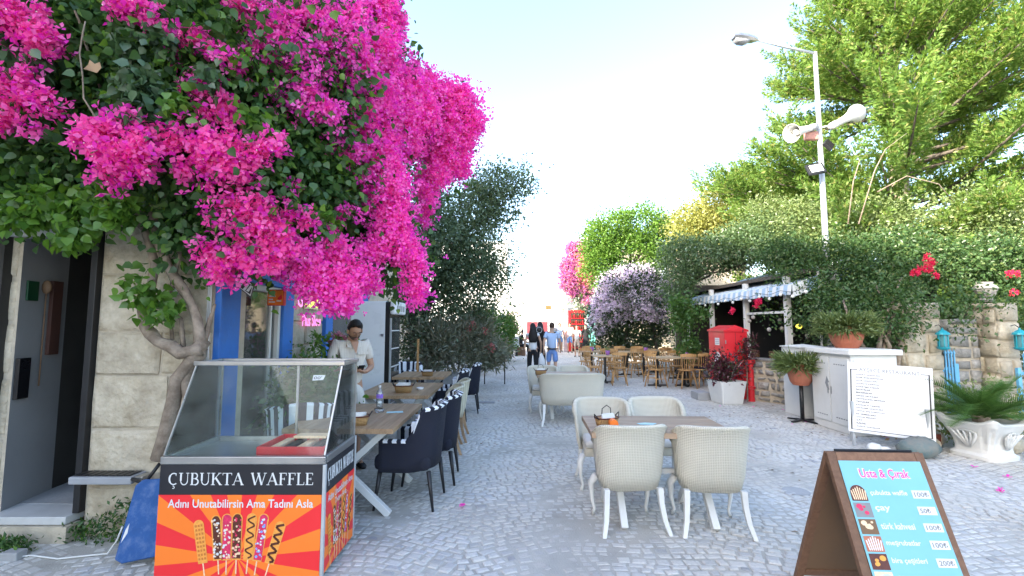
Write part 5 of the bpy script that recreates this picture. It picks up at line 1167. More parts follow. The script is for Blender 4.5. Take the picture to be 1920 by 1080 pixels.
bs = thing('leafy_shrub', 'green shrub growing under the shop window behind the display case', 'shrub', (-2.08, 4.5, 0))
foliage('leaves', [(0, 0, .80, .24, .35, .38), (-.02, .25, 1.0, .2, .3, .26)], 3400, .06, l_hedge, bs, T_leaf(.6), clump=.08, per=16, droop=.2, shell=.2)
MB().tube([(0, 0, 0), (0, 0, .8)], [.02, .01], 6).build('stem', m_bark, bs)

# ------------------------------------------------------------------ fridge
fr_ = thing('drinks_fridge', 'tall white drinks fridge with black framed glass door', 'fridge', (-2.72, 7.55, 0))
MB().box(0, .62, 0, .68, .06, 2.0).build('body', m_enamel, fr_, bevel=.008)
MB().box(.622, .70, .0, .68, .06, 1.99).build('door_edge', m_black, fr_, bevel=.006)
MB().box(.702, .706, .05, .63, .2, 1.75).build('door_glass', m_glassw, fr_)
MB().box(.702, .80, -.02, .70, 1.78, 2.0).build('header', m_enamel, fr_, bevel=.03)
for k in range(4): MB().box(.801, .803, .06 + k * .14, .14 + k * .14, 1.83, 1.93).build('header_print', m_ledsil, fr_)
MB().box(.702, .73, -.012, .012, .3, 1.72).build('edge_trim', m_galv, fr_)
MB().box(.56, .60, -.02, -.001, 1.42, 1.46).build('latch', m_steel, fr_)
for k in range(5): MB().box(.708, .712, .08, .6, .3 + k * .3, .32 + k * .3).build('shelf_edge', m_whitep, fr_)
for (x, y) in ((.05, .05), (.57, .05), (.05, .6), (.57, .6)): MB().box(x - .03, x + .03, y - .03, y + .03, 0, .058).build('foot', m_black, fr_)
o = MB().bar((-1.72, 8.35, 0), (-1.74, 8.5, 1.35), .035, .03).build('broom_handle', m_chairwood); tag(o, 'wooden pole leaning beside the fridge glass door', 'pole')

# retaining wall in grey render with drain
rw = thing('low_grey_wall', 'low grey rendered wall under the oleander behind the third table', 'wall', (-1.9, 11.2, 0))
MB().box(-1.6, .9, 0, .25, 0, .42).build('wall', m_concrete, rw, bevel=.01); MB().box(-1.64, .93, -.03, .28, .422, .46).build('coping', m_concrete, rw, bevel=.008)
MB().box(.02, .22, -.012, -.001, .16, .36).build('drain_cover', m_black, rw)
# little metal rail right of wall
rl = thing('metal_rail', 'thin grey metal rail in front of the oleander', 'rail', (-.75, 12.6, 0))
for x in (-.6, .0, .55): MB().tube([(x, 0, 0), (x, 0, .95)], .018, 6).build('post', m_black, rl)
MB().tube([(-.6, 0, .93), (.55, 0, .93)], .014, 6).build('bar', m_galv, rl); MB().tube([(-.6, 0, .5), (.55, 0, .5)], .01, 6).build('bar', m_galv, rl)
o = MB().box(-.16, .16, -.08, .08, 0, .02).build('drain_grate', m_grey); o.location = (-.52, 9.6, .0); tag(o, 'small grey metal plate on the paving by the left chairs', 'drain cover')

# ------------------------------------------------------------------ wooden cafe chairs and tables further back
def windsor(label, loc, rz):
    t = thing('spindle_chair', label, 'chair', loc, rz, 'wooden spindle back cafe chairs')
    MB().lathe([(.17, .435), (.205, .445), (.215, .46), (.20, .472), (.001, .468)], 14).build('seat', m_chairwood, t, smooth=True)
    for sx in (-1, 1):
        for sy in (-1, 1): MB().tube([(sx * .12, sy * .12, .44), (sx * .165, sy * .165, .22), (sx * .20, sy * .20, 0)], [.014, .019, .013], 6).build('leg', m_chairwood, t, smooth=True)
    s = MB()
    for a, b in (((-.16, -.16), (-.16, .16)), ((.16, -.16), (.16, .16)), ((-.16, 0), (.16, 0))): s.tube([(a[0], a[1], .22), (b[0], b[1], .22)], .010, 5)
    s.build('stretcher', m_chairwood, t)
    for k in range(7):
        x = -.15 + .05 * k; y = -.165 + .055 * abs(k - 3) ** 2 / 9; MB().tube([(x * .9, y, .465), (x * 1.15, y - .075, .83)], .0085 if 0 < k < 6 else .013, 5).build('spindle', m_chairwood, t)
    r_ = []
    for k in range(9):
        a = -1 + k / 4; x = a * .205; y = -.25 + .06 * a * a; r_.append([(x, y - .009, .80), (x, y + .009, .80), (x, y + .006, .885 - .02 * a * a), (x, y - .012, .885 - .02 * a * a)])
    MB().loft(r_).build('crest_rail', m_chairwood, t, smooth=False)
    return t
def ctable(label, loc, w, d, rz=0):
    t = thing('wooden_table', label, 'table', loc, rz, 'light wood cafe tables on the right')
    plank_top(t, w, d, .76, .03, max(4, int(d / .14)), 'x', m_tabhoney)
    for sx in ((-1, 1) if w > 1 else (0,)):
        x = sx * w * .3
        MB().box(x - .03, x + .03, -.03, .03, .03, .728).build('post', m_black, t); MB().bar((x - .25, 0, .02), (x + .25, 0, .02), .05, .035).build('foot', m_black, t); MB().bar((x, -.25, .021), (x, .25, .021), .05, .036).build('foot', m_black, t)
    return t
ctable('small light wood table with lilac pot nearest the walkway', (2.62, 12.95, 0), .72, .72)
ctable('small light wood table behind the nearest walkway table', (2.62, 15.15, 0), .95, .75)
ctable('light wood table at the back row under the lilac shrub', (4.35, 17.0, 0), 1.7, .8)
ctable('light wood table in the middle of the seating', (3.95, 14.9, 0), 1.1, .8, R(3))
ctable('long light wood table beside the red cabinet', (4.22, 12.25, 0), 1.2, .8)
ctable('grey topped wood table behind the long one', (5.35, 13.9, 0), 1.2, .85)
ctable('light wood table near the awning post', (5.2, 15.7, 0), 1.2, .8)
w0 = windsor('spindle chair with its back to camera at the nearest walkway table', (2.90, 12.45, 0), R(-8))
WS = [((2.25, 12.75), -75, 'spindle chair on the left side of the nearest walkway table'), ((2.9, 13.6), 172, 'spindle chair behind the nearest walkway table'),
      ((2.35, 14.65), -12, 'spindle chair in front of the second walkway table'), ((2.95, 14.6), 6, 'spindle chair on the right front of second walkway table'), ((2.65, 15.8), 180, 'spindle chair behind the second walkway table'),
      ((4.48, 11.85), -3, 'spindle chair back to camera at the long table by the red cabinet'), ((3.75, 12.0), -62, 'spindle chair at the left end of the long table'), ((4.95, 12.05), 15, 'spindle chair with dark cushion between long table and planter'),
      ((3.95, 12.95), 178, 'spindle chair behind the long table on its left'), ((4.65, 12.95), 184, 'spindle chair behind the long table on its right'),
      ((3.78, 14.15), 8, 'spindle chair back to camera at the middle table'), ((3.25, 14.3), -50, 'spindle chair at the left front corner of the middle table'), ((4.3, 15.6), 176, 'spindle chair behind the middle table'),
      ((5.2, 13.25), 4, 'spindle chair in front of the grey topped table'), ((5.0, 14.65), 182, 'spindle chair behind the grey topped table'), ((3.3, 16.6), -80, 'spindle chair at the left end of the back row table'),
      ((3.75, 16.2), 5, 'spindle chair in front of the back row table on its left'), ((4.6, 17.75), 180, 'spindle chair behind the back row table'), ((3.9, 17.7), 178, 'spindle chair at the far left behind the back row table'), ((4.95, 15.05), 0, 'spindle chair in front of the table near the awning post')]
for (x, y), a, l in WS: dup(w0, (x, y, 0), R(a + rnd.uniform(-5, 5)), l)
o = MB().lathe([(.19, 0), (.205, .02), (.19, .045), (.001, .045)], 14).build('seat_cushion', m_navy, smooth=True); o.location = (4.95, 12.05, .473); tag(o, 'dark round cushion on the spindle chair by the planter', 'cushion')
for k, (x, y, l) in enumerate(((2.72, 13.05, 'lilac pot plant on the nearest walkway table'), (2.65, 15.2, 'lilac pot plant on the second walkway table'), (4.1, 17.0, 'lilac pot plant on the back row table'), (4.35, 14.9, 'lilac pot plant on the middle table'), (4.72, 12.3, 'lilac pot plant on the long table'), (5.5, 13.9, 'lilac pot plant on the grey topped table'))):
    t = thing('potted_plant', l, 'potted plant', (x, y, .762), 0, 'lilac pots on the cafe tables')
    MB().lathe([(.05, 0), (.068, .11), (.072, .12), (.06, .12), (.05, .1)], 12).build('pot', m_lilac, t, smooth=True)
    foliage('leaves', [(0, 0, .17, .06, .06, .06)], 160, .035, l_olive, t, T_leaf(.4), clump=.03, per=9, droop=-.4, shell=.1, zmin=.1)
# ------------------------------------------------------------------ right side: red cabinet, planters, cabinets, menu board
rc = thing('red_cabinet', 'bright red metal kiosk cabinet with pale sloped lid and stickers', 'cabinet', (4.62, 9.95, 0))
MB().box(0, .50, 0, .80, .02, 1.46).build('body', m_red, rc, bevel=.008)
M = MB(); M.add([(-.02, -.02, 1.462), (.52, -.02, 1.462), (.52, .82, 1.462), (-.02, .82, 1.462), (-.02, -.02, 1.50), (.52, -.02, 1.50), (.52, .82, 1.50), (-.02, .82, 1.50), (.25, .0, 1.60), (.25, .80, 1.60)],
                [(3, 2, 1, 0), (0, 1, 5, 4), (1, 2, 6, 5), (2, 3, 7, 6), (3, 0, 4, 7), (4, 5, 8), (5, 6, 9, 8), (6, 7, 9), (7, 4, 8, 9)])
M.build('lid', m_red, rc)
Ms = frame((-.003, .30, 0), (0, -1, 0), (0, 0, 1))
MB().poly([(-.16, 1.16), (.06, 1.16), (.06, 1.32), (-.16, 1.32)], 0, .003).build('sticker', m_whitep, rc, mat=Ms)
for k in range(3): MB().poly([(-.14, 1.19 + k * .04), (.04, 1.19 + k * .04), (.04, 1.205 + k * .04), (-.14, 1.205 + k * .04)], .0032, .0045).build('print_line', m_grey, rc, mat=Ms)
MB().poly([(.17 * math.cos(a) - .05, .80 + .21 * math.sin(a)) for a in [2 * math.pi * j / 24 for j in range(24)]], 0, .003).build('round_sticker', m_whitep, rc, mat=Ms)
MB().poly([(.11 * math.cos(a) - .05, .78 + .13 * math.sin(a)) for a in [2 * math.pi * j / 24 for j in range(24)]], .0032, .0045).build('emblem', m_pinkp, rc, mat=Ms)
MB().poly([(.05 * math.cos(a) - .05, .84 + .05 * math.sin(a)) for a in [2 * math.pi * j / 16 for j in range(16)]], .0047, .006).build('emblem_centre', m_whitep, rc, mat=Ms)
MB().box(-.012, .012, -.02, .0, .85, .93).build('handle', m_steel, rc)
MB().box(.235, .241, -.004, -.001, .05, 1.45).build('door_gap', m_black, rc)
for z in (.3, 1.2): MB().box(.01, .03, -.016, -.001, z, z + .08).build('hinge', m_steel, rc)
hp = thing('red_standpipe', 'red painted pipe with flange beside the low stone wall', 'pipe', (5.07, 9.78, 0))
MB().lathe([(.07, 0), (.07, .02), (.06, .03), (.06, .26), (.085, .27), (.085, .31), (.06, .32), (.06, .78), (.10, .80), (.10, .87), (.001, .87)], 18).build('pipe', m_red, hp, smooth=False)
for k in range(8): MB().lathe([(.010, .26), (.010, .32)], 6, (.075 * math.cos(k * .785), .075 * math.sin(k * .785), 0)).build('bolt', m_steel, hp)
pl = thing('white_planter', 'square white tapered planter with burgundy leaved plant', 'planter', (4.46, 9.60, 0), R(8))
def sq(h, z, b=.02): return [(-h + b, -h, z), (h - b, -h, z), (h, -h + b, z), (h, h - b, z), (h - b, h, z), (-h + b, h, z), (-h, h - b, z), (-h, -h + b, z)]
MB().loft([sq(.215, 0), sq(.225, .03), sq(.28, .44), sq(.285, .46), sq(.262, .462), sq(.255, .42), sq(.001, .42, .0005)]).build('planter', m_white, pl)
foliage('leaves', [(-.05, 0, .75, .34, .24, .26), (.1, 0, .62, .3, .22, .2), (-.2, -.05, .6, .16, .16, .16)], 1500, .075, l_purp, pl, T_leaf(.5), clump=.07, per=12, droop=-.2, shell=.2, zmin=.3)
for k in range(9): MB().tube([(rnd.uniform(-.08, .08), rnd.uniform(-.08, .08), .4), (rnd.uniform(-.3, .3), rnd.uniform(-.2, .2), rnd.uniform(.7, 1.0))], [.008, .004], 5).build('stem', m_palebark, pl)
t = thing('tall_cordyline', 'thin reddish plant rising beside the red cabinet', 'plant', (4.95, 9.72, 0))
foliage('leaves', [(0, 0, .95, .14, .12, .25), (.1, 0, 1.2, .08, .08, .12)], 420, .085, l_purp, t, T_leaf(.3), clump=.06, per=12, droop=-.4, shell=.2)
MB().tube([(0, 0, 0), (.02, 0, .9)], [.015, .01], 5).build('stem', m_bark, t)
bx = MB().box(-.14, .14, -.2, .2, 0, .16).build('stone_block', m_concrete, bevel=.01); bx.location = (4.12, 10.1, 0); tag(bx, 'pale concrete block lying behind the white planter', 'block')

lw = thing('low_stone_wall', 'low grey field stone wall between red pipe and white metal boxes', 'wall', (0, 0, 0))
rr2 = random.Random(4); uL = Vector((.55, -.80, 0)).normalized()
stone_wall(lw, (5.12, 9.90, 0), uL, 1.6, .86, .3, m_gstone, (.09, .19), (.10, .32), .04, rr=rr2)
Ml = frame(Vector((5.12, 9.90, 0)), uL, Vector((.8, .55, 0))); cm = MB()
for k in range(6): cm.box(k * .265, k * .265 + .26, -.03, .32, .862, .90, 0, Ml)
cm.build('coping', m_gstone, lw, bevel=.008)

sc2 = thing('small_utility_box', 'smaller white utility box with yellow warning sticker', 'utility box', (5.08, 8.10, 0))
MB().box(.0, .46, .0, .52, 0, .72).build('base', m_white, sc2, bevel=.006); MB().box(-.01, .47, -.01, .53, .722, 1.20).build('cabinet', m_white, sc2, bevel=.006)
MB().add([(-.03, -.03, 1.202), (.49, -.03, 1.202), (.49, .55, 1.202), (-.03, .55, 1.202), (-.03, -.03, 1.22), (.49, -.03, 1.22), (.49, .55, 1.22), (-.03, .55, 1.22), (.23, .26, 1.26)], [(3, 2, 1, 0), (0, 1, 5, 4), (1, 2, 6, 5), (2, 3, 7, 6), (3, 0, 4, 7), (4, 5, 8), (5, 6, 8), (6, 7, 8), (7, 4, 8)]).build('lid', m_white, sc2)
MB().poly([(-.06, .95), (.06, .95), (.06, 1.10), (-.06, 1.10)], 0, .003).build('warning_sticker', mk('yellow_sticker', (.80, .62, .05), .5), sc2, mat=frame((-.013, .25, 0), (0, -1, 0), (0, 0, 1)))
MB().poly([(.0, .93), (.05, .96), (.03, 1.08), (-.02, 1.02)], 0, .003).build('scribble', m_bluec, sc2, mat=frame((.3, -.013, 0), (1, 0, 0), (0, 0, 1)))
MB().box(-.016, -.011, .40, .44, .9, 1.0).build('lock', m_black, sc2)

def grass_plant(t, z, r, n, L, mat):
    a = rng.random(n) * 2 * math.pi; rr = rng.random(n) ** .5 * r; base = np.stack([rr * np.cos(a), rr * np.sin(a), np.full(n, z)], 1)
    up = np.stack([np.cos(a) * (.5 + rng.random(n)), np.sin(a) * (.5 + rng.random(n)), rng.random(n) * 1.6 - .5], 1)
    cloud('foliage', base, up, L * (.5 + .7 * rng.random(n)), T_leaf(.05), mat, t)
    pos = base * (1, 1, 1) + up / np.linalg.norm(up, axis=1, keepdims=True) * (L * rng.random((n, 1))); cloud('foliage', pos, rng.normal(size=(n, 3)) + (0, 0, -.3), L * .22, T_leaf(.25), mat, t)
pp_ = thing('pedestal_pot', 'terracotta pot of grassy plant on a black pedestal stand', 'potted plant', (4.86, 7.76, 0))
MB().tube([(0, 0, .03), (0, 0, .62)], .032, 10).build('pole', m_black, pp_, smooth=True)
for k in range(4): a = k * math.pi / 2 + .4; MB().bar((0, 0, .03), (.26 * math.cos(a), .26 * math.sin(a), .012), .06, .03, w2=.04, h2=.02).build('foot', m_black, pp_)
MB().lathe([(.12, .60), (.16, .66), (.205, .84), (.215, .93), (.235, .935), (.235, .965), (.205, .965), (.19, .9), (.001, .9)], 24).build('pot', m_terra, pp_, smooth=False)
grass_plant(pp_, .93, .16, 1000, .34, l_olive)
pg = thing('grassy_pot', 'large terracotta pot of trailing grassy plant on the white cabinet', 'potted plant', (5.30, 7.25, 1.245))
MB().lathe([(.15, 0), (.20, .08), (.24, .22), (.25, .30), (.27, .305), (.27, .34), (.24, .34), (.22, .28), (.001, .28)], 24).build('pot', m_terra, pg, smooth=False)
grass_plant(pg, .33, .2, 2000, .32, l_olive)

uc = thing('large_utility_cabinet', 'large white double door utility cabinet with concrete slab top', 'utility cabinet', (4.95, 6.72, 0))
MB().box(.0, .68, .0, .88, .0, 1.16).build('body', m_white, uc, bevel=.006)
MB().box(-.05, .74, -.05, .95, 1.162, 1.245).build('slab', m_whitewall, uc, bevel=.012)
for k in range(2):
    d = MB().box(-.018, -.002, .03 + k * .42, .43 + k * .42, .12, 1.10).build('door', m_white, uc, bevel=.003)
    for z in (.2, 1.0):
        for j in range(5): MB().box(-.022, -.019, .10 + j * .05 + k * .42, .13 + j * .05 + k * .42, z, z + .014).build('vent', m_ledsil, d)
    MB().box(-.03, -.019, .40 if k == 0 else .47, .415 if k == 0 else .485, .55, .66).build('handle', m_steel, d)
MB().poly([(.0, .0), (.045, -.02), (.02, .09), (.05, .1), (.0, .19), (-.04, .08)], 0, .002).build('dark_sticker', m_ledsil, uc, mat=frame((-.019, .5, .62), (0, -1, 0), (0, 0, 1)))
MB().box(.03, .65, -.018, -.002, .12, 1.10).build('side_panel', m_white, uc, bevel=.003)

mb_ = thing('menu_board', 'large white restaurant menu board leaning on its stand before the cabinet', 'menu board', (4.50, 6.22, 0))
pLB, pRB = Vector((0, 0, .19)), Vector((.80, -.40, .14)); tiltv = Vector((.06, .12, 1)).normalized()
Mm = frame(pLB, (pRB - pLB), tiltv); WB = (pRB - pLB).length; HB = .92
MB().box(0, WB, 0, HB, -.02, 0).build('board', m_whitep, mb_, bevel=.004, mat=Mm)
bo_ = MB()
for a in ((.03, .045, .035, HB - .09), (WB - .045, WB - .03, .035, HB - .09), (.0452, WB - .0452, .035, .042), (.0452, .11, HB - .098, HB - .090), (WB - .12, WB - .0452, HB - .098, HB - .090)): bo_.box(a[0], a[1], a[2], a[3], .0012, .002)
bo_.build('border', m_blackp, mb_, mat=Mm)
text('AYŞECE RESTAURANT', WB - .26, .062, Mm, m_ledsil, mb_, x=.13, y=HB - .125, ext=.002, bold=.012, space=1.1)
menu = ['IZGARA ÇEŞİTLERİ', 'SICAK BAŞLANGIÇLAR', 'SOTE ÇEŞİTLERİ', 'GÜVEÇTE KARİDES', 'KIZARTMA TABAĞI', 'SALATALAR', 'MAKARNALAR', 'DENİZ ÜRÜNLERİ', 'ZEYTİNYAĞLI MEZELER', 'TATLILAR', 'KAHVALTI TABAĞI', 'GÖZLEME ÇEŞİTLERİ', 'TAVUK ŞİŞ PORSİYON', 'ET YEMEKLERİ', 'ÇOCUK MENÜSÜ', 'ÇAY', 'KAHVE', 'SOĞUK İÇECEKLER']
for k, s_ in enumerate(menu): text(s_, .0155 * len(s_) + .02, .022, Mm, m_blackp, mb_, x=.09, y=HB - .168 - k * .040, ext=.002, bold=.022); 
for k in range(18): MB().box(WB - .14, WB - .09, HB - .165 - k * .040, HB - .152 - k * .040, .0012, .002).build('faded_price', m_tee, mb_, mat=Mm)
for x in (.06, WB - .06):
    q = Mm @ Vector((x, .0, -.04)); MB().bar((q.x, q.y, 0), (q.x, q.y, q.z + .4), .03, .03).build('leg', m_galv, mb_)
    MB().bar((q.x, q.y, .5), (q.x + .15, q.y + .25, 0), .03, .03).build('leg', m_galv, mb_)
rk = thing('painted_rock', 'big teal tinted rock at the foot of the menu board', 'rock', (4.98, 5.72, 0))
def rock(t, name, r, mat, seed, n=12, m=8):
    r_ = random.Random(seed); rings = []
    for i in range(m + 1):
        a = -math.pi / 2 + math.pi * i / m; ca = max(math.cos(a), .03)
        rings.append([Vector((r[0] * ca * math.cos(2 * math.pi * j / n), r[1] * ca * math.sin(2 * math.pi * j / n), r[2] * (math.sin(a) + .8))) * r_.uniform(.9, 1.08) for j in range(n)])
    return MB().loft(rings).build(name, mat, t, smooth=True)
rock(rk, 'rock', (.24, .16, .13), mk('teal_rock', (.10, .20, .22), .8, .3, 5, .6, 30, c2=(.22, .20, .17)), 2)
for k, (x, y, s_, l) in enumerate(((4.62, 5.95, .07, 'small white stone left of the painted rock'), (4.72, 5.9, .05, 'smaller white stone touching the painted rock'), (5.35, 6.0, .12, 'rough tan stone right of the painted rock'), (5.62, 6.25, .14, 'brown stone behind the classical urn'), (6.25, 5.9, .16, 'brown rubble stone right of the urn'))):
    t = thing('stone', l, 'stone', (x, y, 0)); rock(t, 'stone', (s_ * 1.2, s_, s_ * .8), m_whitewall if k < 2 else m_ystone, k + 5)
tp_ = thing('garden_tap', 'small teal garden tap on post beside the urn', 'tap', (5.47, 6.05, 0)); MB().tube([(0, 0, 0), (0, 0, .38)], .03, 8).build('post', m_teal, tp_); MB().tube([(0, 0, .34), (.02, -.08, .33), (.02, -.10, .28)], .012, 6).build('spout', m_galv, tp_)
MB().box(-.06, .06, -.05, .05, .0, .2).build('base', m_choc, tp_)

ur = thing('classical_urn', 'white square classical planter with moulded leaf relief holding a cycad', 'planter', (5.78, 5.72, 0), R(14)); ur.scale = (.9, .9, .98)
rings = []
prof = [(0, .27), (.045, .275), (.06, .255), (.075, .235), (.12, .225), (.20, .235), (.28, .265), (.36, .31), (.42, .345), (.455, .36), (.48, .355), (.48, .31), (.42, .28), (.42, .01)]
for z, h in prof:
    ring = []
    for j in range(56):
        a = 2 * math.pi * j / 56; c, s_ = math.cos(a), math.sin(a); p_ = .36
        x = h * (abs(c) ** p_) * (1 if c > 0 else -1); y = h * (abs(s_) ** p_) * (1 if s_ > 0 else -1)
        w = 1 + (.035 * math.cos(12 * a) * math.sin(min(max((z - .08) / .34, 0), 1) * math.pi) if .08 < z < .43 and h > .1 else 0) + (.05 * math.cos(4 * a + math.pi) * max(0, (z - .35)) / .13 if h > .1 else 0)
        zz = z + (.03 * math.cos(4 * a + math.pi) if z > .44 else 0)
        ring.append((x * w, y * w, zz))
    rings.append(ring)
MB().loft(rings).build('planter', m_white, ur, smooth=False)
for k in range(4):
    Mr = Matrix.Rotation(k * math.pi / 2, 4, 'Z'); r_ = MB()
    for q in range(5):
        a0 = (q - 2) * .38; pts = [Vector((math.sin(a0) * .02, -.262, .14)), Vector((math.sin(a0) * .10, -.29, .22)), Vector((math.sin(a0) * .17, -.325, .29)), Vector((math.sin(a0) * .20, -.355, .33))]
        r_.tube(pts, [.010, .020, .018, .008], 6)
    r_.tube([(.13 * math.cos(a) * (1 - a / 9), -.30 - .02, .30 + .05 * math.sin(a) * (1 - a / 9)) for a in [x * .5 for x in range(12)]], .010, 5)
    r_.build('leaf_relief', m_white, ur, mat=Mr, smooth=True)
cy = thing('cycad', 'spiky green cycad palm growing in the classical urn', 'palm', (5.78, 5.72, .43))
def frond(L, droop):
    m = MB(); pts = []
    for k in range(13):
        t = k / 12; pts.append(Vector((0, L * t, .55 * L * t - droop * L * t * t)))
    m.tube(pts, [.007 * (1 - .7 * k / 12) for k in range(13)], 4)
    for k in range(34):
        t = .12 + .86 * k / 34; i = min(int(t * 12), 11); q = pts[i].lerp(pts[i + 1], t * 12 - i); d = (pts[i + 1] - pts[i]).normalized(); ll = L * .30 * math.sin(math.pi * (t * .85 + .12)) ** .6
        for sd in (-1, 1):
            x = Vector((sd, 0, 0)); e = q + (x * .80 + d * .60 + Vector((0, 0, .22))) * ll; wv = d * .008
            m.add([q - wv, q + wv, e], [(0, 1, 2)])
    return m
fv = [frond(L, dr) for L, dr in ((.72, .45), (.66, .25), (.78, .75))]
fo_ = []
for k in range(38):
    v = k % 3
    if k < 3: o = fv[v].build('frond', l_palm, cy)
    else: o = fo_[v].copy(); COL.objects.link(o); setparent(o, cy)
    fo_.append(o); el = rnd.uniform(-.15, .9) if k % 2 else rnd.uniform(.0, .35)
    o.rotation_euler = (el, rnd.uniform(-.25, .25), k * 2.399); s_ = rnd.uniform(.8, 1.1); o.scale = (s_, s_, s_)
MB().lathe([(.08, -.02), (.09, .05), (.05, .12), (.001, .14)], 12).build('trunk', m_bark, cy)
# dry planting bed behind the urn
bed = thing('dry_foliage', 'straggly dry and green foliage behind the urn against the pillars', 'plant', (6.2, 6.6, 0))
foliage('leaves', [(-.5, .2, .35, .35, .3, .3), (.3, .1, .4, .45, .3, .3), (1.0, .1, .4, .5, .3, .35), (-.2, -.2, .15, .4, .3, .12)], 3200, .06, l_olive, bed, T_leaf(.4), clump=.1, per=16, droop=0, shell=.2)
foliage('dead_leaves', [(-.5, -.2, .08, .5, .4, .08), (.3, -.2, .08, .6, .4, .08)], 700, .06, leafmat('dry_leaf', (.30, .16, .07), (.42, .28, .13), .2), bed, T_leaf(.5), clump=.1, per=16, droop=0, shell=.1)

# ------------------------------------------------------------------ stone gateway with blue gates and lanterns
def pillar(label, x0, x1, y0, dep, h, mat, seed, course=(.22, .32), cat='pillar', name='stone_pillar', wid=(.26, .5)):
    t = thing(name, label, cat, (0, 0, 0)); r_ = random.Random(seed)
    MB().box(x0 + .02, x1 - .02, y0 + .02, y0 + dep, 0, h - .02).build('core', m_mortar, t)
    stone_wall(t, (x0, y0, 0), (1, 0, 0), x1 - x0, h, .1, mat, course, wid, .03, mort=False, rr=r_, gap=.006)
    stone_wall(t, (x0, y0 + dep, 0), (0, -1, 0), dep, h, .1, mat, course, wid, .03, mort=False, rr=r_, gap=.006)
    return t
pillar('sandy stone gate pillar behind the menu board carrying a teal lantern', 6.30, 6.92, 7.35, .6, 1.98, m_ystone, 2)
pillar('greyish rough stone wall panel between the two blue gates', 7.22, 7.72, 7.55, .5, 1.72, m_gstone, 5, (.16, .26), name='gate_wall', cat='wall', wid=(.18, .4))
p2 = pillar('sandy stone gate pillar at right carrying the second teal lantern', 7.74, 8.12, 7.30, .55, 1.98, m_ystone, 9, wid=(.2, .36))
cp = thing('carved_capital', 'weathered carved stone capital resting on the right gate wall', 'carving', (7.93, 7.6, 1.99))
MB().lathe([(.08, 0), (.11, .03), (.09, .07), (.13, .13), (.15, .20), (.17, .22), (.14, .27), (.10, .29), (.11, .33), (.001, .34)], 10).build('capital', m_gstone, cp)
def gate(label, x0, x1, y, h, n, z0=.1):
    t = thing('blue_gate', label, 'gate', (x0, y, 0), 0, 'blue picket gates'); w = x1 - x0
    MB().box(0, .05, -.02, .02, z0 - .05, h - .16).build('stile', m_gateblue, t); MB().box(w - .05, w, -.02, .02, z0 - .05, h - .16).build('stile', m_gateblue, t)
    MB().box(.051, w - .051, -.015, .015, h - .26, h - .22).build('rail', m_gateblue, t); MB().box(.051, w - .051, -.015, .015, z0, z0 + .04).build('rail', m_gateblue, t)
    for k in range(n):
        x = .05 + (w - .1) * (k + .5) / n; MB().loft([[(x + a * r_, b * r_ - .03, z) for a, b in ((-1, -1), (1, -1), (1, 1), (-1, 1))] for z, r_ in ((z0, .009), (h, .009), (h + .01, .016), (h + .07, .001))]).build('picket', m_gateblue, t)
gate('narrow blue picket gate between the two stone gate piers', 6.93, 7.22, 7.45, 1.14, 4)
gate('wider blue picket gate cut by the right edge of the photo', 7.62, 8.9, 6.95, 1.12, 12)
def lantern(label, loc):
    t = thing('teal_lantern', label, 'lantern', loc, 0, 'teal metal lanterns on the gate pillars')
    MB().lathe([(.03, 0), (.075, .02), (.085, .045), (.07, .05)], 14).build('base', m_teal, t)
    MB().lathe([(.055, .052), (.055, .235)], 14, caps=False).build('glass', mk('lantern_glass', (.08, .22, .25), .2), t, smooth=True)
    for k in range(6): a = k * math.pi / 3; MB().tube([(.062 * math.cos(a), .062 * math.sin(a), .05), (.062 * math.cos(a), .062 * math.sin(a), .24)], .008, 5).build('rib', m_teal, t)
    MB().lathe([(.062, .24), (.095, .245), (.085, .27), (.04, .31), (.015, .325), (.012, .35), (.001, .355)], 14).build('cap', m_teal, t)
    MB().tube([(0, 0, .35), (0, .06, .40), (0, .12, .38)], .006, 5).build('hook', m_black, t)
lantern('teal metal lantern hanging on the left stone gate pillar', (6.78, 7.20, 1.21))
lantern('teal metal lantern hanging on the right stone gate pillar', (7.93, 7.14, 1.21))
# dark garden behind the gateway
gd = thing('garden_wall', 'dark shaded hedge wall behind the blue gates', 'hedge', (8.5, 9.3, 0))
foliage('leaves', [(-1.2, 0, 1.0, 1.4, .4, 1.2), (1.4, 0, 1.0, 1.6, .4, 1.3), (3.5, 0, 1.2, 1.5, .5, 1.4)], 16000, .085, l_dark, gd, clump=.2, per=24, shell=.3)
for x in (-1.5, 0, 1.5, 3): MB().tube([(x, 0, 0), (x, 0, 1.6)], [.04, .02], 6).build('trunk', m_bark2, gd)

# ------------------------------------------------------------------ terrace restaurant under the vine
tr2 = thing('terrace_restaurant', 'shaded restaurant terrace with white posts behind the low stone wall', 'restaurant', (0, 0, 0))
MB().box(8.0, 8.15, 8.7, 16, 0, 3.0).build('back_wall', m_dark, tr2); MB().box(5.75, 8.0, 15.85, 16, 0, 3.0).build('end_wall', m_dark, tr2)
MB().box(5.9, 8.0, 8.9, 15.8, .0, .12).build('floor', m_concrete, tr2)
MB().add([(5.75, 8.9, 2.62), (8.1, 8.9, 3.0), (8.1, 15.9, 3.0), (5.75, 15.9, 2.62), (5.75, 8.9, 2.70), (8.1, 8.9, 3.08), (8.1, 15.9, 3.08), (5.75, 15.9, 2.70)], [(3, 2, 1, 0), (4, 5, 6, 7), (0, 1, 5, 4), (1, 2, 6, 5), (2, 3, 7, 6), (3, 0, 4, 7)]).build('roof', m_bark2, tr2)
for (x, y, z0) in ((5.66, 9.35, .0), (5.66, 11.0, 0), (5.62, 12.8, 0), (5.62, 14.6, 0)):
    MB().box(x - .05, x + .05, y - .05, y + .05, z0, 2.6).build('post', m_white, tr2)
MB().box(5.63, 5.69, 9.41, 10.94, 1.85, 1.90).build('rail', m_white, tr2)
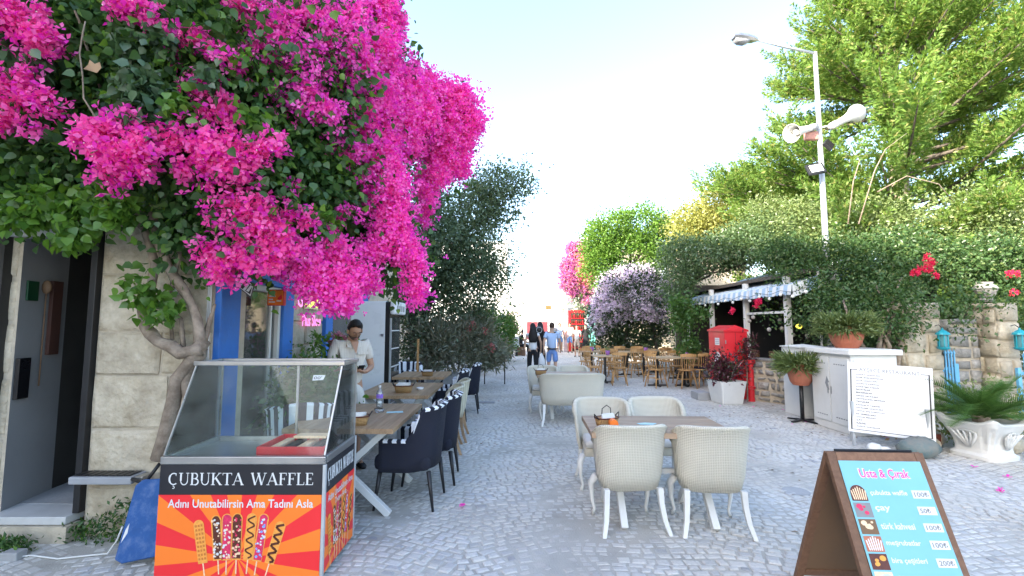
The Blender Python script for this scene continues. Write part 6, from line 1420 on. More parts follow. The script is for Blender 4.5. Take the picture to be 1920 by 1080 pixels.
for k, y in enumerate((9.6, 10.9, 12.4)):
    t = thing('wooden_bench', ('brown wooden bench inside the terrace nearest the white boxes', 'brown wooden bench in the middle of the terrace', 'brown wooden bench at the far end of the terrace')[k], 'bench', (6.6, y, .12))
    MB().box(-.2, .25, -.5, .5, .38, .43).build('seat', m_brown, t)
    for j in range(4): MB().box(-.22, -.18, -.5, .5, .46 + j * .1, .54 + j * .1).build('slat', m_brown, t)
    for yy in (-.45, .45): MB().box(-.22, .24, yy - .03, yy + .03, 0, .378).build('leg', m_brown, t)
aw = thing('striped_awning', 'blue and white striped awning over the restaurant terrace edge', 'awning', (0, 0, 0))
n = 40; y0, y1 = 8.9, 14.2
tp = MB(); vl = MB()
for k in range(n):
    a, b = y0 + (y1 - y0) * k / n, y0 + (y1 - y0) * (k + 1) / n; mi = k % 2
    tp.add([(5.50, a, 2.40), (5.50, b, 2.40), (7.3, b, 3.05), (7.3, a, 3.05)], [(0, 1, 2, 3)], mi)
    zb = 2.22
    vl.add([(5.495, a, 2.40), (5.495, b, 2.40), (5.47, b, zb + .02 * math.sin(b * 9)), (5.475, (a + b) / 2, zb - .025), (5.47, a, zb + .02 * math.sin(a * 9))], [(0, 4, 3, 2, 1)], mi)
tp.build('canopy', [m_awn_w, m_awn_b], aw); vl.build('valance', [m_awn_w, m_awn_b], aw)
ev = MB()
for k in range(6):
    a, b = 5.5 + k * .3, 5.8 + k * .3; za, zb_ = 2.40 + (a - 5.5) / 1.8 * .65, 2.40 + (b - 5.5) / 1.8 * .65
    ev.add([(a, y1 + .005, za), (b, y1 + .005, zb_), (b, y1 + .005, zb_ - .25), (a, y1 + .005, za - .25)], [(0, 1, 2, 3)], k % 2)
    ev.add([(a, y0 - .005, za), (b, y0 - .005, zb_), (b, y0 - .005, zb_ - .25), (a, y0 - .005, za - .25)], [(0, 1, 2, 3)], k % 2)
ev.build('end_valance', [m_awn_w, m_awn_b], aw)['kind'] = 'stuff'
a2 = thing('far_awning', 'further blue striped awning peeping out beside the lilac shrub', 'awning', (5.0, 16.2, 0))
vl = MB()
for k in range(8): vl.add([(-.2 + k * .13, 0, 2.45), (-.07 + k * .13, 0, 2.45), (-.07 + k * .13, -.06, 2.15), (-.2 + k * .13, -.06, 2.15)], [(0, 1, 2, 3)], k % 2); vl.add([(-.2 + k * .13, 0, 2.451), (-.07 + k * .13, 0, 2.451), (-.07 + k * .13, .9, 2.8), (-.2 + k * .13, .9, 2.8)], [(3, 2, 1, 0)], k % 2)
vl.build('canopy', [m_awn_w, m_awn_b], a2)
MB().box(.8, .86, 0, .06, 0, 2.5).build('post', m_white, a2)
sl = thing('string_lights', 'string of round bulbs along the striped awning edge', 'string lights', (0, 0, 0))
pts = []
for k in range(15):
    y = 8.4 + 5.6 * k / 14; pts.append((5.44, y, 2.30 - .06 * (k % 2)))
    MB().ball((5.44, y, 2.22 - .06 * (k % 2)), .035, 8, 6).build('bulb', m_bulb, sl, smooth=True)
MB().tube(pts, .005, 4).build('cord', m_black, sl)
gb = thing('globe_lights', 'pale round globes hanging inside the dark terrace', 'lights', (0, 0, 0))
for (px, py, Y) in ((1442, 618, 9.6), (1462, 600, 10), (1466, 616, 9.8), (1487, 628, 9.6), (1412, 595, 10.2), (1405, 602, 10.4), (1514, 630, 9.3)):
    q = P(px, py, Y); MB().ball(q, .045, 8, 6).build('globe', m_palebark, gb, smooth=True); MB().tube([q + Vector((0, 0, .04)), (q.x, q.y, 2.7)], .003, 4).build('cord', m_black, gb)
q = P(1498, 612, 9.4); o = MB().ball((0, 0, 0), (.06, .06, .05), 8, 6).build('yellow_lamp', m_neony, smooth=True); o.location = q; tag(o, 'yellow round lamp among pale globes in the dark terrace', 'lamp')
for k, (x, y0_, y1_) in enumerate(((6.05, 9.4, 9.6),)): pass
wp = MB(); wp.tube([(6.02, 8.9, 0), (6.02, 8.9, 2.75)], .022, 8); o = wp.build('drain_pipe', m_white, smooth=True); tag(o, 'thin white vertical pipe beside the lamp post', 'pipe')

# ------------------------------------------------------------------ lamp post with loudspeakers
lp = thing('street_lamp', 'tall white street lamp with single arm and cobra head', 'street lamp', (6.35, 9.1, 0))
lb0 = Vector((6.35, 9.1, 0))
HT = P(1525, 98, 9.1).z
MB().tube([(0, 0, 0), (0, 0, 2.5), (0, 0, HT)], [.07, .058, .038], 14).build('pole', m_galv, lp, smooth=True)
at = Vector((0, 0, HT - .02)); ah = P(1418, 74, 8.9) - lb0
MB().tube([at, at.lerp(ah, .5) + Vector((0, 0, -.02)), ah], [.028, .026, .024], 8).build('arm', m_galv, lp, smooth=True)
he = P(1368, 68, 8.8) - lb0; dn = (he - ah).normalized(); sdv = dn.cross(Vector((0, 0, 1))).normalized(); upv = sdv.cross(dn)
def hd_(f, w, h, o_=0): c_ = ah + dn * f; return [c_ + sdv * w * a + upv * (h * b + o_) for a, b in ((-1, -.4), (-.7, .6), (.7, .6), (1, -.4), (.6, -1), (-.6, -1))]
MB().loft([hd_(-.03, .03, .03), hd_(.08, .08, .06), hd_(.26, .12, .075), hd_(.42, .12, .07), hd_(.54, .08, .045)]).build('lamp_head', m_steel, lp, smooth=False)
MB().loft([hd_(.20, .085, .03, -.07), hd_(.28, .10, .055, -.08), hd_(.40, .10, .055, -.08), hd_(.50, .07, .03, -.06)]).build('lens', m_grey, lp, smooth=True)
def horn(label, base, mouth):
    d = (mouth - base); L = d.length; d.normalize(); z = d; x = z.cross(Vector((0, 0, 1))).normalized(); y = z.cross(x)
    Mh = Matrix.Identity(4)
    for i in range(3): Mh[i][0] = x[i]; Mh[i][1] = y[i]; Mh[i][2] = z[i]; Mh[i][3] = base[i]
    t = thing('horn_loudspeaker', label, 'loudspeaker', base); Mh = Matrix.Translation(-base) @ Mh
    MB().lathe([(.001, -.16), (.07, -.16), (.075, -.02), (.06, 0)], 16).build('driver', m_grey if 'left' in label else m_white, t, mat=Mh, smooth=True)
    MB().lathe([(.062, 0), (.07, L * .3), (.09, L * .6), (.14, L * .85), (.185, L), (.18, L), (.135, L * .86), (.09, L * .6), (.05, L * .3), (.03, L * .2)], 24, caps=False).build('horn', m_white, t, mat=Mh, smooth=True)
    MB().lathe([(.001, L * .45), (.05, L * .5), (.06, L * .78), (.03, L * .84), (.001, L * .85)], 16).build('centre', m_whitep, t, mat=Mh, smooth=True)
    return t
h1 = horn('left white horn loudspeaker on the lamp post facing the street', P(1520, 240, 9.0), P(1484, 250, 8.8))
h2 = horn('right white horn loudspeaker on the lamp post facing away', P(1568, 232, 9.0), P(1606, 212, 9.15))
MB().bar(P(1532, 240, 9.08) - lb0, P(1580, 232, 9.05) - lb0, .03, .03).build('bracket', m_galv, lp)
MB().bar(P(1515, 246, 9.05) - lb0, P(1536, 240, 9.08) - lb0, .03, .03).build('bracket', m_galv, lp)
o = MB().box(-.10, .16, -.05, .05, -.09, .09).build('driver_box', mk('reddish_box', (.45, .22, .17), .6), bevel=.02); o.location = P(1518, 255, 9.1); tag(o, 'reddish speaker box behind the left horn', 'speaker box')
fl1 = thing('floodlight', 'square black framed floodlight facing camera on the lamp post', 'floodlight', P(1529, 317, 8.95)); Mfl = frame((0, 0, 0), (1, 0, .2), (-.1, .3, 1))
MB().box(-.17, .17, -.12, .12, -.03, .03).build('housing', m_black, fl1, bevel=.01, mat=Mfl); MB().box(-.125, .125, -.08, .08, .031, .036).build('lens', m_lens, fl1, mat=Mfl); MB().bar((0, 0, 0), (.08, .1, 0), .04, .04).build('bracket', m_black, fl1)
fl2 = thing('floodlight', 'dark floodlight turned away to the right on the lamp post', 'floodlight', P(1553, 272, 9.0)); Mf2 = frame((0, 0, 0), (.6, .6, .5), (-.5, .1, .6))
MB().box(-.17, .17, -.10, .10, -.03, .03).build('housing', m_black, fl2, bevel=.01, mat=Mf2)
for k in range(6): MB().box(-.14 + k * .05, -.13 + k * .05, -.09, .09, .031, .05).build('fin', m_black, fl2, mat=Mf2)

# ------------------------------------------------------------------ A-frame price board in front
af = thing('price_board', 'brown wooden A frame board with turquoise price poster', 'sign board', (1.71, 2.55, 0), R(-3))
HA, SP, WA = .91, .37, .50
def aside(sgn, nm):
    Ma = frame((0, -sgn * SP * .9 * 1.0, 0) if False else (0, sgn * -.40, 0), (1, 0, 0), (0, sgn * .40, HA))
    return Ma
L_ = math.hypot(.40, HA)
for sgn in (1, -1):
    Ma = frame((0, -sgn * .40, 0), (1, 0, 0), (0, sgn * .40, HA)); z0, z1 = (-.014, .014)
    MB().box(0, .045, 0, L_, z0, z1).build('frame_post', m_brown, af, bevel=.003, mat=Ma); MB().box(WA - .045, WA, 0, L_, z0, z1).build('frame_post', m_brown, af, bevel=.003, mat=Ma)
    MB().box(.046, WA - .046, L_ - .05, L_, z0, z1).build('frame_rail', m_brown, af, bevel=.003, mat=Ma); MB().box(.046, WA - .046, .10, .145, z0, z1).build('frame_rail', m_brown, af, bevel=.003, mat=Ma)
    MB().box(.046, WA - .046, .146, L_ - .051, -.004, .004).build('panel', m_brownpanel, af, mat=Ma)
MB().tube([(.05, 0, HA + .012), (.45, 0, HA + .012)], .007, 6).build('hinge', m_black, af)
Mp = frame((0, -.40, 0), (1, 0, 0), (0, .40, HA)) @ Matrix.Translation((0, 0, .0155))
px0, px1, py1 = .045, WA - .035, L_ - .045
MB().box(px0, px1, .12, py1, 0, .002).build('poster', m_cyan, af, mat=Mp)
Mt = Mp @ Matrix.Translation((0, 0, .0022)); PWd = px1 - px0
text('Usta & Çırak', .26, .062, Mt, m_whitep, af, x=px0 + .085, y=py1 - .098, ext=.0, bold=.05)
text('Usta & Çırak', .25, .052, Mt, m_pinkp, af, x=px0 + .090, y=py1 - .093, ext=.0008, bold=.012)
rows = [('çubukta waffle', '100₺', .185), ('çay', '50₺', .075), ('türk kahvesi', '100₺', .165), ('meşrubatlar', '100₺', .165), ('bira çeşitleri', '200₺', .165), ('su', '20₺', .05), ('ayran', '40₺', .08)]
pics = [(m_choc, m_nut), (m_ledsil, m_berry), (m_brownpanel, m_nut), (m_terra, m_whitep), (m_choc, m_waffle), (m_nut, m_cyanl), (m_bluec, m_whitep)]
for k, (a_, b_, w_) in enumerate(rows):
    yb = py1 - .190 - k * .076
    text(a_, w_, .029, Mt, m_whitep, af, x=px0 + .112, y=yb + .018, ext=.0004, bold=.02)
    MB().poly([(px1 - .100, yb + .010), (px1 - .012, yb + .010), (px1 - .012, yb + .048), (px1 - .100, yb + .048)], .0008, .0014).build('price_label', m_whitep, af, mat=Mt)
    text(b_, .070 if len(b_) > 3 else .052, .024, Mt, m_ledsil, af, x=px1 - .091, y=yb + .017, ext=.002, bold=.02)
    pm = MB()
    if k == 0: pm.poly([(px0 + .052 + .04 * math.cos(t_), yb + .030 + .040 * math.sin(t_)) for t_ in [math.pi * j / 12 for j in range(13)]] + [(px0 + .012, yb - .006), (px0 + .092, yb - .006)], .0004, .0010)
    else: pm.box(px0 + .010, px0 + .094, yb - .006, yb + .062, .0004, .0010)
    pm.build('picture', pics[k][0], af, mat=Mt)
    pq = MB(); r_ = random.Random(k)
    if k in (0, 3):
        for j in range(7): x = px0 + .022 + j * .0095; pq.add([(x, yb + .0, .0014), (x + .006, yb + .0, .0014), (x + .006 + (j - 3) * .002, yb + .062 - abs(j - 3) * .006, .0014), (x + (j - 3) * .002, yb + .062 - abs(j - 3) * .006, .0014)], [(0, 1, 2, 3)])
    else:
        for j in range(5): cx_, cy_, rr_ = px0 + r_.uniform(.03, .075), yb + r_.uniform(.015, .05), r_.uniform(.006, .018); pq.add([(cx_ + rr_ * math.cos(t_), cy_ + rr_ * .8 * math.sin(t_), .0014 + j * .0001) for t_ in [2 * math.pi * q_ / 12 for q_ in range(12)]], [tuple(range(12))])
    pq.build('picture_detail', pics[k][1], af, mat=Mt)

# ------------------------------------------------------------------ litter on the paving
def litter(name, label, n, size, mat, area, seed):
    r_ = np.random.default_rng(seed); x = r_.uniform(area[0], area[1], n); y = area[2] + (area[3] - area[2]) * r_.random(n); pos = np.stack([x, y, np.full(n, .006)], 1)
    up = np.stack([r_.normal(size=n), r_.normal(size=n), np.zeros(n)], 1); nz = np.tile([0, 0, 1.0], (n, 1)) * 3
    return pos, up, nz
def lit(name, label, parts, size, mat, tm):
    pos = np.concatenate([p[0] for p in parts]); up = np.concatenate([p[1] for p in parts]); nz = np.concatenate([p[2] for p in parts])
    o = cloud(name, pos, up, size * (.5 + rng.random(len(pos))), tm, mat, None, 'stuff', nrm=nz); tag(o, label, 'litter')
lit('fallen_leaves', 'scattered dry fallen leaves on the paving', [litter('', '', 110, 0, 0, (3.4, 6.2, 6.5, 10), 1), litter('', '', 50, 0, 0, (1.8, 6, 3, 7.5), 2), litter('', '', 30, 0, 0, (-2, 3, 4, 12), 3)], .045, leafmat('brown_leaf', (.12, .07, .04), (.22, .15, .09), .1), T_leaf(.5))
lit('fallen_petals', 'scattered magenta petals fallen on the paving', [litter('', '', 7, 0, 0, (4, 5.4, 6, 9.5), 4), litter('', '', 2, 0, 0, (4, 5.5, 4.5, 6), 5)], .034, f_pink, T_bract())
for i, (x, y, l) in enumerate(((-.44, 4.15, 'single pink blossom lying on the paving near navy chair'), (4.72, 4.55, 'single pink blossom lying on the paving right of price board'))):
    t = thing('fallen_blossom', l, 'blossom', (x, y, .005)); pos = rng.normal(size=(5, 3)) * .012; pos[:, 2] = np.abs(pos[:, 2]); cloud('bract', pos, rng.normal(size=(5, 3)), .026, T_bract(), f_pink, t, kind=None, nrm=np.tile([0, 0, 2.0], (5, 1)))
mc = MB().lathe([(.12, .0), (.12, .006), (.001, .006)], 20).build('manhole_cover', m_concrete); mc.location = (2.75, 4.55, -.004); tag(mc, 'small round metal cover in the paving right of the white chairs', 'cover')
# ------------------------------------------------------------------ people
def skinned(name, verts, edges, radii, mat, parent, sub=1, root=0):
    me = bpy.data.meshes.new(name); me.from_pydata([tuple(v) for v in verts], edges, [])
    o = bpy.data.objects.new(name, me); COL.objects.link(o)
    md = o.modifiers.new('skin', 'SKIN'); md.use_smooth_shade = True
    if not me.skin_vertices:
        bpy.context.view_layer.objects.active = o
    for i, r in enumerate(radii):
        me.skin_vertices[0].data[i].radius = r if isinstance(r, tuple) else (r, r)
        me.skin_vertices[0].data[i].use_root = (i == root)
    s = o.modifiers.new('sub', 'SUBSURF'); s.levels = sub; s.render_levels = sub
    dg = bpy.context.evaluated_depsgraph_get(); m2 = bpy.data.meshes.new_from_object(o.evaluated_get(dg))
    bpy.data.objects.remove(o); m2.name = name; m2.materials.clear(); m2.materials.append(mat)
    m2.polygons.foreach_set('use_smooth', [True] * len(m2.polygons))
    q = bpy.data.objects.new(name, m2); COL.objects.link(q); setparent(q, parent); return q
def person(label, loc, rz, H=1.7, sex='m', pose=None, top=None, legs=None, hair=None, hairkind='short', skin=m_skin, shorts=False, sleeve=.55, dress=None, shoes=m_black, detail=False, group=None, seated=False):
    t = thing('person', label, 'person', loc, rz, group); k = H / 1.75
    J = dict(pel=(0, 0, .95), spi=(0, .0, 1.12), che=(0, .01, 1.32), nck=(0, .0, 1.47), hd0=(0, .02, 1.55), hd1=(0, .03, 1.63), hd2=(0, .02, 1.71),
             sL=(-.17, 0, 1.42), eL=(-.24, -.03, 1.14), wL=(-.24, .06, .90), hL=(-.235, .09, .83), fL=(-.23, .10, .76),
             sR=(.17, 0, 1.42), eR=(.24, -.03, 1.14), wR=(.24, .06, .90), hR=(.235, .09, .83), fR=(.23, .10, .76),
             pL=(-.09, 0, .90), kL=(-.10, .02, .49), aL=(-.10, -.02, .09), tL=(-.12, .13, .035),
             pR=(.09, 0, .90), kR=(.10, .02, .49), aR=(.10, -.02, .09), tR=(.12, .13, .035))
    if pose: J.update(pose)
    J = {a: Vector(b) * k for a, b in J.items()}
    rad = dict(pel=(.15, .11), spi=(.125, .095), che=(.155, .105), nck=.052, hd0=(.062, .07), hd1=(.078, .095), hd2=(.062, .075), sL=.058, eL=.040, wL=.026, hL=(.040, .022), fL=(.03, .014), pL=.088, kL=.055, aL=.036, tL=(.042, .028))
    if sex == 'f': rad.update(pel=(.16, .115), spi=(.105, .085), che=(.125, .10), sL=.045, eL=.033, wL=.022)
    for a in list(rad):
        if a.endswith('L'): rad[a[:-1] + 'R'] = rad[a]
    rad = {a: (tuple(x * k for x in r) if isinstance(r, tuple) else r * k) for a, r in rad.items()}
    if detail:
        for s in 'LR': rad['h' + s] = (.034 * k, .02 * k)
    names = ['pel', 'spi', 'che', 'nck', 'hd0', 'hd1', 'hd2', 'sL', 'eL', 'wL', 'hL', 'sR', 'eR', 'wR', 'hR', 'pL', 'kL', 'aL', 'tL', 'pR', 'kR', 'aR', 'tR']
    if not detail: names += ['fL', 'fR']
    E_ = [('pel', 'spi'), ('spi', 'che'), ('che', 'nck'), ('nck', 'hd0'), ('hd0', 'hd1'), ('hd1', 'hd2'), ('che', 'sL'), ('sL', 'eL'), ('eL', 'wL'), ('wL', 'hL'), ('che', 'sR'), ('sR', 'eR'), ('eR', 'wR'), ('wR', 'hR'), ('pel', 'pL'), ('pL', 'kL'), ('kL', 'aL'), ('aL', 'tL'), ('pel', 'pR'), ('pR', 'kR'), ('kR', 'aR'), ('aR', 'tR')]
    if not detail: E_ += [('hL', 'fL'), ('hR', 'fR')]
    verts = [J[n] for n in names]; ed = [(names.index(a), names.index(b)) for a, b in E_]
    thin = {'pel': .78, 'spi': .84, 'che': .90, 'pL': .82, 'pR': .82, 'sL': .9, 'sR': .9}
    rr = [(tuple(x * thin.get(n, 1) for x in rad[n]) if isinstance(rad[n], tuple) else rad[n] * thin.get(n, 1)) for n in names]
    if detail:      # five unequal bent fingers rooted in each palm
        for s, sg in (('L', -1), ('R', 1)):
            h = J['h' + s]; d = (h - J['w' + s]).normalized(); side = d.cross(Vector((0, 0, 1))).normalized()
            curl = Vector((-sg * .6, 0, .55)).normalized()
            for j, (off, L) in enumerate(((-.030, .060), (-.010, .072), (.010, .068), (.030, .054))):
                a = h + side * off * .9 + d * .02; b = a + d * L * .5 + curl * .012; c_ = b + d * L * .25 + curl * L * .45; b0 = len(verts)
                verts += [a, b, c_]; rr += [.0095, .0088, .0075]; ed += [(names.index('h' + s), b0), (b0, b0 + 1), (b0 + 1, b0 + 2)]
            a = h + side * (-.03 * sg) + Vector((0, 0, .015)); b = a + d * .028 + Vector((-sg * .018, 0, .022)); c_ = b + d * .028; b0 = len(verts)
            verts += [a, b, c_]; rr += [.012, .0105, .0085]; ed += [(names.index('h' + s), b0), (b0, b0 + 1), (b0 + 1, b0 + 2)]
    skinned('body', verts, ed, rr, skin, t, 2 if detail else 1)
    def garment(name, ns, es, grow, mat, over=None):
        v = []; r2 = []
        for n in ns:
            p_ = over[n][0] if over and n in over else J[n]; r_ = over[n][1] if over and n in over else rad[n]
            r_ = r_ if isinstance(r_, tuple) else (r_, r_); v.append(p_); r2.append((r_[0] + grow * k, r_[1] + grow * k))
        return skinned(name, v, [(ns.index(a), ns.index(b)) for a, b in es], r2, mat, t, 2 if detail else 1)
    if top:
        ov = {}
        for s in 'LR': ov['e' + s] = (J['s' + s].lerp(J['e' + s], sleeve), rad['s' + s] * (.82 if detail else .85))
        ov['nck'] = (J['che'].lerp(J['nck'], .62), (.085 * k, .07 * k)); ov['pel'] = (J['pel'] + Vector((0, 0, -.06)), rad['pel'])
        garment('shirt', ['pel', 'spi', 'che', 'nck', 'sL', 'eL', 'sR', 'eR'], [('pel', 'spi'), ('spi', 'che'), ('che', 'nck'), ('che', 'sL'), ('sL', 'eL'), ('che', 'sR'), ('sR', 'eR')], .016, top, ov)
    if legs:
        ns = ['pel', 'spi', 'pL', 'kL', 'pR', 'kR'] + ([] if shorts else ['aL', 'aR']); es = [('pel', 'spi'), ('pel', 'pL'), ('pL', 'kL'), ('pel', 'pR'), ('pR', 'kR')] + ([] if shorts else [('kL', 'aL'), ('kR', 'aR')]); ov = {}
        for s in 'LR':
            if True: ov['spi'] = (J['pel'].lerp(J['spi'], .45), (rad['spi'][0] * 1.04, rad['spi'][1] * 1.04))
            if shorts: ov['k' + s] = (J['p' + s].lerp(J['k' + s], .92), .078 * k)
            else: ov['a' + s] = (J['a' + s] + Vector((0, 0, .02)), .052 * k); ov['k' + s] = (J['k' + s], .062 * k)
        garment('shorts' if shorts else 'trousers', ns, es, .012, legs, ov)
    if dress:
        rings = []
        for z, rx, ry in ((.05, .26, .24), (.5, .22, .2), (.9, .19, .16), (1.12, .15, .12), (1.35, .19, .13), (1.46, .10, .09)):
            rings.append([(rx * k * math.cos(a), ry * k * math.sin(a), z * k) for a in [2 * math.pi * j / 14 for j in range(14)]])
        MB().loft(rings).build('dress', dress, t, smooth=True)
        garment('sleeves', ['che', 'sL', 'eL', 'wL', 'sR', 'eR', 'wR'], [('che', 'sL'), ('sL', 'eL'), ('eL', 'wL'), ('che', 'sR'), ('sR', 'eR'), ('eR', 'wR')], .018, dress)
    if shoes and not seated:
        for s in 'LR':
            a, b = J['a' + s], J['t' + s]; MB().loft([[(p.x + w * math.cos(q) * k, p.y + l * k, max(.002, p.z * 0 + h * (.5 + .5 * math.sin(q)) * k)) for q in [2 * math.pi * j / 8 for j in range(8)]] for p, w, h, l in ((a, .035, .06, -.06), (a, .045, .085, .0), (a.lerp(b, .55), .048, .07, .02), (b, .045, .05, .03), (b, .025, .03, .06))]).build('shoe', shoes, t, smooth=True)
    hc = J['hd1']; hn = (J['hd2'] - J['hd0']).normalized()
    if hair:
        fw = Vector((0, 1, 0)); fw = (fw - hn * fw.dot(hn)).normalized(); sd = fw.cross(hn)
        m = MB(); rings = []
        n = 14
        for i in range(8):
            a = math.pi / 2 * (1 - i / 7 * (1.35 if hairkind == 'short' else 1.5)); ring = []
            for j in range(n):
                q = 2 * math.pi * j / n; c_ = math.cos(a); f_ = math.sin(q)
                aa = a if a > 0 else a * (1 if f_ < .2 else .1)
                aa = max(aa, .62 + .25 * f_) if (f_ > .3) else aa
                ring.append(hc + hn * .025 * k + (sd * math.cos(q) * .086 + fw * f_ * .104) * math.cos(aa) * k + hn * math.sin(aa) * .112 * k)
            rings.append(ring)
        m.loft(rings); 
        if hairkind == 'long':
            b = hc - fw * .05 * k; rg = []
            for z, w, d in ((.05, .085, .05), (-.08, .10, .06), (-.22, .13, .06), (-.36, .14, .05), (-.46, .10, .03)):
                rg.append([(b.x + w * k * math.cos(a), b.y - .03 * k - (.04 if z < -.05 else 0) * k + d * k * math.sin(a), b.z + z * k) for a in [2 * math.pi * j / 12 for j in range(12)]])
            m.loft(rg)
        m.build('hair', hair, t, smooth=True)
    return t, J, k
# waiter with phone
wp_ = dict(nck=(.0, .05, 1.46), hd0=(.01, .10, 1.52), hd1=(.015, .155, 1.572), hd2=(.015, .188, 1.64), che=(0, .01, 1.32),
           eL=(-.25, .0, 1.13), wL=(-.10, .22, 1.10), hL=(-.035, .28, 1.11), eR=(.25, .0, 1.13), wR=(.11, .21, 1.10), hR=(.045, .27, 1.11))
t, J, k = person('man in cream striped shirt and shorts looking down at his phone by the fridge', (-1.86, 5.30, 0), R(218), 1.72, 'm', wp_, m_linen, m_linen, m_hair, 'short', m_skin, True, .72, shoes=m_black, detail=True)
hc = J['hd1']; hn = (J['hd2'] - J['hd0']).normalized(); fw = Vector((0, 1, 0)); fw = (fw - hn * fw.dot(hn)).normalized(); sd = fw.cross(hn)
MB().loft([[hc + fw * (.088 + a) + hn * z + sd * w * s_ for s_, a in ((-1, 0), (1, 0), (0, b))] for z, w, b in ((.02, .007, .012), (-.01, .010, .026), (-.028, .013, .022), (-.034, .008, .0))]).build('nose', m_skin, t, smooth=True)
for s_ in (-1, 1):
    MB().ball(tuple(hc + fw * .084 + sd * .032 * s_ + hn * .012), .009, 8, 6).build('eye', m_skin, t, smooth=True)
    MB().bar(hc + fw * .0985 + sd * .022 * s_ + hn * .008, hc + fw * .096 + sd * .042 * s_ + hn * .008, .005, .004).build('eyelash', m_hair, t)
    MB().bar(hc + fw * .092 + sd * .018 * s_ + hn * .032, hc + fw * .086 + sd * .048 * s_ + hn * .030, .008, .008).build('eyebrow', m_hair, t)
    MB().ball(tuple(hc + sd * .078 * s_ - hn * .01), (.012, .02, .032), 8, 6).build('ear', m_skin, t, smooth=True)
MB().loft([[hc - hn * z + fw * (y * math.cos(q)) + sd * (w * math.sin(q)) for q in [math.pi * (-.5 + j / 8) for j in range(9)]] for z, w, y in ((.050, .068, .088), (.072, .060, .082), (.095, .04, .064))], True, closed=True).build('beard', mk('short_beard', (.07, .04, .03), .8), t, smooth=True)
MB().bar(hc + fw * .094 - hn * .052 - sd * .022, hc + fw * .094 - hn * .052 + sd * .022, .008, .008).build('mouth', mk('lip', (.35, .12, .10), .5), t)
for s_ in (-1, 1): MB().add([J['nck'] + Vector((s_ * .015, .085, -.10)), J['nck'] + Vector((s_ * .085, .075, -.075)), J['nck'] + Vector((s_ * .078, .02, .005)), J['nck'] + Vector((s_ * .05, .06, -.01))], [(0, 1, 2, 3)]).build('collar', m_linen, t)
MB().add([J['nck'] + Vector((-.045, .070, -.02)), J['nck'] + Vector((.045, .070, -.02)), J['nck'] + Vector((.0, .125, -.16))], [(0, 2, 1)]).build('open_neckline', m_skin, t)
MB().tube([J['nck'] + Vector((0, .095, -.10)), J['che'] + Vector((0, .125, -.05)), J['spi'] + Vector((0, .12, 0)), J['pel'] + Vector((0, .13, .0))], .006, 5).build('placket', m_whitep, t, smooth=True)
MB().box(-.16, -.03, .13, .142, 1.27, 1.30).build('pocket_flap', m_linen, t)
ph = MB().box(-.035, .035, -.07, .07, -.005, .005).build('phone', m_screen, bevel=.004); Mph = Matrix.Translation((-1.86, 5.30, 0)) @ Matrix.Rotation(R(218), 4, 'Z') @ Matrix.Translation(((J['hL'] + J['hR']) / 2) + Vector((0, .06, .035))) @ Matrix.Rotation(R(35), 4, 'X'); ph.matrix_world = Mph; tag(ph, 'dark mobile phone held in both hands by the man', 'phone')

# people walking in the street
wl = dict(kL=(-.10, .10, .50), aL=(-.10, .02, .10), tL=(-.11, .16, .05), kR=(.10, -.02, .50), aR=(.10, -.16, .12), tR=(.11, -.02, .03), eL=(-.25, -.10, 1.15), wL=(-.25, -.10, .90), hL=(-.25, -.09, .84), fL=(-.25, -.08, .77), eR=(.25, .02, 1.15), wR=(.26, .14, .93), hR=(.26, .17, .87), fR=(.26, .19, .81))
G_ = 'people walking up the street'
tw, J, k = person('woman with long black hair, white top and black trousers walking away', (.60, 13.2, 0), R(3), 1.66, 'f', wl, m_tee, m_blackcloth, m_hair, 'long', m_skin2, False, .25, group=G_)
hb1 = thing('handbag', 'dark shoulder bag at the side of the woman in white top', 'bag', (.33, 13.2, .82)); MB().box(-.06, .05, -.13, .13, -.09, .10).build('bag', m_brown, hb1, bevel=.02); MB().tube([(0, -.1, .09), (.08, 0, .55), (0, .1, .09)], .010, 5).build('strap', m_brown, hb1)
tm, J, k = person('man in pale blue shirt and blue shorts walking away', (1.17, 13.4, 0), R(-3), 1.68, 'm', wl, m_bluetee, mk('blue_shorts', (.16, .28, .58), .9), m_hairb, 'short', m_skin2, True, .6, group=G_)
pbg = thing('plastic_bag', 'white plastic carrier bag in the hand of the man in pale blue', 'bag', (.86, 13.35, .40)); MB().loft([[(w * math.cos(a), d * math.sin(a), z) for a in [2 * math.pi * j / 10 for j in range(10)]] for z, w, d in ((0, .06, .03), (.05, .11, .06), (.2, .10, .05), (.32, .05, .03), (.40, .015, .01))]).build('bag', m_tee, pbg, smooth=True)
belt = MB(); belt.loft([[(.172 * math.cos(a) * 1.0, .132 * math.sin(a), z) for a in [2 * math.pi * j / 16 for j in range(16)]] for z in (.905, .935)]); belt.build('belt', m_black, tm, smooth=True)
person('person dressed in black between the woman in white and man in blue', (.88, 14.3, 0), R(0), 1.70, 'f', wl, m_blackcloth, m_blackcloth, m_hair, 'long', m_skin2, False, .5, group=G_)
bk = thing('round_bag', 'black round bag with white ring seen at shoulder height between walkers', 'bag', (.83, 13.95, 1.46)); MB().lathe([(.001, -.03), (.11, -.03), (.12, 0), (.11, .03), (.001, .03)], 18, (0, 0, 0), 0, Matrix.Rotation(R(90), 4, 'X')).build('bag', m_black, bk, smooth=True)
MB().tube([(.085 * math.cos(a), -.034, .085 * math.sin(a)) for a in [2 * math.pi * j / 18 for j in range(19)]], .008, 5).build('ring', m_whitep, bk)
person('man in white t-shirt and blue shorts walking towards the camera', (3.42, 27, 0), R(175), 1.75, 'm', wl, m_tee, m_denim, m_hair, 'short', m_skin, True, .5, group=G_)
person('man in pale shirt and blue shorts beside the white t-shirt man', (2.95, 28.2, 0), R(185), 1.74, 'm', wl, m_bluetee, m_denim, m_hair, 'short', m_skin, True, .5, group=G_)
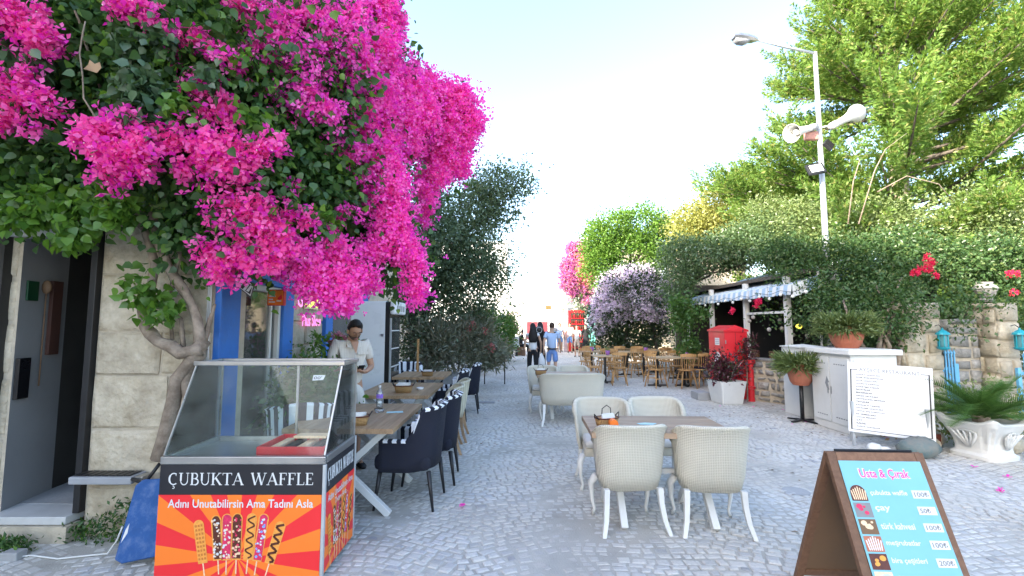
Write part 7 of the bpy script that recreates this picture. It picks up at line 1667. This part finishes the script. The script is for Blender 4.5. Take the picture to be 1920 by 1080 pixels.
person('dark haired person behind the man in pale blue shirt', (2.5, 27.6, 0), R(180), 1.72, 'm', wl, m_grey, m_blackcloth, m_hair, 'short', m_skin, False, .5, group=G_)
person('person in grey shirt far behind the walkers on the right', (3.2, 31, 0), R(180), 1.74, 'm', wl, m_grey, m_denim, m_hair, 'short', m_skin, False, .5, group=G_)
person('woman in long black dress standing by the lilac shrub', (3.75, 23.2, 0), R(150), 1.68, 'f', None, None, None, m_hair, 'long', m_skin2, dress=m_blackcloth, group=G_)
person('person in pale clothes half hidden behind the woman in black dress', (3.35, 23.6, 0), R(170), 1.62, 'f', None, m_tee, mk('beige_cloth', (.5, .42, .36), .9), m_hairb, 'short', m_skin2, True, .6, group=G_)
# scooter and its rider
st_ = thing('scooter', 'black motor scooter parked by the vine hedge at the street edge', 'scooter', (.10, 24.5, 0), R(10))
def wheel(y, r_):
    o = MB().lathe([(r_ * .55, -.05), (r_ * .95, -.05), (r_, 0), (r_ * .95, .05), (r_ * .55, .05)], 20, (0, y, r_), 0, Matrix.Rotation(R(90), 4, 'Y')).build('wheel', m_black, st_, smooth=True)
    MB().lathe([(.001, -.02), (r_ * .54, -.03), (r_ * .54, .03), (.001, .02)], 14, (0, y, r_), 0, Matrix.Rotation(R(90), 4, 'Y')).build('rim', m_galv, o)
wheel(-.62, .25); wheel(.60, .25)
MB().loft([[(w * math.cos(a), y, z + h * math.sin(a)) for a in [2 * math.pi * j / 10 for j in range(10)]] for y, z, w, h in ((.95, .65, .05, .05), (.65, .62, .14, .14), (.3, .58, .16, .16), (0, .42, .14, .10), (-.25, .32, .16, .05), (-.35, .45, .17, .14), (-.45, .70, .16, .22), (-.55, .9, .08, .08))]).build('body', m_black, st_, smooth=True)
MB().box(-.14, .14, 0, .62, .74, .82).build('seat', m_blackcloth, st_, bevel=.04); MB().box(-.17, .17, -.62, -.50, .45, 1.0).build('front_shield', m_galv, st_, bevel=.04)
MB().tube([(-.32, -.40, 1.08), (-.1, -.5, 1.02), (.1, -.5, 1.02), (.32, -.40, 1.08)], .018, 6).build('handlebar', m_steel, st_, smooth=True)
MB().ball((0, -.62, .88), (.09, .06, .09), 10, 6).build('headlight', m_lens, st_, smooth=True)
for s_ in (-1, 1): MB().ball((.26 * s_, -.42, 1.22), (.06, .02, .045), 8, 6).build('mirror', m_steel, st_, smooth=True); MB().tube([(.24 * s_, -.42, 1.05), (.26 * s_, -.42, 1.2)], .008, 4).build('mirror_stem', m_black, st_)
sp = dict(pel=(0, 0, .58), spi=(0, -.02, .78), che=(0, .02, .98), nck=(0, .05, 1.13), hd0=(0, .08, 1.20), hd1=(0, .10, 1.27), hd2=(0, .09, 1.35), sL=(-.17, .02, 1.08), sR=(.17, .02, 1.08), eL=(-.22, .12, .85), eR=(.22, .12, .85), wL=(-.16, .32, .72), wR=(.16, .32, .72), hL=(-.14, .38, .70), hR=(.14, .38, .70), fL=(-.13, .43, .69), fR=(.13, .43, .69),
          pL=(-.09, .02, .55), pR=(.09, .02, .55), kL=(-.12, .42, .56), kR=(.12, .42, .50), aL=(-.12, .44, .12), aR=(.12, .52, .10), tL=(-.13, .60, .06), tR=(.13, .68, .04))
person('person in dark clothes sitting beside the black scooter', (.48, 24.6, -.02), R(-75), 1.74, 'm', sp, m_blackcloth, m_blackcloth, m_hair, 'short', m_skin, False, .6, seated=True)
ob = MB().box(-.2, .2, -.2, .2, 0, .45).build('stool', m_brown, bevel=.02); ob.location = (.42, 24.6, 0); tag(ob, 'low brown stool under the sitting person by the scooter', 'stool')
